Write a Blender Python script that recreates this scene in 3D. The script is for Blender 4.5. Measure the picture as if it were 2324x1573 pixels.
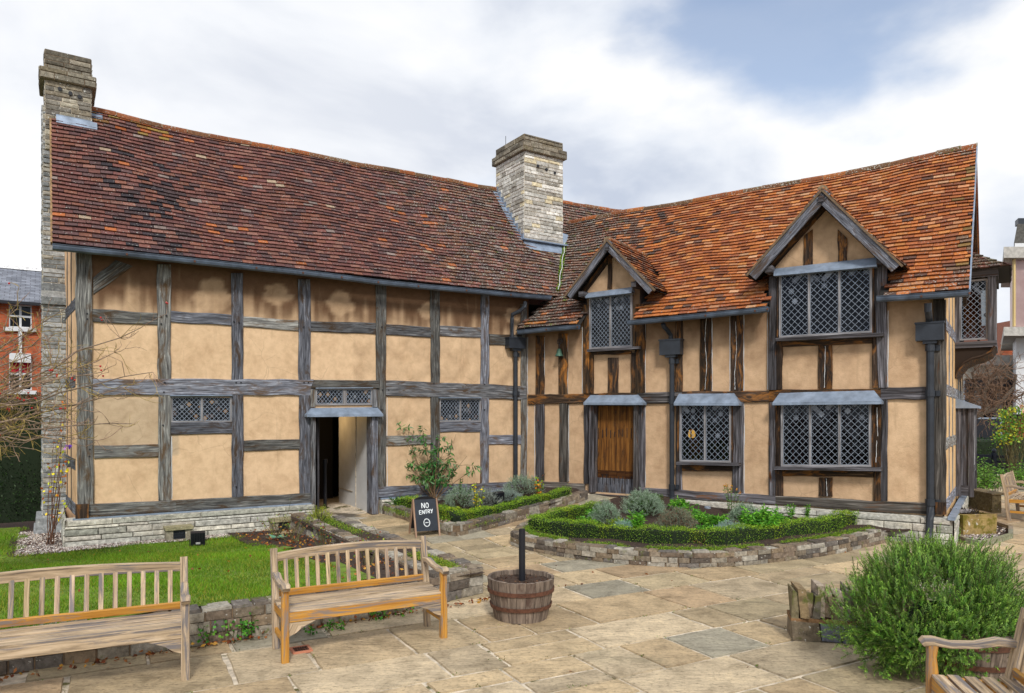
import bpy, math, random
import numpy as np
from mathutils import Vector
for o in list(bpy.data.objects): bpy.data.objects.remove(o)
scene = bpy.context.scene
random.seed(7); rnd = random.random
def ru(a, b): return a+(b-a)*random.random()
# ------------------------------------------------------------------ camera, sky, sun, exposure
F=1640.0; HY=942.0; CX=1162.0; H=2.1
cam = bpy.data.cameras.new('camera'); camo = bpy.data.objects.new('camera', cam)
scene.collection.objects.link(camo); scene.camera = camo
camo.location=(0,0,H); camo.rotation_euler=(math.radians(90),0,0)
cam.sensor_width=36; cam.lens=F/2324*36; cam.shift_y=(HY-786.5)/2324; cam.clip_start=.05; cam.clip_end=3000
SUN_EL=math.radians(42); SUN_AZ=math.radians(8)   # azimuth measured from -Y (behind the camera) towards +X
world = bpy.data.worlds.new("World"); scene.world=world; world.use_nodes=True
def world_setup():
    nt=world.node_tree; N=nt.nodes; L=nt.links; N.clear()
    out=N.new('ShaderNodeOutputWorld')
    sky=N.new('ShaderNodeTexSky'); sky.sky_type='NISHITA'; sky.sun_disc=False
    sky.sun_elevation=SUN_EL; sky.sun_rotation=math.pi-SUN_AZ
    bg=N.new('ShaderNodeBackground'); L.new(sky.outputs[0],bg.inputs[0]); bg.inputs[1].default_value=.15
    tc=N.new('ShaderNodeTexCoord'); mp=N.new('ShaderNodeMapping'); mp.inputs['Scale'].default_value=(1.0,1.0,1.9); mp.inputs['Location'].default_value=(3.1,.4,.2)
    L.new(tc.outputs['Generated'],mp.inputs[0])
    n1=N.new('ShaderNodeTexNoise'); n1.inputs['Scale'].default_value=2.9; n1.inputs['Detail'].default_value=8; n1.inputs['Roughness'].default_value=.50; n1.inputs['Distortion'].default_value=.25
    L.new(mp.outputs[0],n1.inputs['Vector'])
    # grey-to-white cloud tone
    r1=N.new('ShaderNodeValToRGB'); e=r1.color_ramp.elements
    e[0].position=.37; e[0].color=(.55,.61,.73,1); e[1].position=.59; e[1].color=(1.0,1.0,1.0,1)
    e2=e.new(.48); e2.color=(.80,.84,.91,1)
    L.new(n1.outputs[0],r1.inputs[0])
    # brighter veil towards the left, thin blue gap at the upper right
    def dirmask(v,a,b):
        d=N.new('ShaderNodeVectorMath'); d.operation='DOT_PRODUCT'; d.inputs[1].default_value=Vector(v).normalized()
        L.new(tc.outputs['Generated'],d.inputs[0])
        m=N.new('ShaderNodeMapRange'); m.interpolation_type='SMOOTHSTEP'; m.inputs[1].default_value=a; m.inputs[2].default_value=b
        L.new(d.outputs['Value'],m.inputs[0]); return m.outputs[0]
    left=dirmask((-.55,1,.42),.80,.99)
    mx=N.new('ShaderNodeMixRGB'); mx.inputs[2].default_value=(.97,.97,.98,1); L.new(r1.outputs[0],mx.inputs[1])
    ml=N.new('ShaderNodeMath'); ml.operation='MULTIPLY'; ml.inputs[1].default_value=.45; L.new(left,ml.inputs[0]); L.new(ml.outputs[0],mx.inputs[0])
    bgc=N.new('ShaderNodeBackground'); L.new(mx.outputs[0],bgc.inputs[0]); bgc.inputs[1].default_value=.86
    gap=dirmask((.47,1,.64),.964,1.0)
    n2=N.new('ShaderNodeTexNoise'); n2.inputs['Scale'].default_value=3.2; n2.inputs['Detail'].default_value=6
    mp2=N.new('ShaderNodeMapping'); mp2.inputs['Scale'].default_value=(1,1,2.0); mp2.inputs['Location'].default_value=(.7,2.2,1.4); L.new(tc.outputs['Generated'],mp2.inputs[0]); L.new(mp2.outputs[0],n2.inputs['Vector'])
    ad=N.new('ShaderNodeMath'); ad.operation='MULTIPLY_ADD'; ad.inputs[1].default_value=3.4; ad.inputs[2].default_value=-1.75
    L.new(n2.outputs[0],ad.inputs[0])
    ad2=N.new('ShaderNodeMath'); ad2.operation='ADD'; L.new(ad.outputs[0],ad2.inputs[0]); L.new(gap,ad2.inputs[1])
    mr=N.new('ShaderNodeMapRange'); mr.interpolation_type='SMOOTHSTEP'; mr.inputs[1].default_value=.25; mr.inputs[2].default_value=1.15; mr.inputs[4].default_value=.78
    L.new(ad2.outputs[0],mr.inputs[0])
    mix=N.new('ShaderNodeMixShader'); L.new(mr.outputs[0],mix.inputs[0]); L.new(bgc.outputs[0],mix.inputs[1]); L.new(bg.outputs[0],mix.inputs[2])
    L.new(mix.outputs[0],out.inputs[0])
world_setup()
sun=bpy.data.lights.new('sun','SUN'); sun.energy=2.1; sun.angle=math.radians(10); sun.color=(1,.96,.90)
suno=bpy.data.objects.new('sun',sun); scene.collection.objects.link(suno)
sd=Vector((math.sin(SUN_AZ)*math.cos(SUN_EL),-math.cos(SUN_AZ)*math.cos(SUN_EL),math.sin(SUN_EL)))
suno.rotation_euler=sd.to_track_quat('Z','Y').to_euler(); suno.location=(0,-5,30)
scene.view_settings.view_transform='Standard'; scene.view_settings.look='None'; scene.view_settings.exposure=0.30; scene.view_settings.gamma=1
scene.render.engine='CYCLES'
scene.render.resolution_x=1024; scene.render.resolution_y=693
# ------------------------------------------------------------------ measuring helpers
def V2(x,y): return Vector((x,y,0))
Z=Vector((0,0,1))
aA=math.atan((3700-CX)/F); dA=V2(math.sin(aA),math.cos(aA)); nA=V2(-dA.y,dA.x)
aB=math.atan((-1230-CX)/F); dB=V2(-math.sin(aB),-math.cos(aB)); nB=V2(-dB.y,dB.x)
CA=V2(-6.953,11.529); IN=V2(.317,16.227); KB=V2(6.975,11.661)
class Wall:
    """a vertical plane: P0 + u*d + z*Z + o*out"""
    def __init__(s,P0,d,out): s.P=P0; s.d=d; s.o=out
    def pt(s,u,z,o=0): return s.P+s.d*u+s.o*o+Z*z
    def uz(s,x,y,o=0):
        Q=s.P+s.o*o; r=(x-CX)/F
        t=(r*Q.y-Q.x)/(s.d.x-r*s.d.y); Y=Q.y+s.d.y*t
        return t,H-(y-HY)/F*Y
WA=Wall(CA,dA,-nA); WB=Wall(IN,dB,-nB)
WE=Wall(KB,nB,dB)        # right gable end of wing B, u runs backwards
WL=Wall(CA,(nA-dA*.06).normalized(),-(dA+nA*.06).normalized())       # left gable end of wing A
def gz(x,y):             # level of the paving
    s=max(0,min(1.05,(y-10.5)/4.5)); f=1/(1+((x-2.1)/5.0)**2)
    return .42*s*s*f if y<16 else .42*1.1*f*max(0,1-(y-16)/6)
def gp(x,y,dz=0):
    lo,hi=1.0,40.0
    for i in range(50):
        Y=(lo+hi)/2; X=(x-CX)/F*Y; zr=H-(y-HY)/F*Y
        if zr>gz(X,Y)+dz: lo=Y
        else: hi=Y
    return Vector((X,Y,gz(X,Y)+dz))
def A2(u,b,z=0): return CA+dA*u+nA*b+Z*z
def B2(u,b,z=0): return IN+dB*u+nB*b+Z*z
def toA(p): q=Vector((p[0]-CA.x,p[1]-CA.y,0)); return q.dot(dA),q.dot(nA)
def toB(p): q=Vector((p[0]-IN.x,p[1]-IN.y,0)); return q.dot(dB),q.dot(nB)
# crops of the photograph used while measuring -> common pixel frame
def crop(rx,ry,s): return lambda x,y:((rx+x/s)/1.7625,(ry+y/s)/1.7625)
c1=crop(2900,500,1.5727); c2=crop(2000,1200,1.43); c3=crop(2900,1300,1.5727); c4=crop(1900,400,1.573)
cl=crop(0,900,1.21); cm=crop(1000,900,1.21); cr=crop(0,100,1.573); cf=crop(0,1900,1.8036); cbn=crop(1000,1900,1.788)
cs=crop(1500,1650,2.734); ck=crop(2100,1850,2.582); co=crop(3796,850,2.42); cq=crop(3796,1500,2.0967); cv=crop(1050,1950,2.582)
ct=crop(0,1100,2.247); cz=crop(2900,2000,1.943)
# ------------------------------------------------------------------ mesh builder
class MB:
    def __init__(s): s.v=[]; s.f=[]; s.uv=[]; s.c=[]; s.m=[]
    def poly(s,pts,uv=None,col=(1,1,1,0),m=0):
        i=len(s.v); s.v.extend([tuple(p) for p in pts]); n=len(pts)
        s.f.append(tuple(range(i,i+n)))
        if uv is None: uv=[(0,0)]*n
        s.uv.extend(uv); s.c.append(col if len(col)==4 else (*col,0)); s.m.append(m)
    def quadgrid(s,rows,col=(1,1,1,0),m=0,uvs=1.0,u0=0,v0=0):
        """rows: list of lists of points, shared vertices"""
        i=len(s.v); nr=len(rows); nc=len(rows[0])
        for r in rows: s.v.extend([tuple(p) for p in r])
        for a in range(nr-1):
            for b in range(nc-1):
                s.f.append((i+a*nc+b,i+a*nc+b+1,i+(a+1)*nc+b+1,i+(a+1)*nc+b))
                s.uv.extend([(u0+a*uvs,v0+b*uvs),(u0+a*uvs,v0+(b+1)*uvs),(u0+(a+1)*uvs,v0+(b+1)*uvs),(u0+(a+1)*uvs,v0+b*uvs)])
                cc=col(a,b) if callable(col) else col
                s.c.append(cc if len(cc)==4 else (*cc,0)); s.m.append(m)
    def box(s,c,ax,ay,az,col=(1,1,1,0),m=0,jit=0,skip=()):
        """centre and three half-extent vectors; grain runs along the longest"""
        c=Vector(c); ax,ay,az=Vector(ax),Vector(ay),Vector(az)
        P={}
        for i in (-1,1):
            for j in (-1,1):
                for k in (-1,1):
                    p=c+ax*i+ay*j+az*k
                    if jit: p=p+Vector((ru(-jit,jit),ru(-jit,jit),ru(-jit,jit)))
                    P[i,j,k]=p
        lens=[ax.length,ay.length,az.length]; lg=lens.index(max(lens)); ou=rnd()*20; ov=rnd()*20
        F6=[((-1,-1,-1),(-1,-1,1),(-1,1,1),(-1,1,-1)),((1,-1,-1),(1,1,-1),(1,1,1),(1,-1,1)),
            ((-1,-1,-1),(1,-1,-1),(1,-1,1),(-1,-1,1)),((-1,1,-1),(-1,1,1),(1,1,1),(1,1,-1)),
            ((-1,-1,-1),(-1,1,-1),(1,1,-1),(1,-1,-1)),((-1,-1,1),(1,-1,1),(1,1,1),(-1,1,1))]
        for fi,f in enumerate(F6):
            if fi in skip: continue
            fa=fi//2
            uv=[]
            for k in f:
                co_=[k[0]*lens[0],k[1]*lens[1],k[2]*lens[2]]
                if fa==lg:
                    a,b=[x for x in range(3) if x!=lg]; uv.append((ou+co_[a]*.3,ov+co_[b]))
                else:
                    b=[x for x in range(3) if x!=lg and x!=fa][0]; uv.append((ou+co_[lg],ov+co_[b]+fa*.37))
            s.poly([P[k] for k in f],uv,col,m)
    def bar(s,p,q,w,h,up=Z,col=(1,1,1,0),m=0):
        p,q=Vector(p),Vector(q); d=(q-p); L=d.length
        if L<1e-6: return
        d/=L; x=d.cross(up)
        if x.length<1e-4: x=d.cross(Vector((0,1,0)))
        x.normalize(); y=x.cross(d)
        s.box((p+q)/2,d*L/2,x*w/2,y*h/2,col,m)
    def tube(s,pts,rad,n=8,col=(1,1,1,0),m=0,cap=True):
        pts=[Vector(p) for p in pts]
        if not hasattr(rad,'__len__'): rad=[rad]*len(pts)
        ref=Z; rings=[]; L=0; us=[]
        for i,p in enumerate(pts):
            d=(pts[min(i+1,len(pts)-1)]-pts[max(i-1,0)]).normalized()
            x=d.cross(ref)
            if x.length<.05: x=d.cross(Vector((1,0,0)))
            x.normalize(); y=d.cross(x)
            if i: L+=(p-pts[i-1]).length
            us.append(L)
            rings.append([p+(x*math.cos(2*math.pi*k/n)+y*math.sin(2*math.pi*k/n))*rad[i] for k in range(n)])
        i0=len(s.v)
        for r in rings: s.v.extend([tuple(q) for q in r])
        for a in range(len(rings)-1):
            for b in range(n):
                b2=(b+1)%n
                s.f.append((i0+a*n+b,i0+a*n+b2,i0+(a+1)*n+b2,i0+(a+1)*n+b))
                s.uv.extend([(us[a],b*.05),(us[a],(b+1)*.05),(us[a+1],(b+1)*.05),(us[a+1],b*.05)])
                s.c.append(col if len(col)==4 else (*col,0)); s.m.append(m)
        if cap:
            s.poly(rings[-1],None,col,m); s.poly(rings[0][::-1],None,col,m)
    def lathe(s,c,prof,n=24,col=(1,1,1,0),m=0,colf=None):
        c=Vector(c); rows=[]
        for r,z in prof: rows.append([c+Vector((r*math.cos(2*math.pi*k/n),r*math.sin(2*math.pi*k/n),z)) for k in range(n+1)])
        for a in range(len(rows)-1):
            for b in range(n):
                s.poly([rows[a][b],rows[a][b+1],rows[a+1][b+1],rows[a+1][b]],[(prof[a][1],b*.11),(prof[a][1],b*.11+.11),(prof[a+1][1],b*.11+.11),(prof[a+1][1],b*.11)],colf(b) if colf else col,m)
    def build(s,name,mats,parent=None,smooth=False,bevel=0,weld=False):
        me=bpy.data.meshes.new(name); me.from_pydata(s.v,[],s.f); 
        if not isinstance(mats,(list,tuple)): mats=[mats]
        for mt in mats: me.materials.append(mt)
        n=len(s.f)
        if n:
            uvl=me.uv_layers.new(name='UVMap'); uvl.data.foreach_set('uv',np.array(s.uv,dtype=np.float32).ravel())
            at=me.attributes.new('Col','FLOAT_COLOR','FACE'); at.data.foreach_set('color',np.array(s.c,dtype=np.float32).ravel())
            me.polygons.foreach_set('material_index',np.array(s.m,dtype=np.int32))
            if smooth: me.polygons.foreach_set('use_smooth',np.ones(n,dtype=bool))
        me.update()
        o=bpy.data.objects.new(name,me); scene.collection.objects.link(o)
        if parent is not None: adopt(o,parent)
        if bevel:
            md=o.modifiers.new('bevel','BEVEL'); md.width=bevel; md.segments=1; md.limit_method='ANGLE'
        return o
def wm(o):
    if o.parent is None: return o.matrix_basis.copy()
    return wm(o.parent)@o.matrix_parent_inverse@o.matrix_basis
def adopt(o,parent):
    o.parent=parent; o.matrix_parent_inverse=wm(parent).inverted()
def quadsoup(name,V,nv,cols,mat,parent=None):
    """V: (n*nv,3) array, faces of nv verts, colour per face"""
    n=len(V)//nv; me=bpy.data.meshes.new(name)
    me.vertices.add(len(V)); me.vertices.foreach_set('co',np.asarray(V,dtype=np.float32).ravel())
    me.loops.add(n*nv); me.loops.foreach_set('vertex_index',np.arange(n*nv,dtype=np.int32))
    me.polygons.add(n); me.polygons.foreach_set('loop_start',np.arange(0,n*nv,nv,dtype=np.int32)); me.polygons.foreach_set('loop_total',np.full(n,nv,dtype=np.int32))
    me.update(calc_edges=True)
    at=me.attributes.new('Col','FLOAT_COLOR','FACE'); c=np.ones((n,4),dtype=np.float32); c[:,:3]=cols; at.data.foreach_set('color',c.ravel())
    me.materials.append(mat)
    o=bpy.data.objects.new(name,me); scene.collection.objects.link(o)
    if parent is not None: adopt(o,parent)
    return o
def tag(o,label=None,cat=None,group=None,kind=None):
    if label: o['label']=label
    if cat: o['category']=cat
    if group: o['group']=group
    if kind: o['kind']=kind
    return o
def empty(name,loc,label,cat,group=None):
    o=bpy.data.objects.new(name,None); scene.collection.objects.link(o); o.location=loc; o.empty_display_size=.1
    return tag(o,label,cat,group)
# ------------------------------------------------------------------ materials
def srgb(r,g,b):
    f=lambda c:(c/255/12.92 if c/255<=.04045 else ((c/255+.055)/1.055)**2.4)
    return (f(r),f(g),f(b))
def newmat(name):
    m=bpy.data.materials.new(name); m.use_nodes=True; nt=m.node_tree
    return m,nt,nt.nodes,nt.links,nt.nodes['Principled BSDF']
def ramp(N,stops):
    r=N.new('ShaderNodeValToRGB'); e=r.color_ramp.elements
    while len(e)<len(stops): e.new(.5)
    for i,(p,c) in enumerate(stops): e[i].position=p; e[i].color=(*c,1)
    return r
def noise(N,L,vec,scale,detail=4,rough=.55,dist=0):
    n=N.new('ShaderNodeTexNoise'); n.inputs['Scale'].default_value=scale; n.inputs['Detail'].default_value=detail; n.inputs['Roughness'].default_value=rough; n.inputs['Distortion'].default_value=dist
    if vec is not None: L.new(vec,n.inputs['Vector'])
    return n.outputs[0]
def mulcol(N,L,a,b,fac=1,mode='MULTIPLY'):
    m=N.new('ShaderNodeMixRGB'); m.blend_type=mode
    if hasattr(fac,'links'): L.new(fac,m.inputs[0])
    else: m.inputs[0].default_value=fac
    for i,x in ((1,a),(2,b)):
        if isinstance(x,tuple): m.inputs[i].default_value=(*x[:3],1)
        else: L.new(x,m.inputs[i])
    return m.outputs[0]
def bump(N,L,h,b,strength=.4,dist=.01):
    n=N.new('ShaderNodeBump'); n.inputs['Strength'].default_value=strength; n.inputs['Distance'].default_value=dist
    L.new(h,n.inputs['Height']); L.new(n.outputs[0],b.inputs['Normal'])
def attr(N): 
    a=N.new('ShaderNodeAttribute'); a.attribute_name='Col'; return a
def thresh(N,L,v,a,b):
    m=N.new('ShaderNodeMapRange'); m.inputs[1].default_value=a; m.inputs[2].default_value=b; L.new(v,m.inputs[0]); return m.outputs[0]
def wood(name,cols,patch=None,pa=(.5,.6),rough=.8,gs=(1.2,26),bs=.5,crack=.8,pst=(2.0,7)):
    m,nt,N,L,b=newmat(name)
    uv=N.new('ShaderNodeUVMap'); uv.uv_map='UVMap'
    mp=N.new('ShaderNodeMapping'); mp.inputs['Scale'].default_value=(gs[0],gs[1],1); L.new(uv.outputs[0],mp.inputs[0])
    g=noise(N,L,mp.outputs[0],1.0,7,.65,.6)
    r=ramp(N,[(.3+.4*i/(len(cols)-1),c) for i,c in enumerate(cols)]); L.new(g,r.inputs[0])
    c=r.outputs[0]
    if patch:
        mp2=N.new('ShaderNodeMapping'); mp2.inputs['Scale'].default_value=(pst[0],pst[1],1); mp2.inputs['Location'].default_value=(4,8,0); L.new(uv.outputs[0],mp2.inputs[0])
        p=noise(N,L,mp2.outputs[0],1.0,6,.7,.8); t=thresh(N,L,p,*pa)
        c=mulcol(N,L,c,patch,t,'MIX')
    mp3=N.new('ShaderNodeMapping'); mp3.inputs['Scale'].default_value=(gs[0]*.8,gs[1]*2.2,1); mp3.inputs['Location'].default_value=(9,1,0); L.new(uv.outputs[0],mp3.inputs[0])
    k=noise(N,L,mp3.outputs[0],1.0,5,.6,.3); kt=thresh(N,L,k,.36,.30)
    km=N.new('ShaderNodeMath'); km.operation='MULTIPLY'; km.inputs[1].default_value=crack; L.new(kt,km.inputs[0])
    c=mulcol(N,L,c,(.012,.010,.010),km.outputs[0],'MIX')
    a=attr(N); c=mulcol(N,L,c,a.outputs['Color'])
    L.new(c,b.inputs['Base Color']); b.inputs['Roughness'].default_value=rough; b.inputs['Specular IOR Level'].default_value=.25
    bump(N,L,g,b,bs,.012)
    return m
def stoneish(name,tint=(1,1,1),spots=(.75,.75,.7),sa=(.62,.68),scale=14,bs=.8,rough=.9,dark=(.50,1.45),moss=None):
    m,nt,N,L,b=newmat(name)
    tc=N.new('ShaderNodeTexCoord'); a=attr(N)
    n=noise(N,L,tc.outputs['Object'],scale,7,.65)
    r=ramp(N,[(.3,(dark[0],)*3),(.7,(dark[1],)*3)]); L.new(n,r.inputs[0])
    c=mulcol(N,L,a.outputs['Color'],r.outputs[0]); c=mulcol(N,L,c,tint)
    n2=noise(N,L,tc.outputs['Object'],scale*1.7,3,.5); t=thresh(N,L,n2,*sa)
    tm=N.new('ShaderNodeMath'); tm.operation='MULTIPLY'; tm.inputs[1].default_value=.75; L.new(t,tm.inputs[0])
    c=mulcol(N,L,c,spots,tm.outputs[0],'MIX')
    if moss:
        n3=noise(N,L,tc.outputs['Object'],3.5,6,.7); t3=thresh(N,L,n3,moss[1],moss[1]+.08)
        c=mulcol(N,L,c,moss[0],t3,'MIX')
    L.new(c,b.inputs['Base Color']); b.inputs['Roughness'].default_value=rough; b.inputs['Specular IOR Level'].default_value=.25
    bump(N,L,n,b,bs,.02)
    return m
def plain(name,col,rough=.6,metal=0,spec=.4,var=0,vs=8,useattr=False,bs=0):
    m,nt,N,L,b=newmat(name)
    b.inputs['Roughness'].default_value=rough; b.inputs['Metallic'].default_value=metal; b.inputs['Specular IOR Level'].default_value=spec
    c=None
    if var or bs:
        tc=N.new('ShaderNodeTexCoord'); n=noise(N,L,tc.outputs['Object'],vs,6,.6)
    if var:
        r=ramp(N,[(.32,tuple(x*(1-var) for x in col)),(.68,tuple(min(1,x*(1+var)) for x in col))]); L.new(n,r.inputs[0]); c=r.outputs[0]
    if useattr:
        a=attr(N); c=mulcol(N,L,c if c else tuple(col),a.outputs['Color'])
    if c: L.new(c,b.inputs['Base Color'])
    else: b.inputs['Base Color'].default_value=(*col,1)
    if bs: bump(N,L,n,b,bs,.01)
    return m
def leafmat(name,rough=.5,trans=.25):
    m,nt,N,L,b=newmat(name); a=attr(N)
    L.new(a.outputs['Color'],b.inputs['Base Color']); b.inputs['Roughness'].default_value=rough; b.inputs['Specular IOR Level'].default_value=.3
    tr=N.new('ShaderNodeBsdfTranslucent'); L.new(a.outputs['Color'],tr.inputs[0])
    mx=N.new('ShaderNodeMixShader'); mx.inputs[0].default_value=trans
    out=[x for x in N if x.type=='OUTPUT_MATERIAL'][0]
    L.new(b.outputs[0],mx.inputs[1]); L.new(tr.outputs[0],mx.inputs[2]); L.new(mx.outputs[0],out.inputs[0]); return m
def plaster_mat(name):
    m,nt,N,L,b=newmat(name); tc=N.new('ShaderNodeTexCoord'); a=attr(N)
    n=noise(N,L,tc.outputs['Object'],2.2,8,.62,.4)
    r=ramp(N,[(.28,(.80,.76,.73)),(.5,(1,1,1)),(.72,(1.08,1.09,1.11))]); L.new(n,r.inputs[0])
    c=mulcol(N,L,a.outputs['Color'],r.outputs[0])
    n2=noise(N,L,tc.outputs['Object'],9,5,.6); r2=ramp(N,[(.3,(.88,.87,.85)),(.6,(1.03,1.03,1.03))]); L.new(n2,r2.inputs[0])
    c=mulcol(N,L,c,r2.outputs[0])
    mp=N.new('ShaderNodeMapping'); mp.inputs['Scale'].default_value=(7,7,.9); L.new(tc.outputs['Object'],mp.inputs[0])
    n3=noise(N,L,mp.outputs[0],1.0,5,.6); t=thresh(N,L,n3,.60,.74)
    tm=N.new('ShaderNodeMath'); tm.operation='MULTIPLY'; tm.inputs[1].default_value=.35; L.new(t,tm.inputs[0])
    c=mulcol(N,L,c,(.30,.20,.12),tm.outputs[0],'MIX')
    vd=N.new('ShaderNodeMixRGB'); vd.inputs[0].default_value=.12; L.new(tc.outputs['Object'],vd.inputs[1]); nv=N.new('ShaderNodeTexNoise'); nv.inputs['Scale'].default_value=3; nv.inputs['Detail'].default_value=5; L.new(tc.outputs['Object'],nv.inputs['Vector']); L.new(nv.outputs['Color'],vd.inputs[2])
    vo=N.new('ShaderNodeTexVoronoi'); vo.feature='DISTANCE_TO_EDGE'; vo.inputs['Scale'].default_value=1.5; L.new(vd.outputs[0],vo.inputs['Vector']); tcK=thresh(N,L,vo.outputs['Distance'],.010,.004); nk=noise(N,L,tc.outputs['Object'],1.7,3,.5); tk=thresh(N,L,nk,.50,.60); mk=N.new('ShaderNodeMath'); mk.operation='MULTIPLY'; L.new(tcK,mk.inputs[0]); L.new(tk,mk.inputs[1]); mk2=N.new('ShaderNodeMath'); mk2.operation='MULTIPLY'; mk2.inputs[1].default_value=.20; L.new(mk.outputs[0],mk2.inputs[0]); c=mulcol(N,L,c,(.16,.10,.06),mk2.outputs[0],'MIX')
    L.new(c,b.inputs['Base Color']); b.inputs['Roughness'].default_value=.92; b.inputs['Specular IOR Level'].default_value=.15
    n7=noise(N,L,tc.outputs['Object'],38,4,.7); hh=N.new('ShaderNodeMath'); hh.operation='ADD'; L.new(n2,hh.inputs[0]); L.new(n7,hh.inputs[1]); bump(N,L,hh.outputs[0],b,.55,.010); return m
def tile_mat(name):
    m,nt,N,L,b=newmat(name); tc=N.new('ShaderNodeTexCoord'); a=attr(N)
    n=noise(N,L,tc.outputs['Object'],26,5,.65); r=ramp(N,[(.3,(.40,.38,.37)),(.7,(.92,.88,.84))]); L.new(n,r.inputs[0])
    c=mulcol(N,L,a.outputs['Color'],r.outputs[0])
    # lichen specks and moss, as dense as the tile's alpha says
    n2=noise(N,L,tc.outputs['Object'],34,2,.5)
    s=N.new('ShaderNodeMath'); s.operation='MULTIPLY_ADD'; s.inputs[1].default_value=-.17; s.inputs[2].default_value=.73; L.new(a.outputs['Alpha'],s.inputs[0])
    g=N.new('ShaderNodeMath'); g.operation='GREATER_THAN'; L.new(n2,g.inputs[0]); L.new(s.outputs[0],g.inputs[1])
    c=mulcol(N,L,c,(.42,.41,.36),g.outputs[0],'MIX')
    n3=noise(N,L,tc.outputs['Object'],5,6,.75)
    s3=N.new('ShaderNodeMath'); s3.operation='MULTIPLY_ADD'; s3.inputs[1].default_value=-.24; s3.inputs[2].default_value=.80; L.new(a.outputs['Alpha'],s3.inputs[0])
    g3=N.new('ShaderNodeMath'); g3.operation='GREATER_THAN'; L.new(n3,g3.inputs[0]); L.new(s3.outputs[0],g3.inputs[1])
    c=mulcol(N,L,c,(.09,.12,.02),g3.outputs[0],'MIX')
    L.new(c,b.inputs['Base Color']); b.inputs['Roughness'].default_value=.75; b.inputs['Specular IOR Level'].default_value=.3
    bump(N,L,n,b,.4,.006); return m
def glass_mat(name,tint=(.22,.24,.25)):
    m,nt,N,L,b=newmat(name); N.remove(b)
    out=[x for x in N if x.type=='OUTPUT_MATERIAL'][0]
    t=N.new('ShaderNodeBsdfTransparent'); t.inputs[0].default_value=(*tint,1)
    g=N.new('ShaderNodeBsdfGlossy'); g.inputs['Roughness'].default_value=.03; g.inputs[0].default_value=(.42,.46,.52,1)
    f=N.new('ShaderNodeFresnel'); f.inputs[0].default_value=1.5
    tc=N.new('ShaderNodeTexCoord'); nn=noise(N,L,tc.outputs['Object'],9,2,.5); bp=N.new('ShaderNodeBump'); bp.inputs['Strength'].default_value=.08; bp.inputs['Distance'].default_value=.02; L.new(nn,bp.inputs['Height']); L.new(bp.outputs[0],g.inputs['Normal'])
    mx=N.new('ShaderNodeMixShader'); L.new(f.outputs[0],mx.inputs[0]); L.new(t.outputs[0],mx.inputs[1]); L.new(g.outputs[0],mx.inputs[2]); L.new(mx.outputs[0],out.inputs[0]); return m
def lamp_mat(name,col,e):
    m,nt,N,L,b=newmat(name); b.inputs['Base Color'].default_value=(*col,1); b.inputs['Emission Color'].default_value=(*col,1); b.inputs['Emission Strength'].default_value=e; return m
def slab_mat(name):
    m,nt,N,L,b=newmat(name); tc=N.new('ShaderNodeTexCoord'); a=attr(N)
    n=noise(N,L,tc.outputs['Object'],3.2,9,.68,.5); r=ramp(N,[(.28,(.55,.53,.49)),(.5,(.98,.97,.95)),(.74,(1.30,1.27,1.20))]); L.new(n,r.inputs[0])
    c=mulcol(N,L,a.outputs['Color'],r.outputs[0])
    n2=noise(N,L,tc.outputs['Object'],30,5,.7); r2=ramp(N,[(.28,(.50,.48,.46)),(.48,(1.0,1.0,.99)),(.7,(1.12,1.12,1.1))]); L.new(n2,r2.inputs[0]); c=mulcol(N,L,c,r2.outputs[0])
    mpf=N.new('ShaderNodeMapping'); mpf.inputs['Rotation'].default_value=(0,0,.5); mpf.inputs['Scale'].default_value=(9,26,10); L.new(tc.outputs['Object'],mpf.inputs[0]); nf=noise(N,L,mpf.outputs[0],1.0,3,.6,1.0); tf=thresh(N,L,nf,.60,.68); mf=N.new('ShaderNodeMath'); mf.operation='MULTIPLY'; mf.inputs[1].default_value=.45; L.new(tf,mf.inputs[0]); c=mulcol(N,L,c,(.10,.075,.05),mf.outputs[0],'MIX')
    n4=noise(N,L,tc.outputs['Object'],.9,5,.6); t=thresh(N,L,n4,.56,.72)
    tm=N.new('ShaderNodeMath'); tm.operation='MULTIPLY'; tm.inputs[1].default_value=.35; L.new(t,tm.inputs[0]); c=mulcol(N,L,c,(.20,.19,.12),tm.outputs[0],'MIX')
    L.new(c,b.inputs['Base Color']); b.inputs['Specular IOR Level'].default_value=.35
    rr=ramp(N,[(.3,(.45,)*3),(.7,(.85,)*3)]); L.new(n,rr.inputs[0]); L.new(rr.outputs[0],b.inputs['Roughness'])
    mp=N.new('ShaderNodeMapping'); mp.inputs['Rotation'].default_value=(0,0,.55); mp.inputs['Scale'].default_value=(3,9,4); L.new(tc.outputs['Object'],mp.inputs[0])
    n5=noise(N,L,mp.outputs[0],1.0,8,.65,1.2); bump(N,L,n5,b,1.0,.03); return m
M={}
M['plaster']=plaster_mat('lime_plaster')
M['oak']=wood('weathered_grey_oak',[(.02,.02,.022),(.085,.088,.105),(.19,.20,.235),(.42,.44,.50)],patch=(.085,.055,.036),pa=(.50,.64),gs=(2.6,42),bs=.9)
M['oakB']=wood('dark_brown_oak',[(.008,.006,.005),(.022,.014,.010),(.055,.034,.022),(.15,.10,.07)],patch=(.32,.13,.028),pa=(.50,.70),gs=(2.0,34),crack=.6)
M['oakD']=wood('silvered_dark_oak',[(.012,.011,.011),(.042,.038,.04),(.11,.105,.115),(.27,.26,.29)],patch=(.12,.05,.018),pa=(.58,.7))
M['door']=wood('orange_oak_boards',[(.03,.012,.004),(.12,.045,.009),(.24,.10,.02),(.36,.19,.05)],patch=(.05,.025,.012),pa=(.5,.68),gs=(.9,18),crack=.8)
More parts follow.
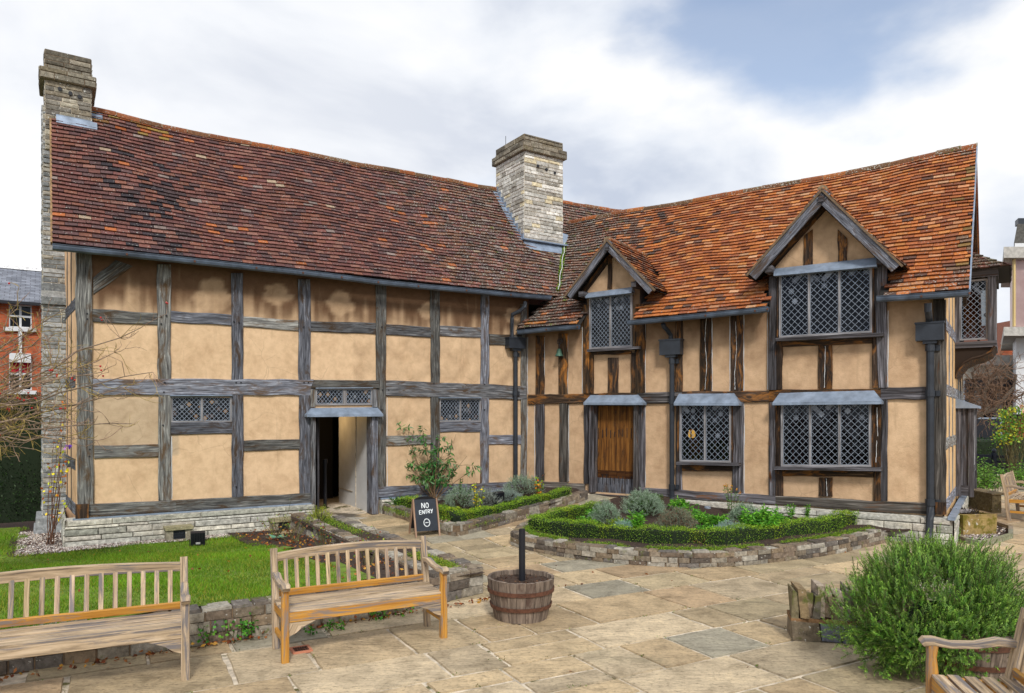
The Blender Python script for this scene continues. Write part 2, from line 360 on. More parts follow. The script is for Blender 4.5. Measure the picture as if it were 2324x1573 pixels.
M['teak']=wood('weathered_teak',[(.11,.085,.065),(.35,.26,.165),(.54,.41,.27),(.63,.50,.35)],patch=(.19,.17,.165),pa=(.50,.60),gs=(2.2,40),pst=(1.3,24))
M['teakO']=wood('varnished_teak',[(.26,.10,.015),(.46,.21,.035),(.56,.28,.05),(.60,.34,.09)],patch=(.24,.19,.16),pa=(.50,.60),pst=(1.6,16),gs=(1.5,30),rough=.55,crack=.4)
M['barrel']=wood('barrel_oak',[(.05,.038,.03),(.13,.10,.08),(.22,.175,.14),(.33,.27,.215)],patch=(.08,.05,.04),pa=(.55,.66),gs=(3,26))
M['signwood']=wood('sign_timber',[(.08,.04,.025),(.24,.14,.085),(.40,.26,.18),(.5,.38,.3)],gs=(2,30))
M['tile']=tile_mat('clay_tile')
M['stone']=stoneish('coursed_stone',sa=(.64,.72))
M['stoneM']=stoneish('mossy_stone',sa=(.67,.73),scale=18,moss=((.11,.12,.03),.60))
M['pane']=plain('glint_tint_pane',(1,1,1),.12,spec=.6,useattr=True)  # painted sky reflections in upper panes, tinted glass in the left wing
M['mortar']=plain('mortar',(.17,.115,.07),.95,var=.25,vs=20,bs=.5)
M['mortarw']=stoneish('pale_mortar',tint=(.58,.50,.39),sa=(.9,.95),scale=9,moss=((.10,.09,.03),.56))
M['lead']=plain('grey_lead',(.25,.31,.40),.5,metal=.25,spec=.5,var=.30,vs=5)
M['gutter']=plain('painted_gutter',(.075,.10,.14),.45,spec=.5,var=.45,vs=4)
M['iron']=plain('black_iron',(.022,.027,.036),.42,spec=.5,var=.3,vs=6)
M['rust']=plain('rusty_iron',(.11,.045,.025),.8,var=.4,vs=30)
M['black']=plain('black_plastic',(.012,.013,.018),.45)
M['slab']=slab_mat('york_stone_slab')
M['came']=plain('lead_came',(.25,.29,.35),.5,metal=.2,spec=.5,var=.3,vs=20)
M['frame']=wood('window_oak',[(.08,.072,.07),(.20,.19,.19),(.33,.32,.33),(.46,.45,.46)],gs=(2,40))
M['glass']=glass_mat('old_glass')
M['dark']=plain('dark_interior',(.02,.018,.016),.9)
M['white']=plain('white_paint',(.66,.67,.68),.6,var=.10,vs=3)
M['red']=plain('red_lath',(.30,.03,.02),.7)
M['soil']=plain('soil',(.045,.028,.02),.95,var=.6,vs=30,bs=1)
M['gravel']=stoneish('pale_gravel',scale=30)
M['leaf']=leafmat('leaf'); M['needle']=leafmat('needle',.55,.2)
M['grass']=leafmat('grass_blade',.6,.35)
M['bark']=plain('bark',(.11,.085,.065),.9,var=.5,vs=25,bs=.6,useattr=True)
M['slate']=stoneish('slate',scale=6)
M['lampglow']=lamp_mat('lamp_glow',(1,.5,.08),2.2)
M['paint']=plain('chalk_paint',(.75,.80,.82),.8,var=.15,vs=60)
M['berry']=plain('red_berry',(.45,.012,.01),.3)
# ------------------------------------------------------------------ generic builders
def timber(W,q,mat,name,parent,o=.03,depth=.14,oin=0,tint=None,wob=.011,seg=None):
    """q: four pixel corners TL,TR,BR,BL (or dict of u,z) laid on wall plane W"""
    P=[W.uz(x,y,o) for x,y in q] if not isinstance(q,dict) else q['uz']
    (u0,z0),(u1,z1),(u2,z2),(u3,z3)=P
    horiz=abs(u1-u0)+abs(u2-u3)>abs(z0-z3)+abs(z1-z2)
    a,b,c,d=[Vector((p[0],p[1])) for p in P]
    if horiz: E0=(a,b); E1=(d,c)      # top edge, bottom edge; run along u
    else: E0=(a,d); E1=(b,c)          # left edge, right edge; run along z
    L=max((E0[1]-E0[0]).length,.05); n=seg or max(3,int(L/.28))
    mb=MB(); t=tint if tint else random.choice([ru(.62,.9),ru(.9,1.2),ru(1.2,1.7)]); br_=random.choice([0,0,.1,.2]); col=(t*(1+br_*.3),t,t*(1-br_),0)
    ou=rnd()*40; ov=rnd()*40; wid=(E0[0]-E1[0]).length; rows=[]
    for i in range(n+1):
        s=i/n; p=E0[0].lerp(E0[1],s); r=E1[0].lerp(E1[1],s); w=wob if 0<i<n else 0
        if horiz: p=p+Vector((0,ru(-w,w))); r=r+Vector((0,ru(-w,w)))
        else: p=p+Vector((ru(-w,w),0)); r=r+Vector((ru(-w,w),0))
        of=o+ru(-.004,.004); e=.012
        pi=p.lerp(r,min(.3,e/wid)); ri=r.lerp(p,min(.3,e/wid))
        rows.append((s*L,[W.pt(p.x,p.y,of-depth),W.pt(p.x,p.y,of-.008),W.pt(pi.x,pi.y,of),W.pt(ri.x,ri.y,of),W.pt(r.x,r.y,of-.008),W.pt(r.x,r.y,of-depth)]))
    vs=[-.1,0,e,wid-e,wid,wid+.1]
    flip=horiz
    for i in range(n):
        for j in range(5):
            pts=[rows[i][1][j],rows[i][1][j+1],rows[i+1][1][j+1],rows[i+1][1][j]]
            uv=[(ou+rows[i][0],ov+vs[j]),(ou+rows[i][0],ov+vs[j+1]),(ou+rows[i+1][0],ov+vs[j+1]),(ou+rows[i+1][0],ov+vs[j])]
            if not flip: pts=pts[::-1]; uv=uv[::-1]
            mb.poly(pts,uv,col)
    for r in (rows[0][1],rows[-1][1]): mb.poly(r,[(ou,ov)]*6,col)
    return mb.build(name,mat,parent)
def rect_mesh_with_holes(W,u0,u1,z0f,z1,holes,colf,o=0,step=.08,ok=lambda u,z:True):
    """plaster surface with real openings; colour stored per vertex"""
    us=sorted(set([u0,u1]+[h[0] for h in holes]+[h[1] for h in holes])); zs=sorted(set([z0f,z1]+[h[2] for h in holes]+[h[3] for h in holes]))
    def dens(a):
        r=[]
        for p,q in zip(a,a[1:]):
            n=max(1,int((q-p)/step)); r+= [p+(q-p)*i/n for i in range(n)]
        return r+[a[-1]]
    us=dens(us); zs=dens(zs)
    V=[]; C=[]
    for z in zs:
        for u in us: V.append(tuple(W.pt(u,z,o+ru(-.002,.002)))); C.append((*colf(u,z),1))
    Fc=[]; n=len(us)
    for j in range(len(zs)-1):
        for i in range(n-1):
            cu=(us[i]+us[i+1])/2; cz_=(zs[j]+zs[j+1])/2
            if any(h[0]<cu<h[1] and h[2]<cz_<h[3] for h in holes) or not ok(cu,cz_): continue
            Fc.append((j*n+i,j*n+i+1,(j+1)*n+i+1,(j+1)*n+i))
    return V,C,Fc
def vmesh(name,V,C,Fc,mat,parent=None,smooth=True):
    me=bpy.data.meshes.new(name); me.from_pydata(V,[],Fc); me.materials.append(mat)
    at=me.attributes.new('Col','FLOAT_COLOR','POINT'); at.data.foreach_set('color',np.array(C,dtype=np.float32).ravel())
    if smooth: me.polygons.foreach_set('use_smooth',np.ones(len(Fc),dtype=bool))
    me.update(); o=bpy.data.objects.new(name,me); scene.collection.objects.link(o)
    if parent is not None: adopt(o,parent)
    return o
def masonry(mb,P,N,U,Zh,course,lens,colf,out=(.010,.024),gap=.008,m=0,inset=.006,z0=0,jit=.005):
    """P(u,z)->point on the core, N(u)->outward; a coursed face of separate rough blocks"""
    z=z0; row=0
    while z<Zh-.02:
        ch=ru(*course); 
        if Zh-(z+ch)<course[0]*.6: ch=Zh-z
        u=0 if row%2 else -ru(.02,lens[0]); 
        while u<U-.01:
            l=ru(*lens)
            if U-(u+l)<lens[0]*.5: l=U-u
            a=max(0,u)+gap/2; b=min(U,u+l)-gap/2; c=z+gap/2; d=z+ch-gap/2
            if b-a>.02 and d-c>.01:
                t=ru(*out); col=colf(a,c); nu=max(1,int((b-a)/.2)) if callable(getattr(N,'curved',None)) else 1
                base=[P(a,c),P(b,c),P(b,d),P(a,d)]; n1=N(a); n2=N(b); nn=[n1,n2,n2,n1]
                j=[Vector((ru(-jit,jit),ru(-jit,jit),ru(-jit,jit)))*.9 for _ in range(4)]
                i_=inset+ru(0,.004)
                top=[P(a+i_,c+i_),P(b-i_,c+i_),P(b-i_,d-i_),P(a+i_,d-i_)]
                top=[q+nn[k]*(t+ru(-.004,.004))+j[k] for k,q in enumerate(top)]
                mid=sum(top,Vector())/4+n1*ru(-.003,.008)
                for k in range(4):
                    mb.poly([top[k],top[(k+1)%4],mid],[(0,0)]*3,col,m)
                    mb.poly([base[k],base[(k+1)%4],top[(k+1)%4],top[k]],None,col,m)
            u+=l
        z+=ch; row+=1
def pick(cs,j=.15):
    def f(*a):
        c=random.choice(cs); k=ru(1-j,1+j); return (c[0]*k,c[1]*k,c[2]*k,0)
    return f
STONE=pick([srgb(150,145,130),srgb(125,120,110),srgb(165,158,140),srgb(110,105,98),srgb(140,130,112),srgb(172,165,148)])
STACK=pick([srgb(205,200,186),srgb(185,176,156),srgb(222,216,202),srgb(170,160,138),srgb(214,192,146),srgb(195,192,186),srgb(230,225,212)])
PLIN=pick([srgb(190,188,178),srgb(172,170,158),srgb(202,197,182),srgb(160,160,148),srgb(186,180,168)])
LOWW=pick([srgb(118,104,90),srgb(148,140,126),srgb(130,118,102),srgb(94,86,78),srgb(158,152,140),srgb(132,116,96),srgb(108,102,96)],.2)
def tile_roof(mb,P,L,S,w,g,colf,keep=lambda p,u,v:True,thick=.026,lift=.038,seam=None):
    """P(u,v) in metres along eave/up slope -> surface point"""
    nv=int(S/g); 
    for j in range(nv+1):
        v=j*g; off=(j%2)*w/2+ru(-.01,.01); u=-off; 
        while u<L:
            ww=w*ru(.94,1.06); a=max(0,u)+.003; b=min(L,u+ww)-.003; v1=min(S,v+g*1.25)
            if b-a>.03 and v1-v>.01:
                p00=P(a,v); p10=P(b,v); p11=P(b,v1); p01=P(a,v1)
                n=(p10-p00).cross(p01-p00).normalized()
                if keep((p00+p11)/2,(a+b)/2,v+g/2):
                    col=colf((a+b)/2,v); l1=lift+ru(-.004,.007); sk=ru(-.006,.006)
                    up=(p01-p00).normalized()
                    A=p00+n*l1+up*sk; B=p10+n*(l1+ru(-.003,.003))+up*(sk+ru(-.004,.004)); C_=p11+n*.004; D=p01+n*.004
                    mb.poly([A,B,C_,D],None,col)
                    mb.poly([A-n*thick,B-n*thick,B,A],None,(col[0]*.5,col[1]*.5,col[2]*.5,0))  # lip colour darkened as shade between courses, with some edge dirt
                    mb.poly([A-n*thick,A,D,D-n*.004],None,col); mb.poly([B,B-n*thick,C_-n*.004,C_],None,col)
            u+=ww
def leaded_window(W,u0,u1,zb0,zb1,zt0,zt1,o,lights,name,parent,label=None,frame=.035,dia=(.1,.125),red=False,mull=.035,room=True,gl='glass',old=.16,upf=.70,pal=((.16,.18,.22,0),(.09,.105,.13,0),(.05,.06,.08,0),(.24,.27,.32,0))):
    """u0..u1, bottom z at left/right, top z at left/right; frame mesh is the window, glass and leading its sub-parts"""
    zb=lambda u: zb0+(zb1-zb0)*(u-u0)/(u1-u0); zt=lambda u: zt0+(zt1-zt0)*(u-u0)/(u1-u0)
    fr=MB()
    def bar(ua,za,ub,zb_,w,th=.05,oo=0):
        p=W.pt(ua,za,o+oo-th/2); q=W.pt(ub,zb_,o+oo-th/2); fr.bar(p,q,th,w,up=(W.o.cross(q-p)).normalized())
    f=frame
    bar(u0,zb(u0)+f/2,u1,zb(u1)+f/2,f); bar(u0,zt(u0)-f/2,u1,zt(u1)-f/2,f)
    ws=(u1-u0-f*2-mull*(lights-1))/lights; segs=[]
    bar(u0+f/2,zb(u0)+f,u0+f/2,zt(u0)-f,f,.049); bar(u1-f/2,zb(u1)+f,u1-f/2,zt(u1)-f,f,.049)
    for i in range(lights):
        a=u0+f+i*(ws+mull); segs.append((a,a+ws))
        if i: um=a-mull/2; bar(um,zb(um)+f,um,zt(um)-f,mull,.055)
    win=fr.build(name,M['frame'],parent)
    if label: win['label']=label
    gm=MB(); cm_=MB(); og=o-.03
    dw,dh=dia
    for (a,b) in segs:
        z0_=min(zb(a),zb(b))+f*.8; z1_=max(zt(a),zt(b))-f*.8
        # border came
        for (pa,pb) in (((a,zb(a)+f),(b,zb(b)+f)),((a,zt(a)-f),(b,zt(b)-f)),((a+.004,zb(a)+f),(a+.004,zt(a)-f)),((b-.004,zb(b)+f),(b-.004,zt(b)-f))):
            p=W.pt(*pa,og+.004); q=W.pt(*pb,og+.004); cm_.bar(p,q,.007,.011,up=(W.o.cross(q-p)).normalized())
        za=(zb(a)+zb(b))/2+f; zc=(zt(a)+zt(b))/2-f
        n=max(1,round((b-a)/dw)); dwx=(b-a)/n; m_=max(1,round((zc-za)/dh)); dhx=(zc-za)/m_
        # glass diamonds
        for i in range(-1,2*n+1):
            for j in range(-1,2*m_+1):
                if (i+j)%2: continue
                cx=a+(i+1)*dwx/2; cz_=za+(j+1)*dhx/2
                pts=[(cx-dwx/2,cz_),(cx,cz_-dhx/2),(cx+dwx/2,cz_),(cx,cz_+dhx/2)]
                pts=[(min(max(x,a),b),min(max(z_,za),zc)) for x,z_ in pts]
                # clip by clamping yields correct half diamonds at the borders
                uq=[]
                for p_ in pts:
                    if not uq or (abs(uq[-1][0]-p_[0])+abs(uq[-1][1]-p_[1]))>1e-5: uq.append(p_)
                if len(uq)>1 and abs(uq[0][0]-uq[-1][0])+abs(uq[0][1]-uq[-1][1])<1e-5: uq.pop()
                if len(uq)<3: continue
                big=.05 if rnd()<.12 else .018
                tx=ru(-big,big); tz=ru(-big,big)
                pc=(1,1,1,0); mi=0
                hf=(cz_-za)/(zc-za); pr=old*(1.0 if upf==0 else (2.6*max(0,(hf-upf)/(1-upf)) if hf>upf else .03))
                if rnd()<pr: mi=1; pc=random.choice(pal)  # pale top-row panes imitate sky reflections; left-wing panes are tinted glass
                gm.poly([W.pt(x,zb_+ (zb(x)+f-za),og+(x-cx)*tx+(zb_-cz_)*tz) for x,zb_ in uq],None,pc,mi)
        # cames: both diagonals
        for sgn in (1,-1):
            for k in range(-n-m_-1,n+m_+2):
                # line through grid nodes: x=(a+ t*dwx), z=za + sgn*(t-k)*dhx
                t0,t1=0,n
                za0=lambda t: sgn*(t-k)
                lo,hi=(k,k+m_) if sgn>0 else (k-m_,k)
                s0=max(t0,lo); s1=min(t1,hi)
                if s1-s0<.05: continue
                pA=(a+s0*dwx,za+sgn*(s0-k)*dhx); pB=(a+s1*dwx,za+sgn*(s1-k)*dhx)
                p=W.pt(pA[0],pA[1]+(zb(pA[0])+f-za),og+.004+sgn*.001); q=W.pt(pB[0],pB[1]+(zb(pB[0])+f-za),og+.004+sgn*.001)
                cm_.bar(p,q,  .005,.0072,up=(W.o.cross(q-p)).normalized())
        if red:
            pass
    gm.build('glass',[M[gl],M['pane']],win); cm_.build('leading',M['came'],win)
    if red:
        rm=MB()
        for (a,b) in segs:
            for fx in (.34,.68):
                uu=a+(b-a)*fx; rm.box(W.pt(uu,(zb(uu)+zt(uu))/2,o-.12),W.d*.011,W.o*.008,Z*((zt(uu)-zb(uu))/2))
        rm.build('red_bar',M['red'],win)
    return win
def lead_hood(W,x0,x1,tx0,tx1,yb0,yb1,yt0,yt1,o,parent,name='lead_hood'):
    """sloping lead sheet: top edge on the wall, bottom edge standing out by o"""
    mb=MB(); B0=W.uz(x0,yb0,o); B1=W.uz(x1,yb1,o); T0=W.uz(tx0,yt0,.035); T1=W.uz(tx1,yt1,.035)
    b0=W.pt(*B0,o); b1=W.pt(*B1,o); t0=W.pt(*T0,.035); t1=W.pt(*T1,.035)
    n=6; R=[[b0.lerp(b1,i/n)+Z*ru(-.003,.003) for i in range(n+1)],[t0.lerp(t1,i/n) for i in range(n+1)]]
    mb.quadgrid(R)
    w0=W.pt(B0[0],B0[1],.03); w1=W.pt(B1[0],B1[1],.03)
    mb.poly([w0,b0,t0]); mb.poly([b1,w1,t1])
    d=Z*-.045
    mb.poly([b0+d,b1+d,b1,b0]); mb.poly([w0+d,b0+d,b0,w0]); mb.poly([b1+d,w1+d,w1,b1]); mb.poly([w0+d,w1+d,b1+d,b0+d])
    return mb.build(name,M['lead'],parent)
def gutter(W,pts,o,parent,r=.062):
    """box-like half round gutter along pixel points on plane offset o"""
    mb=MB(); P=[W.pt(*W.uz(x,y,o),o) for x,y in pts]
    prof=[(-1.0,0),(-1.0,-.5),(-.75,-1.15),(-.2,-1.5),(.3,-1.5),(.85,-1.2),(1.05,-.6),(1.05,0),(1.22,0),(1.22,-.12)]
    p,q=P[0],P[-1]; n=max(2,int((q-p).length/.9)); full=[]
    for i in range(n+1):
        s=i/n; k=s*(len(P)-1); a=min(int(k),len(P)-2); full.append(P[a].lerp(P[a+1],k-a)+Z*ru(-.008,.008))
    rows=[[f+W.o*(x*r)+Z*(z*r) for x,z in prof] for f in full]
    mb.quadgrid(rows)
    for R in (rows[0],rows[-1]): mb.poly(R[:8])
    g=mb.build('gutter',M['gutter'],parent)
    bk=MB()
    for i in range(1,len(full)):
        f=full[i]; d=W.d*.02
        bk.box(f+W.o*(1.1*r)-Z*.05,W.d*.014,W.o*.006,Z*.016)
    if bk.v: bk.build('gutter_bracket',M['rust'],g)
    return g
# ================================================================== THE HOUSE
house=empty('timber_framed_house',(-2,15,0),'long half-timbered house with tan plaster panels, grey oak frame and red clay tile roofs','house')
ZS=.46                                # underside of the sill beams
EA_O=.30; EB_O=.35; RBA=2.3; RBB=3.0
# --- walls: plaster with real door and window openings
uzA=lambda x,y,o=0: WA.uz(x,y,o); uzB=lambda x,y,o=0: WB.uz(x,y,o)
def hole(W,xl,xr,yt,yb,o=0):
    a=W.uz(xl,yt,o); b=W.uz(xr,yb,o); return (a[0],b[0],b[1],a[1])
dA_=hole(WA,716,844,940,1163); dA_=(dA_[0],dA_[1],.10,dA_[3])
HA=[dA_,hole(WA,716,846,882,919),hole(WA,390,524,901,957),hole(WA,999,1090,905,955)]
dB_=hole(WB,1353,1437,919,1122)
HB=[dB_,hole(WB,1340,1432,672,788),hole(WB,1770,1976,618,756),hole(WB,1545,1656,920,1044),hole(WB,1775,1975,916,1056)]
TAN=srgb(220,188,151); TANB=srgb(208,175,140); BROWN=srgb(104,78,58); GREY=srgb(190,168,140)
blobs=[(2.05,4.25,.22,.26),(3.15,4.35,.2,.16),(4.35,4.3,.2,.2),(6.2,4.3,.14,.14),(8.3,4.35,.16,.15)]
def sm(a,b,x):
    t=max(0,min(1,(x-a)/(b-a))); return t*t*(3-2*t)
def mixc(a,b,t): return tuple(a[i]*(1-t)+b[i]*t for i in range(3))
def nz(x,y,s=0):
    return .5+.25*math.sin(x*3.1+s+1.7*math.sin(y*2.3+s))+.25*math.sin(y*4.7+2*s+1.3*math.sin(x*5.1-s))
def colA(u,z):
    c=TAN
    if u<1.5 and 1.4<z<2.4: c=mixc(GREY,TAN,.15)
    if z>3.75:                                # brown wash deepening towards the eaves, with paler repaired patches
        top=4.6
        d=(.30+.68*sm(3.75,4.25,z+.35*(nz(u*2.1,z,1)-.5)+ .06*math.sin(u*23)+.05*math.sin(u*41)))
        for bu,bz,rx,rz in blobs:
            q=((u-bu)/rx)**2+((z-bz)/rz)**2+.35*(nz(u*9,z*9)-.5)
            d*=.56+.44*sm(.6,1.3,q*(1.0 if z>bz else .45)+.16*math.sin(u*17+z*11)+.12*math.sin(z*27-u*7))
        c=mixc(c,BROWN,d)
    elif u>4.6: c=mixc(c,BROWN,.22*nz(u*3,z*3,2))
    return c
def colB(u,z):
    c=mixc(TANB,BROWN,.10*nz(u*3,z*3,4))
    if z>2.6: c=mixc(c,BROWN,sm(2.7,4.1,z+.5*(nz(u*4,z*2,2)-.5))*.78*(1 if u<6.9 else .6))  # brown deepens towards the top of the wall
    if u>7 and z<2.5: c=mixc(c,TAN,.7)
    return c
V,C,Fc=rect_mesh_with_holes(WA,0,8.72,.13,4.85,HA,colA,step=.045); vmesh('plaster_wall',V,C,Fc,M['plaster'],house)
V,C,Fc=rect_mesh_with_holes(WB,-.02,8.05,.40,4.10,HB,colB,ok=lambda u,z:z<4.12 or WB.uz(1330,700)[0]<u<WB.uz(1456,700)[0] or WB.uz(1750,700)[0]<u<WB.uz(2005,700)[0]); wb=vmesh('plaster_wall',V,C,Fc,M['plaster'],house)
def colE(u,z): return mixc(srgb(228,190,140),BROWN,.1*nz(u*3,z*3,3))
# ridge and eave lines read off the photograph
RWA=Wall(A2(0,RBA),dA,-nA); RWB=Wall(B2(0,RBB),dB,-nB)
def prof(W,pts):
    q=[W.uz(x,y) for x,y in pts]
    def f(u):
        if u<=q[0][0]: return q[0][1]
        for a,b in zip(q,q[1:]):
            if u<=b[0]: 
                t=(u-a[0])/(b[0]-a[0]); return a[1]+(b[1]-a[1])*t
        return q[-1][1]
    return f,q
rA,qA=prof(RWA,[(113,230),(249,258),(361,287),(505,316),(624,336),(800,372),(1000,407),(1078,423),(1123,429),(1278,460),(1367,475),(1417,481)])
rB,qB=prof(RWB,[(1278,508),(1419,481),(1547,462),(1702,432),(1862,406),(2006,378),(2096,356),(2217,331)])
eA0=WA.uz(124,553,EA_O); eA1=WA.uz(1250,673,EA_O)
zEA=lambda u: eA0[1]+(eA1[1]-eA0[1])*(u-eA0[0])/(eA1[0]-eA0[0])
eB0=WB.uz(1426,726,EB_O); eB1=WB.uz(2201,658,EB_O)
zEB=lambda u: eB0[1]+(eB1[1]-eB0[1])*(u-eB0[0])/(eB1[0]-eB0[0])
UA0=-.33; UA1=14.6; UB0=-2.4; UB1=qB[-1][0]
print('roofA u',eA0,eA1,qA[0],'B',eB0,eB1,qB[0],qB[-1])
def wob(u,v,s): return .018*math.sin(u*1.7+s)+.014*math.sin(u*3.9+v*2.2+s)+.012*math.sin(v*3.1+u*.7+s)
S_A=math.hypot(RBA+EA_O,rA(4)-zEA(4)); S_B=math.hypot(RBB+EB_O,rB(4)-zEB(4))
def PA(u,v,extra=0):
    uu=UA0+u; t=v/S_A; b=-EA_O+t*(RBA+EA_O); z=zEA(uu)*(1-t)+rA(uu)*t-.10*math.sin(math.pi*t)*.5+wob(uu,v,0)*math.sin(math.pi*min(1,t*1.0))
    return A2(uu,b,z+extra)
def PB(u,v,extra=0):
    uu=UB0+u; t=v/S_B; b=-EB_O+t*(RBB+EB_O); z=zEB(uu)*(1-t)+rB(uu)*t-.04*math.sin(math.pi*t)+wob(uu,v,2)*math.sin(math.pi*t)
    # the verge flares slightly outwards up the slope like the real one
    return B2(uu+(UB1-eB1[0])*0,b,z+extra)
def zmainB(b,u): 
    t=(b+EB_O)/(RBB+EB_O); return zEB(u)*(1-t)+rB(u)*t-.04*math.sin(math.pi*max(0,min(1,t)))
def zmainA(b,u):
    t=(b+EA_O)/(RBA+EA_O); return zEA(u)*(1-t)+rA(u)*t-.05*math.sin(math.pi*max(0,min(1,t)))
def hitA(x,y):      # pixel -> (u,b) on roof A slope
    b=1.0
    lo,hi=-EA_O,RBA
    for _ in range(40):
        m_=(lo+hi)/2; u,z=Wall(A2(0,m_),dA,-nA).uz(x,y)
        if z<zmainA(m_,u): hi=m_
        else: lo=m_
    # ray hits where plane height equals slope
    return Wall(A2(0,lo),dA,-nA).uz(x,y)[0],lo
# chimney placement (front corner on the slope)
def findb(x,y):
    best=None
    for i in range(0,261):
        b=-EA_O+i*.01; u,z=Wall(A2(0,b),dA,-nA).uz(x,y); e=abs(z-zmainA(b,u))
        if best is None or e<best[0]: best=(e,u,b)
    return best[1],best[2]
cu,cb=findb(1190,549); cu1=Wall(A2(0,cb),dA,-nA).uz(1277,549)[0]
WCf=Wall(A2(0,cb),dA,-nA); WCl=Wall(A2(cu,cb),nA,-dA)
cb1=cb+WCl.uz(1126,450)[0]; czt=WCf.uz(1190,303)[1]
print('chimney',cu,cb,cu1,cb1,czt)
# the left end stack
lsb=RBA-.35; WLf=Wall(A2(0,lsb),dA,-nA); lu0=WLf.uz(102,300)[0]; lu1=WLf.uz(206,300)[0]; lzt=WLf.uz(106,111)[1]
print('left stack',lu0,lu1,lzt)
TA=[srgb(140,92,84),srgb(126,84,80),srgb(148,100,90),srgb(116,80,76),srgb(106,78,78),srgb(150,108,96),srgb(132,88,80),srgb(110,84,84),srgb(144,96,80)]
TB=[srgb(212,132,74),srgb(202,122,68),srgb(226,152,86),srgb(188,112,66),srgb(176,104,66),srgb(220,156,110),srgb(160,98,66),srgb(212,130,66),srgb(196,116,64)]
TD=[srgb(116,90,78),srgb(98,80,74),srgb(138,98,78),srgb(124,90,72)]
def colTA(u,v):
    uu=UA0+u; r=rnd(); c=random.choice(TA)
    if .5<uu<1.9 and v<S_A*.7 and rnd()<.55*nz(uu*2,v): c=random.choice([srgb(70,60,66),srgb(62,56,62),srgb(82,66,68)])
    if uu>5 and rnd()<sm(5,9,uu)*.6: c=random.choice(TD)
    if r<.022: c=srgb(196,118,70)
    elif r<.04: c=srgb(158,142,136)
    elif r<.05: c=srgb(188,168,144)
    if v>S_A*.86 and uu<1.8 and rnd()<.5: c=random.choice([srgb(170,140,70),srgb(150,110,60),srgb(180,100,50)])
    k=ru(.82,1.18); al=.22+.5*sm(4.0,8.5,uu)+.25*sm(1.8,.2,uu)*sm(S_A*.8,S_A,v)+ru(-.08,.12)
    return (c[0]*k,c[1]*k,c[2]*k,max(0,min(1,al)))
def colTB(u,v):
    uu=UB0+u; c=random.choice(TB); r=rnd()
    d=max(sm(3.6,.4,uu+.6*nz(uu,v)), .45*sm(.8,.1,v)*nz(uu*2,1))
    if rnd()<d: c=random.choice(TD+[srgb(130,78,56)])
    elif r<.03: c=srgb(124,90,76)
    elif r<.06: c=srgb(224,174,132)
    if uu>UB1-.25 and rnd()<.2: c=random.choice([srgb(140,112,90),srgb(150,120,70)])
    k=ru(.82,1.18); al=.22+.6*d+.55*sm(5,8,uu)*sm(S_B*.86,S_B,v)*1.6+.3*sm(6.6,7.6,uu)*sm(1.2,.3,v)+ru(-.08,.1)
    return (c[0]*k,c[1]*k,c[2]*k,max(0,min(1,al)))
def keepA(p,u,v):
    uu=UA0+u; b=-EA_O+(v/S_A)*(RBA+EA_O)
    if cu-.02<uu<cu1+.02 and b>cb-.02: return False
    if uu>8.6:
        ub,bb=toB(p)
        if bb>-EB_O and ub>.1 and bb<RBB and p.z<zmainB(bb,ub)-.12: return False
    return True
# dormers described by pixels: (wall left/right, eave feet, apex, offset of the barge)
def dormer_def(xl,xr,apex,footL,footR,o):
    a=WB.uz(*apex,o); fl=WB.uz(*footL,o); fr=WB.uz(*footR,o)
    return dict(uc=a[0],za=a[1],ul=fl[0],zl=fl[1],ur=fr[0],zr=fr[1],o=o,wl=WB.uz(xl,700)[0],wr=WB.uz(xr,700)[0])
D1=dormer_def(1330,1456,(1378,541),(1281,671),(1489,657),.36)
D2=dormer_def(1745,2012,(1866,426),(1692,624),(2052,602),.40)
def zdorm(D,u):
    return D['za']-(D['za']-D['zl'])*(D['uc']-u)/(D['uc']-D['ul']) if u<D['uc'] else D['za']-(D['za']-D['zr'])*(u-D['uc'])/(D['ur']-D['uc'])
def keepB(p,u,v):
    uu=UB0+u; b=-EB_O+(v/S_B)*(RBB+EB_O)
    for D in (D1,D2):
        if D['wl']<uu<D['wr'] and p.z<zdorm(D,uu)-.02: return False
    if uu<2.2:
        ua,ba=toA(p)
        if ba>-.1 and ba<RBA and p.z<zmainA(ba,ua)-.12: return False
        if cu-.02<ua<cu1+.02 and cb<ba<cb1: return False
    return True
def roof_part(P,L,S,colf,keep,deckhole=None):
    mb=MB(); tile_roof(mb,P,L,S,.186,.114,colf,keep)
    rf=mb.build('roof',M['tile'],house)
    dk=MB(); n=60; k=24; 
    for i in range(n):
        for j in range(k):
            p=[P(L*i/n,S*j/k),P(L*(i+1)/n,S*j/k),P(L*(i+1)/n,S*(j+1)/k),P(L*i/n,S*(j+1)/k)]
            if keep(sum(p,Vector())/4,L*(i+.5)/n,S*(j+.5)/k): dk.poly([q-Z*.03 for q in p],None,(.05,.04,.035,0))
    dk.build('roof_deck',M['dark'],rf)
    return rf
roofA=roof_part(PA,UA1-UA0,S_A,colTA,keepA); roofB=roof_part(PB,UB1-UB0,S_B,colTB,keepB)
# back slopes, plain tiled sheets that close the volume
mb=MB(); n=40
for i in range(n):
    for (f,zr,ze,rb,u0,u1) in ((A2,rA,zEA,RBA,UA0,UA1),(B2,rB,zEB,RBB,UB0+.3,UB1)):
        a=u0+(u1-u0)*i/n; b=u0+(u1-u0)*(i+1)/n
        for j in range(14):
            s,t=j/14,(j+1)/14; e=(rb+.3); c=random.choice(TB if f is B2 else TA)
            q=lambda u,s:f(u,rb+e*s,zr(u)*(1-s)+ze(u)*s-.02)
            mb.poly([q(b,s),q(a,s),q(a,t),q(b,t)],None,c)
mb.build('back_roof_slope',M['tile'],house)
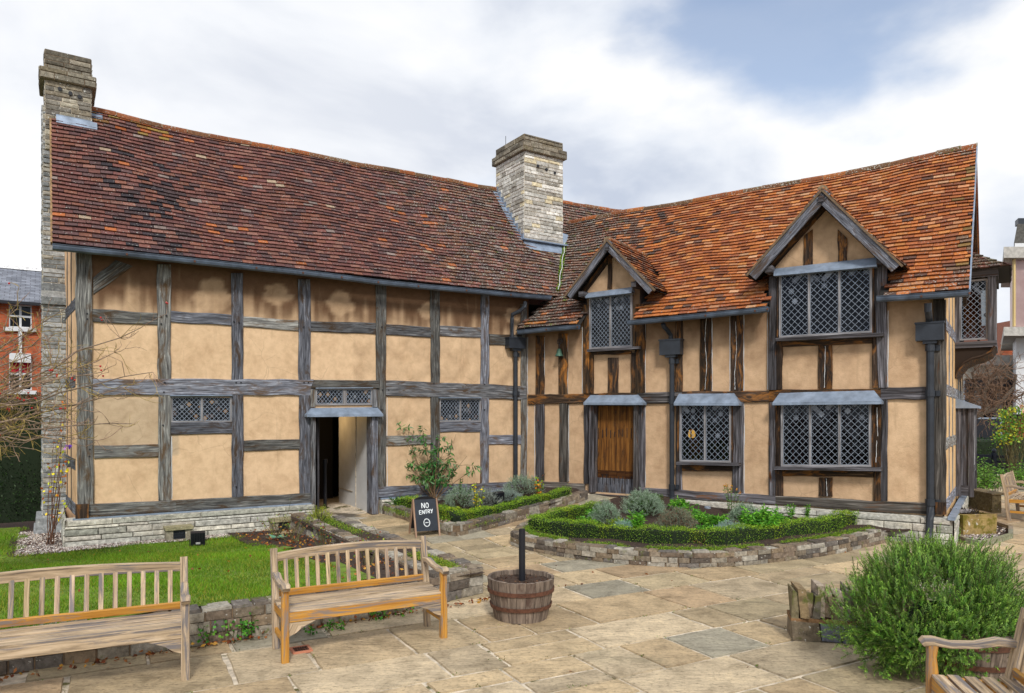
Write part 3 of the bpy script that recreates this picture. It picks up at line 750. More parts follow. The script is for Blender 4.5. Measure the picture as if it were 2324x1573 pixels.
# ridge tiles
def ridge(P,u0,u1,name,cols,skip=None,r=.10,step=.42,parent=None):
    mb=MB(); u=u0
    while u<u1:
        a=u; b=min(u1,u+step*ru(.9,1.1))
        if not(skip and skip[0]<(a+b)/2<skip[1]):
            pa,pb=P(a),P(b); d=(pb-pa).normalized(); x=d.cross(Z).normalized(); R=[]
            dz=ru(-.008,.012); k=ru(.8,1.15); c=random.choice(cols); col=(c[0]*k,c[1]*k,c[2]*k,ru(.2,.8))
            for p in (pa+d*.006,pb-d*.006):
                R.append([p+x*(math.cos(t)*r)+Z*(math.sin(t)*r*.9-.035+dz) for t in [math.pi*i/8-.25*(i==0)+.25*(i==8) for i in range(9)]])
            mb.quadgrid(R,col)
            mb.poly(R[0],None,srgb(170,150,120)); mb.poly(R[1],None,srgb(170,150,120))
            q=pb; mb.quadgrid([[q-d*.012+x*(math.cos(t)*r*.97)+Z*(math.sin(t)*r*.86-.03) for t in [math.pi*i/8 for i in range(9)]],[q+d*.012+x*(math.cos(t)*r*.97)+Z*(math.sin(t)*r*.86-.03) for t in [math.pi*i/8 for i in range(9)]]],(*srgb(165,150,125),.3))
        u=b
    return mb.build(name,M['tile'],parent)
RC=[srgb(176,104,56),srgb(156,96,60),srgb(140,98,66),srgb(190,120,66),srgb(126,96,68)]
ridge(lambda u:A2(u,RBA,rA(u)),lu1,UA1,'ridge_tiles',RC,(cu-.1,cu1+.05) if cb1>RBA else None,parent=roofA)
ridge(lambda u:B2(u,RBB,rB(u)),UB0+1.0,UB1,'ridge_tiles',RC,parent=roofB)
# mortar verge strips on the left end and slim slate verge on the right end
mb=MB(); 
for i in range(30):
    a,b=PA(0,S_A*i/30),PA(0,S_A*(i+1)/30); mb.bar(a-dA*.004,b-dA*.004,.03,.05,col=(*srgb(190,165,135),0))
mb.build('verge_mortar',M['mortarw'],roofA)
mb=MB()
for i in range(24):
    L_=UB1-UB0; a,b=PB(L_,S_B*i/24),PB(L_,S_B*(i+1)/24); mb.bar(a+dB*.004-Z*.03,b+dB*.004-Z*.03,.02,.09)
mb.build('verge_flashing',M['lead'],roofB)
# barge boards and purlins below the right verge
mb=MB()
for i in range(8):
    a,b=PB(UB1-UB0-.06,S_B*i/8),PB(UB1-UB0-.06,S_B*(i+1)/8); mb.bar(a-Z*.16,b-Z*.16,.05,.20)
qb=lambda s:B2(UB1-.06,RBB+(RBB+.3)*s,rB(UB1)*(1-s)+zEB(UB1)*s-.16)
for i in range(8): mb.bar(qb(i/8),qb((i+1)/8),.05,.2)
mb.build('barge_board',M['oakB'],house)
# --- gable ends and hidden outer walls (close the volume, dark from inside)
DEPA=2*RBA; DEPB=2*RBB
def gable(W,dep,ze,zr,name,colf,out=0,zb=.13):
    V=[];C=[];Fc=[]; n=24; m_=26
    for i in range(n+1):
        u=dep*i/n; zt=ze+(zr-ze)*(1-abs(u-dep/2)/(dep/2))-.08
        for j in range(m_+1):
            z=zb+(zt-zb)*j/m_; V.append(tuple(W.pt(u,z,out))); C.append((*colf(u,z),1))
    for i in range(n):
        for j in range(m_): a=i*(m_+1)+j; Fc.append((a,a+m_+1,a+m_+2,a+1))
    return vmesh(name,V,C,Fc,M['plaster'],house)
zea=zEA(0)+.3; zeb=zEB(8)+.32
gable(WL,DEPA,zea,rA(0),'gable_wall',lambda u,z:mixc(srgb(230,190,150),BROWN,.1*nz(u,z)))
gable(WE,DEPB,zeb,rB(8),'gable_wall',colE)
mb=MB()
for a,b,z in ((A2(0,DEPA),A2(14,DEPA),4.8),(B2(-1.5,DEPB),B2(8.06,DEPB),4.2)):
    mb.poly([a+Z*.0,b+Z*.0,b+Z*z,a+Z*z])
mb.poly([A2(0,.01,.11),A2(14,.01,.11),A2(14,DEPA,.11),A2(0,DEPA,.11)])
mb.poly([B2(-1,.01,.41),B2(8.0,.01,.41),B2(8.0,DEPB,.41),B2(-1,DEPB,.41)])
# attic/ceiling boards so no sky leaks in
mb.poly([A2(0.02,.03,4.60),A2(14,.03,4.60),A2(14,DEPA,4.60),A2(0.02,DEPA,4.60)])
mb.poly([A2(0.02,.06,2.62),A2(8.6,.06,2.62),A2(8.6,DEPA,2.62),A2(0.02,DEPA,2.62)])
mb.poly([B2(0,.06,2.48),B2(8.0,.06,2.48),B2(8.0,DEPB,2.48),B2(0,DEPB,2.48)])
mb.poly([A2(.04,1.6,.12),A2(3.78,1.6,.12),A2(3.78,1.6,2.6),A2(.04,1.6,2.6)])
mb.poly([A2(5.4,1.6,.12),A2(9.2,1.6,.12),A2(9.2,1.6,2.6),A2(5.4,1.6,2.6)])
mb.poly([B2(.5,2.2,.42),B2(7.9,2.2,.42),B2(7.9,2.2,4.6),B2(.5,2.2,4.6)])
mb.build('inner_wall',M['dark'],house)
# --- timbers of the left wing
O=M['oak']; 
def T(W,q,name,mat=O,**k): return timber(W,q,mat,name,house,**k)
def post(W,xl0,xr0,yt,xl1,xr1,yb,mat=O,**k):
    if len(yt if isinstance(yt,tuple) else (yt,))==1: yt=(yt,yt)
    if not isinstance(yb,tuple): yb=(yb,yb)
    return T(W,[(xl0,yt[0]),(xr0,yt[1]),(xr1,yb[1]),(xl1,yb[0])],'post',mat,o=k.pop('o',.036),**k)
def rail(W,xl,xr,t0,t1,b0,b1,mat=O,name='rail',**k): return T(W,[(xl,t0),(xr,t1),(xr,b1),(xl,b0)],name,mat,o=k.pop('o',.03),**k)
post(WA,172,208,575,176,213,1158,o=.05)
for a in ((357,388,600,360,388,1136),(525,552,620,527,553,1128),(677,704,634,681,708,1122),(853,877,645,858,877,1110),(978,999,655,978,998,1104),(1093,1111,668,1091,1110,1099)): post(WA,*a)
post(WA,1183,1197,690,1183,1197,1094)
for a in ((208,357,701,710,730,737),(388,525,705,714,731,739),(552,677,718,727,741,751),(704,853,729,733,752,758),(877,978,736,743,760,766),(999,1093,739,743,762,766),(1111,1183,758,760,782,784)): rail(WA,*a)
rail(WA,210,712,860,861,897,898,o=.042); rail(WA,876,1195,863,876,899,907,o=.042)
for a in ((214,360,1011,1008,1041,1037),(388,527,958,957,987,984),(554,681,1000,997,1024,1020),(877,978,989,987,1012,1009),(998,1091,958,957,981,980),(1110,1183,987,987,1009,1008)): rail(WA,*a)
rail(WA,188,400,1145,1135.5,1171,1161,name='sill_beam',o=.055); rail(WA,400,708,1135.5,1119,1161,1143.5,name='sill_beam',o=.055)
rail(WA,859,1197,1106,1092,1130,1110,name='sill_beam',o=.055)
T(WA,[(212,630),(212,668),(302,604),(262,590)],'brace',o=.02)
mbx=MB(); q=WA.uz(176,1150,.06); mbx.box(WA.pt(.08,.57,.03),dA*.09,nA*.09,Z*.11,jit=.004); mbx.build('post_foot',M['oakB'],house)
# studs and rails on the left gable end
for u in (.75,1.45):
    T(WL,{'uz':[(u-.05,5.2),(u+.05,5.2),(u+.05,.6),(u-.05,.6)]},'post',M['oakD'],o=.008)
for z in (.58,1.3,2.65,3.9): T(WL,{'uz':[(.1,z+.1),(4.5,z+.1),(4.5,z-.1),(.1,z-.1)]},'rail',M['oak'],o=.008)
# pegs
pg=MB()
for (x,y) in ((198,712),(198,724),(366,718),(378,716),(366,735),(531,730),(543,732),(374,868),(536,868),(547,868),(372,890),(690,868),(700,868),(868,885),(882,885),(204,880),(204,1020),(203,1036),(985,870),(1100,872),(370,965),(867,930),(536,1105),(985,1012),(1100,930),(867,742),(690,742)):
    u,z=WA.uz(x,y,.05); c=WA.pt(u,z,.045); pg.box(c,dA*.011,nA*.012,Z*.011)
pg.build('peg',M['black'],house)
# --- timbers of the right wing
OB=M['oakB']; OD=M['oakD']
for a,mt in (((1215,1234,762,1215,1234,897),OB),((1267,1287,757,1267,1287,897),OB),((1379,1402,812,1379,1402,892),OB),((1532,1548,722,1532,1548,889),OB),((1588,1614,716,1588,1614,888),OB),((1658,1686,708,1658,1686,888),OB),((1857,1888,783,1857,1888,883),OB),
             ((1215,1234,917,1215,1234,1090),OD),((1269,1289,916,1269,1289,1094),OD),((1446,1463,915,1446,1463,1106),OD),((1325,1335,915,1325,1335,1098),OD),((1534,1546,912,1534,1548,1118),OD),((1662,1687,912,1662,1687,1127),OD),((1745,1759,910,1745,1759,1130),OD),((1999,2014,908,1999,2014,1137),OD),((1858,1889,1084,1858,1889,1127),OB),((1759,1775,912,1759,1777,1131),OB),((1980,1999,910,1982,1999,1137),OB)): post(WB,*a,mat=mt)
post(WB,2117,2146,680,2117,2146,1142,mat=OD,o=.05)
post(WB,1323,1337,692,1323,1337,893,mat=OB,o=.06); post(WB,1337,1345,800,1337,1345,893,mat=OB,o=.055)
post(WB,1441,1462,690,1441,1462,892,mat=OB,o=.06); post(WB,1432,1441,800,1432,1441,892,mat=OB,o=.055)
post(WB,1744,1762,628,1744,1762,885,mat=OD,o=.07); post(WB,1762,1774,765,1762,1774,884,mat=OB,o=.06)
post(WB,1980,2013,595,1994,2013,880,mat=OD,o=.07); post(WB,1979,1994,765,1979,1994,880,mat=OB,o=.06)
for xl,xr,t0,t1,b0,b1,mt in ((1198,1325,895.5,894,918,915,OB),(1445,1548,891,890,916,915,OD),(1548,1745,888.5,887,914,912,OB),(1745,1999,884,883,912,909,OB),(1999,2117,879,877,908,906,OD),(1325,1445,893,891,917,916,OB)): rail(WB,xl,xr,t0,t1,b0,b1,mat=mt,o=.045)
rail(WB,1198,1326,1090,1098,1112,1120,mat=OD,name='sill_beam',o=.055); rail(WB,1446,1760,1106,1126,1124,1145,mat=OD,name='sill_beam',o=.055); rail(WB,1760,2122,1126,1144,1145,1170,mat=OD,name='sill_beam',o=.055)
for a in ((1548,1662,1056,1055,1069,1070),(1776,1981,1066,1064,1081,1084),(1345,1432,798,796,806,803),(1774,1980,770,764,787,779)): rail(WB,*a,mat=OB,o=.04)
mbx=MB(); mbx.box(WB.pt(8.03,.60,.02),dB*.07,nB*.07,Z*.10,jit=.004); mbx.build('post_foot',M['oakB'],house)
# white lime pointing down some of the timber edges
def whiteline(W,pts,w=.016):
    mb=MB(); P=[]
    for (x0,y0),(x1,y1) in zip(pts,pts[1:]):
        for i in range(10): P.append((x0+(x1-x0)*i/10+ru(-.5,.5),y0+(y1-y0)*i/10))
    P.append(pts[-1]); rows=[[],[]]
    for x,y in P:
        off_=.072 if 1985<pts[0][0]<2000 else (.045 if len(pts)==4 or 1870<pts[0][0]<1880 else .006); u,z=W.uz(x,y,off_); k=w*ru(.4,1.2)*(.55 if off_>.01 else 1); rows[0].append(W.pt(u-k/2,z,off_)); rows[1].append(W.pt(u+k/2,z,off_))
    mb.quadgrid(rows[::-1]); mb.build('lime_pointing',M['white'],house)
for p in ([(1198,765),(1197,850),(1198,895)],[(1198,920),(1196,1000),(1194,1090)],[(1235.5,765),(1235.5,896)],[(1288.5,762),(1288.5,893)],[(1321.5,742),(1321.5,892)],[(1464.5,735),(1464.5,891)],[(1616,720),(1616,887)],[(1688,712),(1688,887)],[(1656.5,712),(1656.5,887)],[(1669,730),(1672,790),(1667,850),(1668,884)],[(1603,722),(1600,770),(1604,830),(1600,884)],[(1873,785),(1871,880)],[(1875,1086),(1877,1126)],[(1990,1000),(1988,1050)],[(1990,925),(1992,990)],[(1742,700),(1742,884)],[(2015.5,705),(2015,878)],[(1213.5,920),(1213.5,1088)],[(1291,918),(1291,1092)],[(1464.5,918),(1464.5,1104)],[(1689,915),(1689,1126)],[(389.5,990),(390,1132)],[(878.5,900),(878.5,1104)]): whiteline(WB if p[0][0]>1190 else WA,p)
# --- windows
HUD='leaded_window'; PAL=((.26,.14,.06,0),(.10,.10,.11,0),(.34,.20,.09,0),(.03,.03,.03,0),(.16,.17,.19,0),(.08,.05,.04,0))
def lw(W,xl,xr,tl,tr,bl,br,o,n,**k):
    a=W.uz(xl,tl,o); b=W.uz(xr,tr,o); c=W.uz(xl,bl,o); d=W.uz(xr,br,o)
    return leaded_window(W,a[0],b[0],c[1],d[1],a[1],b[1],o,n,HUD,house,**k)
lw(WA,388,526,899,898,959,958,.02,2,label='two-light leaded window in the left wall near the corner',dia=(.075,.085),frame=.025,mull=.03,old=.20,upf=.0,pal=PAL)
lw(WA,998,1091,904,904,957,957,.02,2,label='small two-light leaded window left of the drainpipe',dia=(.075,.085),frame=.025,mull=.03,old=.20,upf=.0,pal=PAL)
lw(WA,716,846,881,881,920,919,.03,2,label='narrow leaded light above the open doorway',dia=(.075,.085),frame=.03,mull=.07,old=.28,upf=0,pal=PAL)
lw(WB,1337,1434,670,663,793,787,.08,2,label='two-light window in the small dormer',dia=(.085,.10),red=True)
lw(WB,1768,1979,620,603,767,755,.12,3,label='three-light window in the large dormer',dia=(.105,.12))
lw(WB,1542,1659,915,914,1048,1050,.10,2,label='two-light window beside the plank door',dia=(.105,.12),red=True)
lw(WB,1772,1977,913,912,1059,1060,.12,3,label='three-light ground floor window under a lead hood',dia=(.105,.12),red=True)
def sill(xl,xr,y0,y1,h,o,mat=OD):
    mb=MB(); a=WB.uz(xl,y0,o); b=WB.uz(xr,y1,o); p=WB.pt(a[0],a[1]-h/2,o/2); q=WB.pt(b[0],b[1]-h/2,o/2)
    mb.bar(p,q,o,h); return mb.build('window_sill',mat,house)
sill(1332,1450,793,786,.05,.17); sill(1760,2003,767,755,.055,.22); sill(1534,1676,1048,1051,.055,.20); sill(1757,2000,1059,1062,.055,.22)
# jamb boards that carry the projecting windows
for x,yt,yb in ((1540,916,1046),(1661,914,1048),(1769,914,1058),(1980,912,1060),(1766,622,765),(1982,604,756)):
    mb=MB(); a=WB.uz(x,yt,.06); b=WB.uz(x,yb,.06); mb.bar(WB.pt(a[0],a[1],.05),WB.pt(a[0],b[1],.05),.03,.085,up=-nB); mb.build('window_jamb',OB,house)
lead_hood(WB,1529,1676,1541,1666,915,915,893,892,.24,house); lead_hood(WB,1753,2001,1770,1983,914,911,891,885,.26,house)
lead_hood(WB,1324,1459,1341,1448,914,914,896,895,.22,house); lead_hood(WA,697,870,706,856,941,940,926,924,.20,house)
# lead drips over the small left-wing windows, board over the transom light
for a,b,y0,y1 in ((386,527,898,897),(996,1092,903,903),(716,846,881,880)):
    mb=MB(); p=WA.uz(a,y0,.06); q=WA.uz(b,y1,.06); mb.bar(WA.pt(*p,.05),WA.pt(*q,.05),.06,.014); mb.build('lead_drip',M['lead'],house)
T(WA,[(714,862),(858,863),(862,881),(706,881)],'transom_board',o=.075)
T(WA,[(706,884),(716,884),(716,924),(706,924)],'transom_post',o=.06); T(WA,[(846,884),(857,884),(857,924),(846,924)],'transom_post',o=.06)
# --- door frames and doors
def jamb(W,xl,xr,yt,yb,o,mat=O,dep=.2): return T(W,[(xl,yt),(xr,yt),(xr,yb),(xl,yb)],'door_jamb',mat,o=o,depth=dep)
jamb(WA,707,717,940,1153,.12,dep=.26); jamb(WA,844,859,940,1167,.12,dep=.26)
T(WA,[(700,937),(866,937),(866,945),(700,945)],'door_head',OD,o=.13,depth=.2)
jamb(WB,1335,1347,918,1118,.12,mat=OD); jamb(WB,1437,1447,918,1127,.12,mat=OD)
T(WB,[(1333,914),(1450,914),(1450,921),(1333,921)],'door_head',OD,o=.13,depth=.2)
# plank door, set back a little, with vertical boards
uL,_=WB.uz(1346,1000,-.08); uR,_=WB.uz(1438,1000,-.08); zb_=.44; zt_=WB.uz(1390,914)[1]
door=None; nb=5
mb=MB()
for i in range(nb):
    a=uL+(uR-uL)*i/nb+.003; b=uL+(uR-uL)*(i+1)/nb-.003; k=ru(.85,1.15)
    for z0,z1,col,mi in ((zb_,zb_+.34,(.8*k,.8*k,.8*k),1),(zb_+.34,zb_+.50,(.35,.30,.28),0),(zb_+.50,zt_,(k,k*.98,k*.95),0)):
        mb.box(WB.pt((a+b)/2,(z0+z1)/2,-.09),dB*((b-a)/2),nB*.02,Z*((z1-z0)/2),(*col,0),mi)
door=mb.build('plank_door',[M['door'],M['oak']],house); door['label']='orange-brown vertical plank door'
nl=MB()
for i in range(nb*2):
    for zz in (zb_+.30,zb_+1.28):
        u=uL+(uR-uL)*(i+.5)/(nb*2); nl.box(WB.pt(u,zz+ru(-.02,.02),-.066),dB*.006,nB*.004,Z*ru(.05,.12))
nl.build('nail_streak',M['black'],door)
mb=MB(); mb.bar(WB.pt(uL,zb_-.01,-.02),WB.pt(uR,zb_-.01,-.02),.24,.03); mb.build('door_step',M['oakD'],house)
# the open doorway: white reveal wall, dark hall, slab floor inside
uJ=WA.uz(844,1100,-.02)[0]
PW=Wall(A2(uJ+.01,0),nA,-dA); pL=PW.uz(769,1100)[0]; print('partition',pL)
mb=MB(); mb.box(A2(uJ+.04,.08+(pL-.08)/2,1.15),dA*.03,nA*((pL-.08)/2),Z*1.03); 
rev=mb.build('white_partition',M['white'],house)
mb=MB(); mb.box(A2(uJ-.0,.9,1.15),dA*.006,nA*.006,Z*1.0); mb.box(A2(uJ-.0,.9+.6,.50),dA*.006,nA*.4,Z*.006); mb.build('panel_joint',M['mortarw'],rev)
uK=WA.uz(718,1100,-.02)[0]
mb=MB(); mb.box(A2(uK+.16,.75,1.15),dA*.02,nA*.35,Z*1.03); mb.build('inner_door',M['oakD'],house)
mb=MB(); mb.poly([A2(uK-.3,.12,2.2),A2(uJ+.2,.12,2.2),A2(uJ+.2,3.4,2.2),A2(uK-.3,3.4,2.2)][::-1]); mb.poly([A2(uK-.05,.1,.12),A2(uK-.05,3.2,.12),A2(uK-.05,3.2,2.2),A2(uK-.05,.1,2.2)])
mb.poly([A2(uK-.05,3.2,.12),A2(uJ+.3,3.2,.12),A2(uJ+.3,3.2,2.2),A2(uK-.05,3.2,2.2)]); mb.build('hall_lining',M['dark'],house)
mb=MB()
for i in range(5):
    for j in range(3):
        c=pick([srgb(120,112,100),srgb(100,94,86),srgb(135,124,108)])(); a=uK-.1+j*.5+ (i%2)*.12; mb.box(A2(a+.25,-.02+.25+i*.5,.125),dA*.244,nA*.244,Z*.012,c,0)
mb.build('hall_floor',M['slab'],house)
pl=bpy.data.lights.new('hall_lamp','POINT'); pl.energy=11; pl.color=(1,.62,.25); pl.shadow_soft_size=.05
plo=bpy.data.objects.new('hall_lamp',pl); scene.collection.objects.link(plo); plo.location=A2(uJ-.62,1.7,2.12)
# lit lampshade seen through the window beside the plank door
mb=MB(); u_,z_=WB.uz(1570,985,-.6); mb.lathe(WB.pt(u_,z_,-.6),[(.02,.09),(.05,.08),(.075,.0),(.07,-.05),(.04,-.08)],14); mb.build('lamp_shade',M['lampglow'],house)
mb=MB(); mb.box(WB.pt(u_-.02,z_-.4,-.9),dB*.12,nB*.05,Z*.3); mb.build('chair_back',M['door'],house)
# --- dormers
def dormer(D,tileP,ncol,name,postsx,win_top,tie,brk,sz):
    o=D['o']; uc=D['uc']
    # gable wall
    zb=win_top; V=[];C=[];Fc=[]; n=16
    wl,wr=D['wl']+.05,D['wr']-.05
    for i in range(n+1):
        u=wl+(wr-wl)*i/n; zt=zdorm(D,u)-.12
        for j in range(9): z=zb+(max(zt,zb+.01)-zb)*j/8; V.append(tuple(WB.pt(u,z,.03))); C.append((*mixc(TANB,BROWN,.25*nz(u*4,z*4)),1))
    for i in range(n):
        for j in range(8): a=i*9+j; Fc.append((a,a+9,a+10,a+1))
    dg=vmesh('dormer_gable',V,C,Fc,M['plaster'],house)
    # cheeks
    mb=MB()
    for u in (D['wl']+.02,D['wr']-.02):
        zc=zdorm(D,u)-.06
        mb.poly([WB.pt(u,zb-1.3,.04),WB.pt(u,zc,.04),WB.pt(u,zc,-2.0),WB.pt(u,zb-1.3,-.3)])
    mb.build('dormer_cheek',OD,house)
    # slopes: from ridge depth back until below main roof
    for side in (-1,1):
        uf,zf=(D['ul'],D['zl']) if side<0 else (D['ur'],D['zr'])
        S=math.hypot(uc-uf,D['za']-zf); Ld=3.2
        def P(a,v,side=side,uf=uf,zf=zf,S=S):
            t=v/S; u=uf+(uc-uf)*t; z=zf+(D['za']-zf)*t-.03*math.sin(math.pi*t)
            oo=(o-a) if side>0 else (o-(Ld-a))
            return WB.pt(u,z,oo)
        def keep(p,a,v):
            ub,bb=toB(p); return bb<RBB and p.z>zmainB(bb,ub)-.05
        def colf(a,v):
            c=random.choice(TB if rnd()<.45 else TD+[srgb(140,84,56)]); k=ru(.8,1.15); return (c[0]*k,c[1]*k,c[2]*k,max(0,min(1,.35+ru(-.1,.35))))
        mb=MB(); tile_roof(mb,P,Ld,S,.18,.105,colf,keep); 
        rr=mb.build('dormer_roof',M['tile'],house)
        dk=MB()
        for i in range(16):
            for j in range(8):
                p=[P(Ld*i/16,S*j/8),P(Ld*(i+1)/16,S*j/8),P(Ld*(i+1)/16,S*(j+1)/8),P(Ld*i/16,S*(j+1)/8)]
                if keep(sum(p,Vector())/4,0,0): dk.poly([q-Z*.025 for q in p])
        dk.build('roof_deck',M['dark'],rr)
        # mortar edge then barge board
        mb=MB(); a_=WB.pt(uf,zf,o+.005); b_=WB.pt(uc,D['za'],o+.005); nn=(b_-a_).normalized(); dn=Vector((nn.x,nn.y,nn.z)).cross(nB).normalized()
        if dn.z>0: dn=-dn
        mb.bar(a_+dn*.028,b_+dn*.028,.04,.035,up=dn,col=(1,1,1,0)); mb.build('verge_mortar',M['mortar'],rr)
        mb=MB(); k=sz; mb.bar(a_+dn*(.045+k/2)+nn*.05-nB*-.02,b_+dn*(.045+k/2)*1.0-nB*-.02,.045,k,up=dn); mb.build('barge_board',M['oak'],house)
        mb=MB(); mb.bar(WB.pt(uf,zf,.02)+dn*.14+nn*.25,WB.pt(uc,D['za'],.02)+dn*.14,.05,.12,up=dn); mb.build('inner_rafter',OB,house)
    ridge(lambda a:WB.pt(uc,D['za'],o-a),.0,min(2.4,(D['za']-zmainB(-o,uc))/((rB(4)-zEB(4))/(RBB+EB_O))+.05),'ridge_tiles',[srgb(150,100,60),srgb(130,96,70),srgb(170,105,60)],r=.085,parent=dg)
    for q in postsx:
        timber(WB,q,OB,'gable_stud',house,o=.06,depth=.06)
    (xa,ya0,ya1),(xb,yb0,yb1)=tie
    mb=MB(); a=WB.uz(xa,ya0,.16); a2=WB.uz(xa,ya1,.26); b=WB.uz(xb,yb0,.16); b2=WB.uz(xb,yb1,.26)
    t0,t1,s0,s1=WB.pt(*a,.08),WB.pt(*b,.08),WB.pt(*a2,.24),WB.pt(*b2,.24)
    mb.poly([s0,s1,t1,t0]); mb.poly([s0-Z*.03,s1-Z*.03,s1,s0]); mb.poly([WB.pt(a2[0],a2[1]-.03,.05),WB.pt(b2[0],b2[1]-.03,.05),s1-Z*.03,s0-Z*.03]); mb.poly([t0,s0,s0-nB*-.19]); mb.poly([t1,s1,s1-nB*-.19])
    mb.build('lead_apron',M['lead'],house)
    for (x,y,s) in brk:
        mb=MB(); u,z=WB.uz(x,y,.25); mb.box(WB.pt(u,z,.12),dB*s,nB*.20,Z*s,jit=.004); mb.build('plate_end',OD,house)
dormer(D1,None,0,'small',[[(1378,585),(1388,585),(1388,655),(1378,655)]],WB.uz(1380,660)[1],((1327,664,673),(1432,650,661)),[(1322,668,.055),(1441,646,.055)],.12)
mb=MB(); u,z=WB.uz(1378,565,.38); mb.box(WB.pt(u,z,.30),dB*.035,nB*.12,Z*.04,jit=.003); mb.build('ridge_piece',OD,house)
dormer(D2,None,0,'large',[[(1824,535),(1844,520),(1844,606),(1824,610)],[(1901,520),(1922,540),(1922,598),(1901,601)]],WB.uz(1866,606)[1],((1755,608,622),(1990,582,600)),[(1746,612,.06),(1999,592,.06)],.15)
mb=MB(); u,z=WB.uz(1864,452,.42); mb.box(WB.pt(u,z,.33),dB*.04,nB*.12,Z*.045,jit=.003); mb.build('ridge_piece',OD,house)
# --- gutters and downpipes
gutter(WA,[(119,555),(624,607),(908,641),(1249,673)],EA_O+.07,house)
gutter(WB,[(1177,750),(1314,737)],EB_O+.07,house); gutter(WB,[(1426,728),(1702,701),(1744,697)],EB_O+.07,house); gutter(WB,[(1990,674),(2201,660)],EB_O+.07,house)
def downpipe(W,xc,neck,hop,y0,y1,rpx,joints,shoe=None,label=None):
    o=.10; u,zt=W.uz(xc,y0,o); _,zb=W.uz(xc,y1,o); r=rpx
    mb=MB(); mb.tube([W.pt(u,zt,o),W.pt(u,zb,o)],r,12)
    for y in joints:
        z=W.uz(xc,y,o)[1]; mb.tube([W.pt(u,z-.05,o),W.pt(u,z+.05,o)],r*1.28,12); mb.box(W.pt(u+r*1.9,z,o-.04),W.d*.03,W.o*.02,Z*.045)
    if shoe: mb.tube([W.pt(*W.uz(*p,o+.03*i),o+.03*i) for i,p in enumerate(shoe)],r,10)
    dp=mb.build('downpipe',M['iron'],house,smooth=False)
    if label: dp['label']=label
    (xl,xr,yt,yb)=hop; a=W.uz(xl,yt,.16); b=W.uz(xr,yb,.16); hm=MB()
    hm.box(W.pt((a[0]+b[0])/2,(a[1]+b[1])/2,.11),W.d*((b[0]-a[0])/2),W.o*.09,Z*((a[1]-b[1])/2),skip=()); hm.box(W.pt((a[0]+b[0])/2,a[1]+.01,.11),W.d*((b[0]-a[0])/2+.012),W.o*.102,Z*.014)
    hm.box(W.pt((a[0]+b[0])/2,b[1]-.025,.11),W.d*((b[0]-a[0])/4),W.o*.06,Z*.025)
    hm.build('hopper',M['iron'],dp)
    nm=MB(); nm.tube([W.pt(*W.uz(x,y,oo),oo) for x,y,oo in neck],r*.9,10); nm.build('swan_neck',M['iron'],dp)
downpipe(WA,1170,[(1192,685,.33),(1191,697,.33),(1180,706,.25),(1163,714,.14),(1162,725,.12),(1162,768,.11)],(1154,1191,767,792),790,1098,.050,(805,893,1092),label='black downpipe in the inner corner')
downpipe(WB,1525,[(1505,735,.38),(1507,742,.33),(1515,750,.22),(1522,760,.13),(1523,775,.11)],(1498,1545,774,804),802,1128,.050,(820,912,1105),shoe=[(1525,1125),(1524,1136),(1517,1146)],label='black downpipe left of the small ground window')
downpipe(WB,2111,[(2106,688,.40),(2106,705,.38),(2108,718,.28),(2109,730,.13),(2109,745,.11)],(2078,2142,736,771),768,1150,.058,(790,893,1140),shoe=[(2111,1150),(2112,1165),(2110,1180),(2109,1210),(2108,1222)],label='black downpipe by the right corner post')
# --- plinths
mb=MB()
def fpl(W,u0,o,sgn=1): return lambda u,z:W.pt(u0+u,z,o)
masonry(mb,fpl(WA,-.16,.16),lambda u:-nA,WA.uz(709,1130)[0]+.16,.34,(.075,.13),(.35,1.1),PLIN,z0=-.12)
masonry(mb,fpl(WA,-.13,.13),lambda u:-nA,WA.uz(709,1130)[0]+.13,.43,(.09,.09),(.7,1.6),PLIN,z0=.34,out=(.02,.03))
masonry(mb,fpl(WA,WA.uz(860,1130)[0],.12),lambda u:-nA,3.6,.43,(.09,.13),(.5,1.3),PLIN,z0=.05)
WLp=Wall(A2(-.16,-.16),nA,-dA); masonry(mb,lambda u,z:WLp.pt(u,z,0),lambda u:-dA,2.3,.43,(.09,.13),(.25,.6),PLIN,z0=-.12)
masonry(mb,fpl(WB,-.1,.12),lambda u:-nB,WB.uz(1335,1100)[0]+.1,.44,(.10,.12),(.6,1.3),PLIN,z0=.2)
u_=WB.uz(1447,1110)[0]
masonry(mb,fpl(WB,u_,.15),lambda u:-nB,8.2-u_,.34,(.075,.12),(.25,.7),PLIN,z0=-.1)
masonry(mb,fpl(WB,u_,.12),lambda u:-nB,8.17-u_,.43,(.10,.10),(.8,1.6),PLIN,z0=.34,out=(.02,.03))
WEp=Wall(B2(8.22,-.16),nB,dB); masonry(mb,lambda u,z:WEp.pt(u,z,0),lambda u:dB,6.2,.40,(.09,.13),(.3,.8),PLIN,z0=-.1)
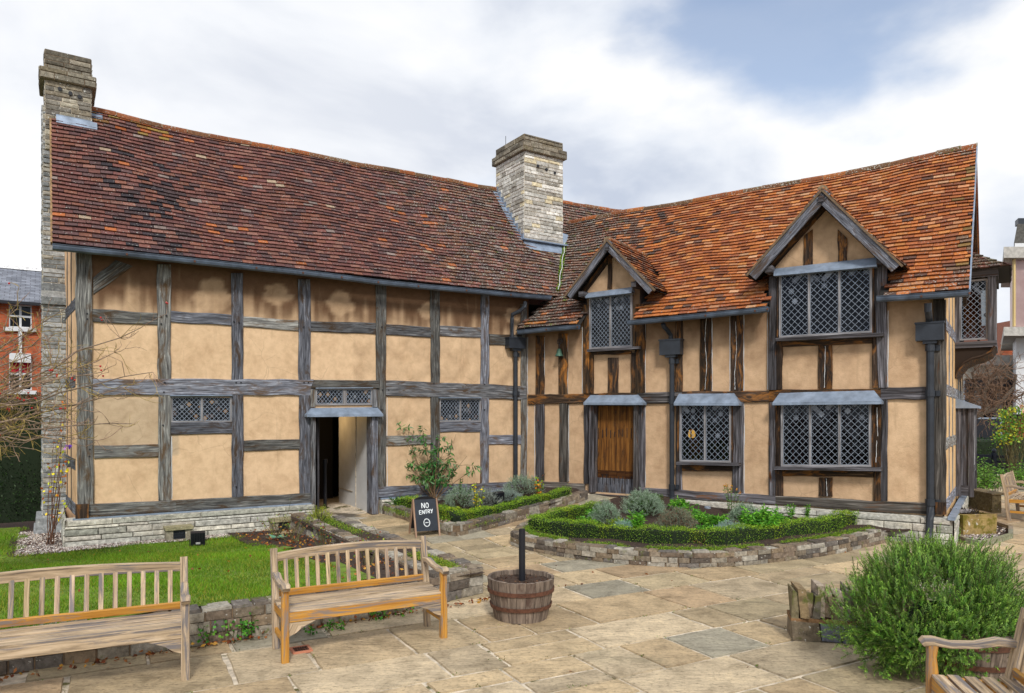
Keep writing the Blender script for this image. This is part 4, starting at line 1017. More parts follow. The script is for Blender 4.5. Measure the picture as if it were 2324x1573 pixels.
# solid core and sloped lead dressing
def plcore(W,u0,u1,o,zt,m): 
    mb.poly([W.pt(u0,-.2,o),W.pt(u1,-.2,o),W.pt(u1,zt,o),W.pt(u0,zt,o)],None,(.28,.25,.2,0),m)
    mb.poly([W.pt(u0,zt,o),W.pt(u1,zt,o),W.pt(u1,ZS+.005,-.02),W.pt(u0,ZS+.005,-.02)],None,(.5,.48,.42,0),m)
ua=WA.uz(709,1130)[0]; ub=WA.uz(860,1130)[0]
plcore(WA,-.16,ua,.13,.43,0); plcore(WA,ub,8.7,.12,.43,0); plcore(WB,0,WB.uz(1335,1100)[0],.12,.43,0); plcore(WB,u_,8.2,.12,.43,0); plcore(WLp,0,2.4,0,.43,0); plcore(WEp,0,6.2,0,.40,0)
for e in ((A2(ua,-.155),A2(ua,.1)),(A2(ub,.1),A2(ub,-.155)),(B2(u_,.1),B2(u_,-.155))): mb.poly([e[0]-Z*.1,e[1]-Z*.1,e[1]+Z*.43,e[0]+Z*.43],None,(.5,.48,.42,0))
mb.build('plinth',M['stone'],house)
mb=MB(); 
for W,a,b in ((WA,-.05,ua),(WA,ub,8.6),(WB,.1,WB.uz(1330,1100)[0])): mb.bar(W.pt(a,ZS-.012,.085),W.pt(b,ZS-.012,.085),.06,.022)
mb.build('lead_dressing',M['lead'],house); mb=MB(); mb.bar(WEp.pt(0,.45,-.04),WEp.pt(6,.45,-.04),.10,.05)
mb.build('lead_dressing',M['lead'],house)
# door thresholds
mb=MB(); mb.box(A2((ua+ub)/2,-.1,.09),dA*((ub-ua)/2+.02),nA*.2,Z*.035,(*srgb(185,180,170),0),jit=.004); mb.build('threshold',M['slab'],house); mb=MB(); mb.box(WB.pt((WB.uz(1335,1100)[0]+u_)/2,.36,.1),dB*.52,nB*.15,Z*.05,(*srgb(170,160,140),0),jit=.004); mb.build('threshold',M['slab'],house)
# --- chimneys
def stack(u0,u1,b0,b1,z0,z1,cap,name,label,cols,vents):
    c=MB()
    faces=[(A2(u0,b0),dA,-nA,u1-u0),(A2(u0,b1),-nA,-dA,b1-b0),(A2(u1,b0),nA,dA,b1-b0),(A2(u1,b1),-dA,nA,u1-u0)]
    zc=z1-cap
    for Pq,d,n,L in faces:
        masonry(c,lambda u,z,Pq=Pq,d=d:Pq+d*u+Z*z,lambda u,n=n:n,L,zc,(.07,.11),(.16,.45),cols,z0=z0,m=0)
        c.poly([Pq+Z*z0,Pq+d*L+Z*z0,Pq+d*L+Z*zc,Pq+Z*zc],None,(1,1,1,0),1)
    st=c.build(name,[M['stone'],M['mortarw']],house); st['label']=label
    k=MB(); DK=pick([srgb(126,120,106),srgb(104,98,86),srgb(146,138,122),srgb(130,120,100)])
    def ring(e,za,zb_,cr):
        fc=[(A2(u0-e,b0-e),dA,-nA,u1-u0+2*e),(A2(u0-e,b1+e),-nA,-dA,b1-b0+2*e),(A2(u1+e,b0-e),nA,dA,b1-b0+2*e),(A2(u1+e,b1+e),-dA,nA,u1-u0+2*e)]
        for Pq,d,n,L in fc:
            masonry(k,lambda u,z,Pq=Pq,d=d:Pq+d*u+Z*z,lambda u,n=n:n,L,zb_,(cr,cr+.02),(.2,.5),DK,z0=za,m=0)
            k.poly([Pq+Z*za,Pq+d*L+Z*za,Pq+d*L+Z*zb_,Pq+Z*zb_],None,(1,1,1,0),1)
        k.poly([A2(u0-e,b0-e,za),A2(u0-e,b1+e,za),A2(u1+e,b1+e,za),A2(u1+e,b0-e,za)],None,DK(),0)
        k.poly([A2(u0-e,b0-e,zb_),A2(u1+e,b0-e,zb_),A2(u1+e,b1+e,zb_),A2(u0-e,b1+e,zb_)],None,DK(),0)
    ring(.075,zc,zc+.20,.10); ring(.0,zc+.20,z1,.08)
    k.build('chimney_cap',[M['stoneM'],M['mortar']],st)
    vm=MB()
    for fu,zz in vents:
        p=A2(u0+(u1-u0)*fu,b0-.02,zz); vm.tube([p+nA*.05,p-nA*.02],.035,10)
    if vents: vm.build('vent_hole',M['black'],st)
    return st
zb0=zmainA(cb,cu)-.25
st=stack(cu,cu1,cb,cb1,zb0-.2,czt,.42,'chimney','tall pale stone chimney at the inner corner',pick([srgb(206,204,196),srgb(188,186,178),srgb(170,166,156),srgb(212,200,168),srgb(196,192,184),srgb(156,152,142),srgb(222,220,212)]),[(.33,czt-.72),(.55,czt-.76),(.77,czt-.80)])
fm=MB(); 
fm.bar(A2(cu-.08,cb-.03,zmainA(cb,cu)+.05),A2(cu1+.1,cb-.03,zmainA(cb,cu1)+.05),.03,.16,up=nA)
fm.poly([A2(cu-.05,cb-.20,zmainA(cb-.20,cu)+.035),A2(cu1+.1,cb-.20,zmainA(cb-.2,cu1)+.035),A2(cu1+.1,cb,zmainA(cb,cu1)+.05),A2(cu-.05,cb,zmainA(cb,cu)+.05)])
for i in range(10):
    b=cb+(min(cb1,RBA)-cb)*i/10; b2=cb+(min(cb1,RBA)-cb)*(i+1)/10
    fm.box(A2(cu-.02,(b+b2)/2,zmainA(b,cu)+.10),dA*.012,nA*((b2-b)/2),Z*.10)
    fm.poly([A2(cu-.16,b,zmainA(b,cu)+.035),A2(cu-.01,b,zmainA(b,cu)+.035),A2(cu-.01,b2,zmainA(b2,cu)+.035),A2(cu-.16,b2,zmainA(b2,cu)+.035)])
fm.poly([A2(cu1,cb-.15,zmainA(cb-.15,cu1)+.04),A2(cu1+.3,cb-.05,zmainA(cb,cu1)+.13),A2(cu1+.42,cb+.25,zmainA(cb+.25,cu1)+.12),A2(cu1,cb+.3,zmainA(cb+.3,cu1)+.12)])
fm.build('flashing',M['lead'],st)
rm=MB(); p=A2(cu+.1,cb1-.3,czt); rm.tube([p,p+Z*.28],.008,5); rm.build('lightning_rod',M['iron'],st)
st2=stack(lu0,lu1,lsb,lsb+.8,rA(0)-1.0,lzt,.55,'chimney','short weathered stone chimney at the left end of the ridge',STONE,[(.32,lzt-.68),(.55,lzt-.72),(.75,lzt-.75)])
fm=MB(); fm.poly([A2(-.25,lsb-.03,zmainA(lsb,0)+.08),A2(lu1+.02,lsb-.03,zmainA(lsb,lu1)+.08),A2(lu1+.02,lsb-.03,zmainA(lsb,lu1)+.10),A2(-.25,lsb-.03,zmainA(lsb,0)+.10)])
fm.poly([A2(-.25,lsb-.08,zmainA(lsb-.08,0)+.04),A2(lu1+.1,lsb-.08,zmainA(lsb-.08,lu1)+.04),A2(lu1+.1,lsb-.03,zmainA(lsb,lu1)+.08),A2(-.25,lsb-.03,zmainA(lsb,0)+.08)])
fm.poly([A2(lu1+.02,lsb+.15,zmainA(lsb+.15,1)+.07),A2(lu1+.2,lsb+.15,zmainA(lsb+.15,1)+.07),A2(lu1+.2,lsb+.35,rA(1)+.07),A2(lu1+.02,lsb+.35,rA(1)+.09)])
fm.build('flashing',M['lead'],st2)
# external stone breast below it, against the left gable end
br=MB(); bf=lsb-.1; GR=pick([srgb(150,153,155),srgb(134,138,140),srgb(166,168,168),srgb(122,126,128),srgb(156,152,142)],.08)
ul=WLf.uz(97,700)[0]
def breast(ua_,ub_,b0,z0,z1):
    Pq=A2(ua_,b0)
    masonry(br,lambda u,z:Pq+dA*u+Z*z,lambda u:-nA,ub_-ua_,z1,(.06,.10),(.22,.5),GR,z0=z0)
    Pl=A2(ua_,b0+1.3); masonry(br,lambda u,z:Pl-nA*u+Z*z,lambda u:-dA,1.3,z1,(.06,.10),(.22,.5),GR,z0=z0)
    br.poly([Pq+Z*z0,A2(ub_,b0,z0),A2(ub_,b0,z1),Pq+Z*z1],None,(1,1,1,0),1); br.poly([Pl+Z*z0,Pq+Z*z0,Pq+Z*z1,Pl+Z*z1],None,(1,1,1,0),1)
zsh=WLf.uz(120,690)[1]
breast(ul,0.0,bf+.12,zsh,rA(0)-.2); breast(ul,0.0,bf-.12,.25,zsh-.05); 
br.build('chimney_breast',[M['stone'],M['mortarw']],house)
bs=MB()
for i in range(3): bs.box(A2(ul/2-.0,bf-.02+.07*i,zsh+.02+.13*i),dA*(-ul/2+.02),nA*.16,Z*.06,GR(),jit=.01)
bs.build('breast_offset',M['stone'],house); bs=MB(); bs.box(A2(ul/2-.03,bf+.35,.18),dA*(-ul/2+.08),nA*.60,Z*.12,GR(),jit=.01); bs.box(A2(ul/2-.03,bf+.35,-.02),dA*(-ul/2+.10),nA*.62,Z*.10,GR(),jit=.01)
bs.build('breast_base',M['stone'],house)
# --- right gable end: studs, rails, oriel, ground-floor bay
for u in (1.15,2.1): T(WE,{'uz':[(u-.09,4.6),(u+.09,4.6),(u+.09,.56),(u-.09,.56)]},'post',M['oak'],o=.008,tint=1.3)
for z in (.6,1.62,2.52,3.6): T(WE,{'uz':[(.05,z+.10),(5.8,z+.10),(5.8,z-.10),(.05,z-.10)]},'rail',M['oak'],o=.010,tint=1.7)
for u in (3.9,4.7,5.5): T(WE,{'uz':[(u-.08,4.6),(u+.08,4.6),(u+.08,.56),(u-.08,.56)]},'post',M['oak'],o=.025)
for z,a in ((5.1,1.2),(6.0,2.1)): T(WE,{'uz':[(a,z+.1),(DEPB-a,z+.1),(DEPB-a,z-.1),(a,z-.1)]},'rail',OB,o=.03)
OW=2.86; Wn=Wall(B2(8.07,OW),dB,-nB); Wf=Wall(B2(8.07+.66,OW),nB,dB)
z0=Wn.uz(2240,770)[1]; z1=Wn.uz(2240,632)[1]; pw=.66; OD_=1.7
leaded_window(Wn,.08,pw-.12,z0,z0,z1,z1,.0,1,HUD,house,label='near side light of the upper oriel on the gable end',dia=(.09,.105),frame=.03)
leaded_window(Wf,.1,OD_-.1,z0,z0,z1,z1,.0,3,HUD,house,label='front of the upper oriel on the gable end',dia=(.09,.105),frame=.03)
mb=MB()
for a,b,w in ((.04,0,.08),(pw-.06,0,.13),(pw-.06,OD_,.13),(.04,OD_,.08)): mb.bar(B2(8.07+a,OW+b,z0-.12),B2(8.07+a,OW+b,z1+.14),w,.08,up=nB)
mb.box(B2(8.07+pw/2,OW+OD_/2,z0-.09),dB*(pw/2+.02),nB*(OD_/2+.05),Z*.06); mb.box(B2(8.07+pw/2,OW+OD_/2,z1+.12),dB*(pw/2+.04),nB*(OD_/2+.05),Z*.09)
mb.build('oriel_frame',OD,house)
mb=MB() # curved underside
prof_=[(pw,z0-.16),(pw-.06,z0-.26),(pw-.2,z0-.34),(pw-.36,z0-.38),(pw-.5,z0-.46),(.06,z0-.60),(.02,z0-.72)]
mb.quadgrid([[B2(8.07+x,OW,z) for x,z in prof_],[B2(8.07+x,OW+OD_,z) for x,z in prof_]])
for b in (OW+.0,OW+OD_): mb.poly([B2(8.07,b,z0-.15)]+[B2(8.07+x,b,z) for x,z in prof_]+[B2(8.07,b,z0-.75)])
for b in (OW-.04,): mb.tube([B2(8.07+x-.01,b,z+.02) for x,z in prof_],.03,6)
mb.build('oriel_bracket',OB,house)
mb=MB(); zr0=z1+.17; za=zr0+.52
def PO(a,v):   # near hip slope
    t=v/.62; return B2(8.02+(a*(1-t*.75)),OW-.18+t*.9,zr0+(za-zr0)*t)
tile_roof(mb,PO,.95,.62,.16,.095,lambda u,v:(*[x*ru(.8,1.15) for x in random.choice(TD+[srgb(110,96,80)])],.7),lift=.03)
def PO2(a,v):
    t=v/.8; return B2(8.07+pw+.24-t*(pw+.2),OW-.2+a,zr0+(za-zr0)*t)
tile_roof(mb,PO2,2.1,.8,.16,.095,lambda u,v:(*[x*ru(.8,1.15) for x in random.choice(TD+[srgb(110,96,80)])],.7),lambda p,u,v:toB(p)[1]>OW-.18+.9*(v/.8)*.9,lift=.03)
orr=mb.build('oriel_roof',M['tile'],house)
mb=MB(); mb.poly([B2(8.05,OW-.18,zr0),B2(8.07+pw+.22,OW-.18,zr0),B2(8.07+pw+.22,OW+OD_+.2,zr0),B2(8.05,OW+OD_+.2,zr0)]); mb.poly([B2(8.05,OW-.16,zr0),B2(8.97,OW-.16,zr0),B2(8.25,OW+.7,za-.03),B2(8.05,OW+.7,za-.03)]); mb.poly([B2(8.97,OW-.16,zr0),B2(8.97,OW+2,zr0),B2(8.1,OW+2,za-.03),B2(8.1,OW+.7,za-.03)]); mb.build('oriel_soffit',M['dark'],orr)
mb=MB(); mb.bar(B2(8.06,OW+.2,za+.02),B2(8.06,OW+2,za+.02),.35,.05); mb.build('oriel_flashing',M['lead'],orr)
# ground bay on the gable end
GB=3.15; gx=.26; zt=Wall(B2(8.07,GB),dB,-nB).uz(2180,921)[1]
mb=MB(); 
for a,b in ((.05,0),(gx,0),(gx,1.6)): mb.bar(B2(8.07+a,GB+b,.5),B2(8.07+a,GB+b,zt),.09,.09,up=nB)
mb.bar(B2(8.07,GB,.62),B2(8.07+gx,GB,.62),.08,.2); mb.bar(B2(8.07+gx,GB,1.0),B2(8.07+gx,GB+1.6,1.0),.06,.12); mb.bar(B2(8.07+gx/2+.02,GB+.02,.6),B2(8.07+gx/2+.02,GB+.02,zt),.12,.03,up=nB)
mb.build('bay_frame',OD,house)
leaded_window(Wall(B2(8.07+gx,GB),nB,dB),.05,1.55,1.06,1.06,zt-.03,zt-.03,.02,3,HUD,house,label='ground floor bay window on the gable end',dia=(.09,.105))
mb=MB(); z2=zt+.16; a0,a1=B2(8.05,GB-.1,z2),B2(8.07+gx+.12,GB-.12,zt); mb.poly([a0,a1,a1+nB*1.9,a0+nB*1.9]); mb.poly([a0,B2(8.05,GB-.1,zt),a1]); mb.poly([a1,a1+nB*1.9,a1+nB*1.9-Z*.05,a1-Z*.05]); mb.poly([a1,a1-Z*.05,B2(8.05,GB-.1,zt-.05),B2(8.05,GB-.1,zt)])
mb.build('lead_hood',M['lead'],house)
# inner corner: verge board where the lower tiles meet the left wall, cable
mb=MB(); 
cab=[PB(0,0)]
pts=[(1262,570,.0),(1263,600,0),(1258,640,0),(1257,672,0),(1250,684,.0)]
# valley line between the roofs
val=[]
for i in range(40):
    b=-.2+i*.07
    best=None
    for k in range(200):
        u=8.6+k*.02; p=A2(u,b,0); ub,bb=toB(p); zA=zmainA(b,u); zB=zmainB(bb,ub) if bb>-EB_O else -9
        e=abs(zA-zB)
        if best is None or e<best[0]: best=(e,u,zA)
    if best[0]<.05: val.append(A2(best[1],b,best[2]+.05))
print('valley pts',len(val))
if len(val)>3:
    val=[p for p in val if toA(p)[1]<cb+.1]
    vm=MB()
    for k in range(900):
        t=rnd()*(len(val)-1); i=int(t); p=val[i].lerp(val[min(i+1,len(val)-1)],t-i)+Vector((ru(-.05,.05),ru(-.04,.02),ru(-.01,.02))); s=ru(.012,.03)
        c=random.choice([srgb(120,160,40),srgb(90,130,35),srgb(150,170,60)])
        d=Vector((ru(-1,1),ru(-1,.2),ru(0,1))).normalized(); e=d.cross(Vector((ru(-1,1),ru(-1,1),ru(-1,1)))).normalized()
        vm.poly([p-d*s,p+e*s,p+d*s,p-e*s],None,c)
    tag(vm.build('valley_moss',M['leaf'],house))
    cm2=MB(); cm2.tube([p+Z*.03+Vector((.01*math.sin(i),-.02,0)) for i,p in enumerate(val)]+[],.009,5,col=(1,1,1,0)); cm2.build('cable',M['white'],house)
# ================================================================== GROUND
def lawnz(u,b): return .02+.30*sm(.6,5.2,-b)
g=MB(); g.poly([(-400,-60,-.45),(400,-60,-.45),(400,900,-.45),(-400,900,-.45)],None,(.3,.3,.25,0)); tag(g.build('ground',M['soil']),kind='structure')
# mortar bed of the paving, follows the rising level; leaves the lawn side open
def inlawn(u,b): return (u<3.15 and b>-6.25)
mb=MB(); st_=.4
R={}
for i in range(-24,80):
    for j in range(-28,60):
        u,b=i*st_,j*st_-6.35+28*0; p=A2(u,b)
        if p.y<.6 or p.y>27 or p.x>20 or p.x<-9: continue
        if inlawn(u+st_*.5,b+st_*.5) and inlawn(u+st_,b): continue
        q=[A2(u,b),A2(u+st_,b),A2(u+st_,b+st_),A2(u,b+st_)]
        mb.poly([Vector((k.x,k.y,gz(k.x,k.y)-.012)) for k in q],None,(1,1,1,0))
tag(mb.build('paving_mortar',M['mortarw']),kind='structure')
JOINTS=[]
SL=[srgb(204,184,152),srgb(192,176,146),srgb(210,188,154),srgb(184,168,140),srgb(202,176,144),srgb(176,170,154),srgb(212,194,166),srgb(194,172,140),srgb(202,182,152)]
mb=MB(); th=math.radians(4.5); e1=(dA*math.cos(th)+nA*math.sin(th)*-1).normalized(); e1=Vector((math.sin(math.radians(61.5)),math.cos(math.radians(61.5)),0)); e2=V2(-e1.y,e1.x); org=V2(-2,5)
def sl(a,b): return org+e1*a+e2*b
rows=[]; b=-7.0
random.seed(21)
while b<22:
    w=random.choice([.5,.6,.66,.76,.84,.66]); a=-8+ru(0,.6)
    while a<26:
        l=random.choice([.5,.7,.85,1.0,1.15,1.25])*ru(.95,1.05)
        parts=[(a,b,a+l,b+w)]
        if w>.6 and rnd()<.22: h_=w*ru(.4,.6); parts=[(a,b,a+l,b+h_),(a,b+h_,a+l,b+w)]
        for (x0,y0,x1,y1) in parts:
            c=sl((x0+x1)/2,(y0+y1)/2); u,bb=toA(c)
            if c.y<.5 or c.y>26 or c.x>19 or c.x<-9: continue
            if inlawn(u-.2,bb+.1) and u<2.9 or (inlawn(u+.1,bb-.1) and bb>-6.0) : continue
            if bb>.3 and toB(c)[1]>.3 and toB(c)[0]<8.3: continue
            if bb>.3 and u<9: continue
            if (abs(c.x)>c.y*.85+1.2): continue
            col=random.choice(SL); k=ru(.66,.95); col=(col[0]*k*1.0,col[1]*k*.985,col[2]*k*.95,0); gp_=ru(.010,.020)
            q=[(x0+gp_,y0+gp_),(x1-gp_,y0+gp_),(x1-gp_,y1-gp_),(x0+gp_,y1-gp_)]
            j=[(ru(-.007,.007),ru(-.007,.007)) for _ in q]; dz=ru(-.002,.003)
            T_=[];Bq=[]
            for (x,y),(jx,jy),(sx,sy) in zip(q,j,((1,1),(-1,1),(-1,-1),(1,-1))):
                p=sl(x+jx,y+jy); zz=gz(p.x,p.y); Bq.append(Vector((p.x,p.y,zz-.014)))
                p2=sl(x+jx+sx*.008,y+jy+sy*.008); T_.append(Vector((p2.x,p2.y,zz+dz)))
            rim=[];low=[]
            for k in range(4):
                A_,B_=T_[k],T_[(k+1)%4]; C_,D_=Bq[k],Bq[(k+1)%4]; d_=(B_-A_).normalized(); o_=V2(d_.y,-d_.x); m_=max(2,int((B_-A_).length/.14))
                for i_ in range(m_):
                    w_=0 if i_==0 else ru(-.008,.006); rim.append(A_.lerp(B_,i_/m_)+o_*w_); low.append(C_.lerp(D_,i_/m_)+o_*w_)
            JOINTS.extend(rim[::2]); cen=sum(rim,Vector())/len(rim)+Z*.0
            for k in range(len(rim)):
                n_=(k+1)%len(rim); mb.poly([rim[k],rim[n_],cen],None,col); mb.poly([low[k],low[n_],rim[n_],rim[k]],None,(col[0]*.8,col[1]*.8,col[2]*.8,0))
        a+=l
    b+=w
random.seed(11)
tag(mb.build('paving',M['slab']),kind='structure')
# lawn surface
V=[];C=[];Fc=[]; us=[-9+.2*i for i in range(62)]; bs_=[-6.25+.2*i for i in range(56)]
for j,b in enumerate(bs_):
    for u in us:
        p=A2(u,b); V.append((p.x,p.y,lawnz(u,b)+.012*math.sin(u*3+b*2))); C.append((.10,.13,.02,1))
for j in range(len(bs_)-1):
    for i in range(len(us)-1):
        u,b=us[i]+.1,bs_[j]+.1
        if u>2.45+.15*math.sin(b*2) or (u>-.3 and b>-.45) or (u>-.75 and b>-.5) or b>2.8: continue
        a=j*len(us)+i; Fc.append((a,a+1,a+len(us)+1,a+len(us)))
LM=plain('turf',(.13,.20,.02),.95,var=.4,vs=8,bs=.5)
tag(vmesh('lawn',V,C,Fc,LM),kind='structure')
# grass blades
def grass(n):
    rng=np.random.default_rng(3); u=rng.uniform(-8,2.6,n); b=rng.uniform(-6.2,2.6,n)
    k=(u<2.35+.12*np.sin(b*7))&((u<-.35)|(b<-.50+.05*np.sin(u*9)))
    k&=~((u>-.75+.1*np.sin(b*6))&(b>-.55+.1*np.sin(u*5))&(u<.4)); 
    P=np.array(CA)[None,:]+u[:,None]*np.array(dA)+b[:,None]*np.array(nA)
    dist=P[:,1]; k&=(np.abs(P[:,0])<dist*.80+.8)&(dist>3.5); k&=rng.uniform(0,1,n)<np.clip(9/dist,.25,1)**1.6
    P=P[k];u=u[k];b=b[k];m=len(P); t=np.clip((-b-.6)/4.6,0,1); P[:,2]=.02+.30*t*t*(3-2*t)
    a=rng.uniform(0,2*np.pi,m); h=rng.uniform(.022,.05,m)*(1+.3*np.sin(u*5+b*4)); w=.0035+.0010*P[:,1]/8
    lean=rng.normal(0,.5,(m,2)); V=np.zeros((m,3,3)); dx=np.stack([np.cos(a)*w,np.sin(a)*w,0*a],1)
    V[:,0]=P-dx; V[:,1]=P+dx; V[:,2]=P+np.stack([lean[:,0]*h,lean[:,1]*h,h],1)
    base=np.array([.15,.30,.015]); c=base*rng.uniform(.6,1.35,(m,1))*(1+.28*np.sin(u*1.9+1)*np.sin(b*2.3)+.18*np.sin(u*5.3)*np.sin(b*4.1+2))[:,None]; y=rng.uniform(0,1,m)<.22+.15*np.sin(u*2.1)*np.sin(b*1.7); c[y]=np.array([.34,.36,.04])*rng.uniform(.7,1.2,(y.sum(),1))
    o=quadsoup('grass',V.reshape(-1,3),3,c,M['grass']); tag(o,'short bright green lawn between the benches and the left wing','grass',kind='stuff')
grass(300000)
# gravel strip by the plinth and at the buttress
def gravel(name,pts_fn,n,lab):
    mb=MB()
    for i in range(n):
        p=pts_fn(); s=ru(.010,.022); c=random.choice([srgb(225,215,205),srgb(190,180,175),srgb(150,135,130),srgb(205,190,175),srgb(240,235,230),srgb(120,90,80)])
        a=Vector((ru(-1,1),ru(-1,1),ru(-.6,.6))).normalized()*s; b=a.cross(Vector((ru(-1,1),ru(-1,1),1))).normalized()*s*ru(.6,1); cc=a.cross(b).normalized()*s*ru(.5,.8)
        v=[p+a,p+b,p-a,p-b,p+cc,p-cc]
        for f in ((0,1,4),(1,2,4),(2,3,4),(3,0,4)): mb.poly([v[k] for k in f],None,c)
    return tag(mb.build(name,M['gravel']),lab,'gravel',kind='stuff')
def g1():
    if rnd()<.55: u=ru(-.2,2.3); b=ru(-.52,-.18)
    else: u=ru(-.8,-.12); b=ru(-.6,2.0)
    return A2(u,b,lawnz(u,b)+.012)
gravel('gravel',g1,5200,'pale pebble strip along the foot of the left wing')
mb=MB(); 
for q in (((-.9,-.7),(-.1,-.7),(-.1,2.4),(-.9,2.4)),((-.2,-.6),(2.5,-.6),(2.5,0),(-.2,0))): mb.poly([A2(u,b,lawnz(u,b)+.006) for u,b in q])
for q in ((2.25,-6.1,3.3,-.2),):
    n=24
    for i in range(n):
        for j in range(4):
            f=lambda a,b:A2(q[0]+(q[2]-q[0])*a/4,q[1]+(q[3]-q[1])*b/n,.03+.015*math.sin(a*7+b*3)+lawnz(0,q[1]+(q[3]-q[1])*b/n)*.75)
            mb.poly([f(j,i),f(j+1,i),f(j+1,i+1),f(j,i+1)])
tag(mb.build('soil',M['soil']),kind='structure')
# ------------------------------------------------------------------ low stone walls
def lowwall(name,pts,h,thick,label,zf=None,top_r=.085,closed=False,cols=LOWW,group=None,courses=(.065,.10),side=1):
    """pts: list of xy on the outer face; thickness laid to the left*side"""
    pts=[Vector((p[0],p[1],0)) for p in pts]; seg=[0]
    for a,b in zip(pts,pts[1:]): seg.append(seg[-1]+(b-a).length)
    L=seg[-1]
    def at(s):
        s=max(0,min(L,s))
        for i in range(len(pts)-1):
            if s<=seg[i+1]+1e-6:
                t=(s-seg[i])/(seg[i+1]-seg[i]); return pts[i].lerp(pts[i+1],t),(pts[i+1]-pts[i]).normalized()
        return pts[-1],(pts[-1]-pts[-2]).normalized()
    zb=zf or (lambda x,y:gz(x,y))
    hh=h if callable(h) else (lambda s:h)
    def nrm(s): 
        d=(at(min(L,s+.05))[0]-at(max(0,s-.05))[0]).normalized(); return Vector((d.y,-d.x,0))*side
    def P(s,z): 
        p,_=at(s); zg=zb(p.x,p.y); return Vector((p.x,p.y,zg+z*hh(s)))
    mb=MB(); 
    masonry(mb,P,nrm,L,1.0,(courses[0]/hh(0)*1.0,courses[1]/hh(0)),(.13,.34),cols,z0=0,out=(.008,.026),gap=.010)
    def Pin(s,z):
        s2=L-s; p,_=at(s2); n=nrm(s2); zg=zb(p.x,p.y); q=p-n*thick; return Vector((q.x,q.y,zg+z*hh(s2)))
    masonry(mb,Pin,lambda s:-nrm(L-s),L,1.0,(courses[0]/hh(0),courses[1]/hh(0)),(.13,.34),cols,z0=0,out=(.008,.02),gap=.01)
    # top stones
    def Pt(s,v):
        p,_=at(s); n=nrm(s); zg=zb(p.x,p.y); q=p+n*.012-n*v; return Vector((q.x,q.y,zg+hh(s)))
    masonry(mb,Pt,lambda s:Z,L,thick+.024,(thick+.02,thick+.03),(.12,.30),cols,z0=0,out=(.006,.030),gap=.012,jit=.008)
    # mortar core
    n=max(2,int(L/.15)); rows=[]
    for i in range(n+1):
        s=L*i/n; p,_=at(s); nn=nrm(s); zg=zb(p.x,p.y); q=p-nn*thick; hz=hh(s)-.002
        rows.append([Vector((p.x,p.y,zg-.15)),Vector((p.x,p.y,zg+hz)),Vector((q.x,q.y,zg+hz)),Vector((q.x,q.y,zg-.15))])
    mb.quadgrid(rows,(1,1,1,0),1)
    for e,s in ((rows[0],0),(rows[-1],L)): mb.poly(e,None,(1,1,1,0),1)
    # end faces
    for s,dr in ((0,-1),(L,1)):
        p,d=at(s); nn=nrm(s); zg=zb(p.x,p.y); q=p-nn*thick
        a_,b_=(q,p) if dr<0 else (p,q)
        masonry(mb,lambda t,z,a_=a_,b_=b_,zg=zg,s=s:Vector((a_.x+(b_.x-a_.x)*t/thick,a_.y+(b_.y-a_.y)*t/thick,zg+z*hh(s))),lambda t,d=d,dr=dr:d*dr,thick,1.0,(courses[0]/hh(s),courses[1]/hh(s)),(.1,.2),cols)
    o=mb.build(name,[M['stoneM'],M['mortar']]); return tag(o,label,'wall',group)
def fromA(u,b): p=A2(u,b); return (p.x,p.y)
fw=[fromA(-3.6,-6.22),fromA(-.73,-6.30),fromA(1.4,-6.42),fromA(2.8,-6.35),fromA(3.92,-6.10)]
lowwall('retaining_wall',fw,.30,.22,'low stone retaining wall along the front edge of the lawn behind the benches',side=1,courses=(.08,.13))
lowwall('planter_wall',[fromA(3.92,-6.10),fromA(3.96,-3.2),fromA(3.86,-.75)],.30,.17,'low stone planter wall on the path side of the strip leading to the open doorway',side=1)
lowwall('planter_wall',[fromA(3.28,-.5),fromA(3.28,-3.0),fromA(3.26,-6.0)],.30,.17,'low stone planter wall on the lawn side of the strip leading to the open doorway',side=1)
def strip_soil(name,polys,z,n=1):
    mb=MB()
    for P in polys: mb.poly([Vector((p[0],p[1],z(p))) for p in P])
    return tag(mb.build(name,M['soil']),kind='structure')
strip_soil('soil',[[fromA(3.2,-6.2),fromA(3.9,-6.2),fromA(3.9,-.6),fromA(3.2,-.6)]],lambda p:gz(p[0],p[1])+.26)
# bed between the two doors
b2=[gp(868,1166),gp(905,1175),gp(1020,1216),gp(1036,1218),gp(1125,1196),gp(1246,1160)]
b2b=[gp(1249,1158),gp(1290,1146),gp(1334,1133)]
lowwall('planter_wall',[(p.x,p.y) for p in b2],.18,.16,'low stone edging round the hedged bed between the two doors',side=1)
lowwall('planter_wall',[(p.x,p.y) for p in b2b],.17,.16,'short raised length of stone edging nearest the plank door',side=1)
i2=[b2[0],b2[2],b2[3],b2[5],b2b[-1]]
strip_soil('soil',[[(p.x,p.y+.06) for p in (b2[0],b2[2],b2[3])]+[(b2b[-1].x,b2b[-1].y+.05),(IN.x+1.0,IN.y-.6),(IN.x,IN.y-.05),(b2[0].x+.05,b2[0].y+.2)]],lambda p:gz(p[0],p[1])+.10)
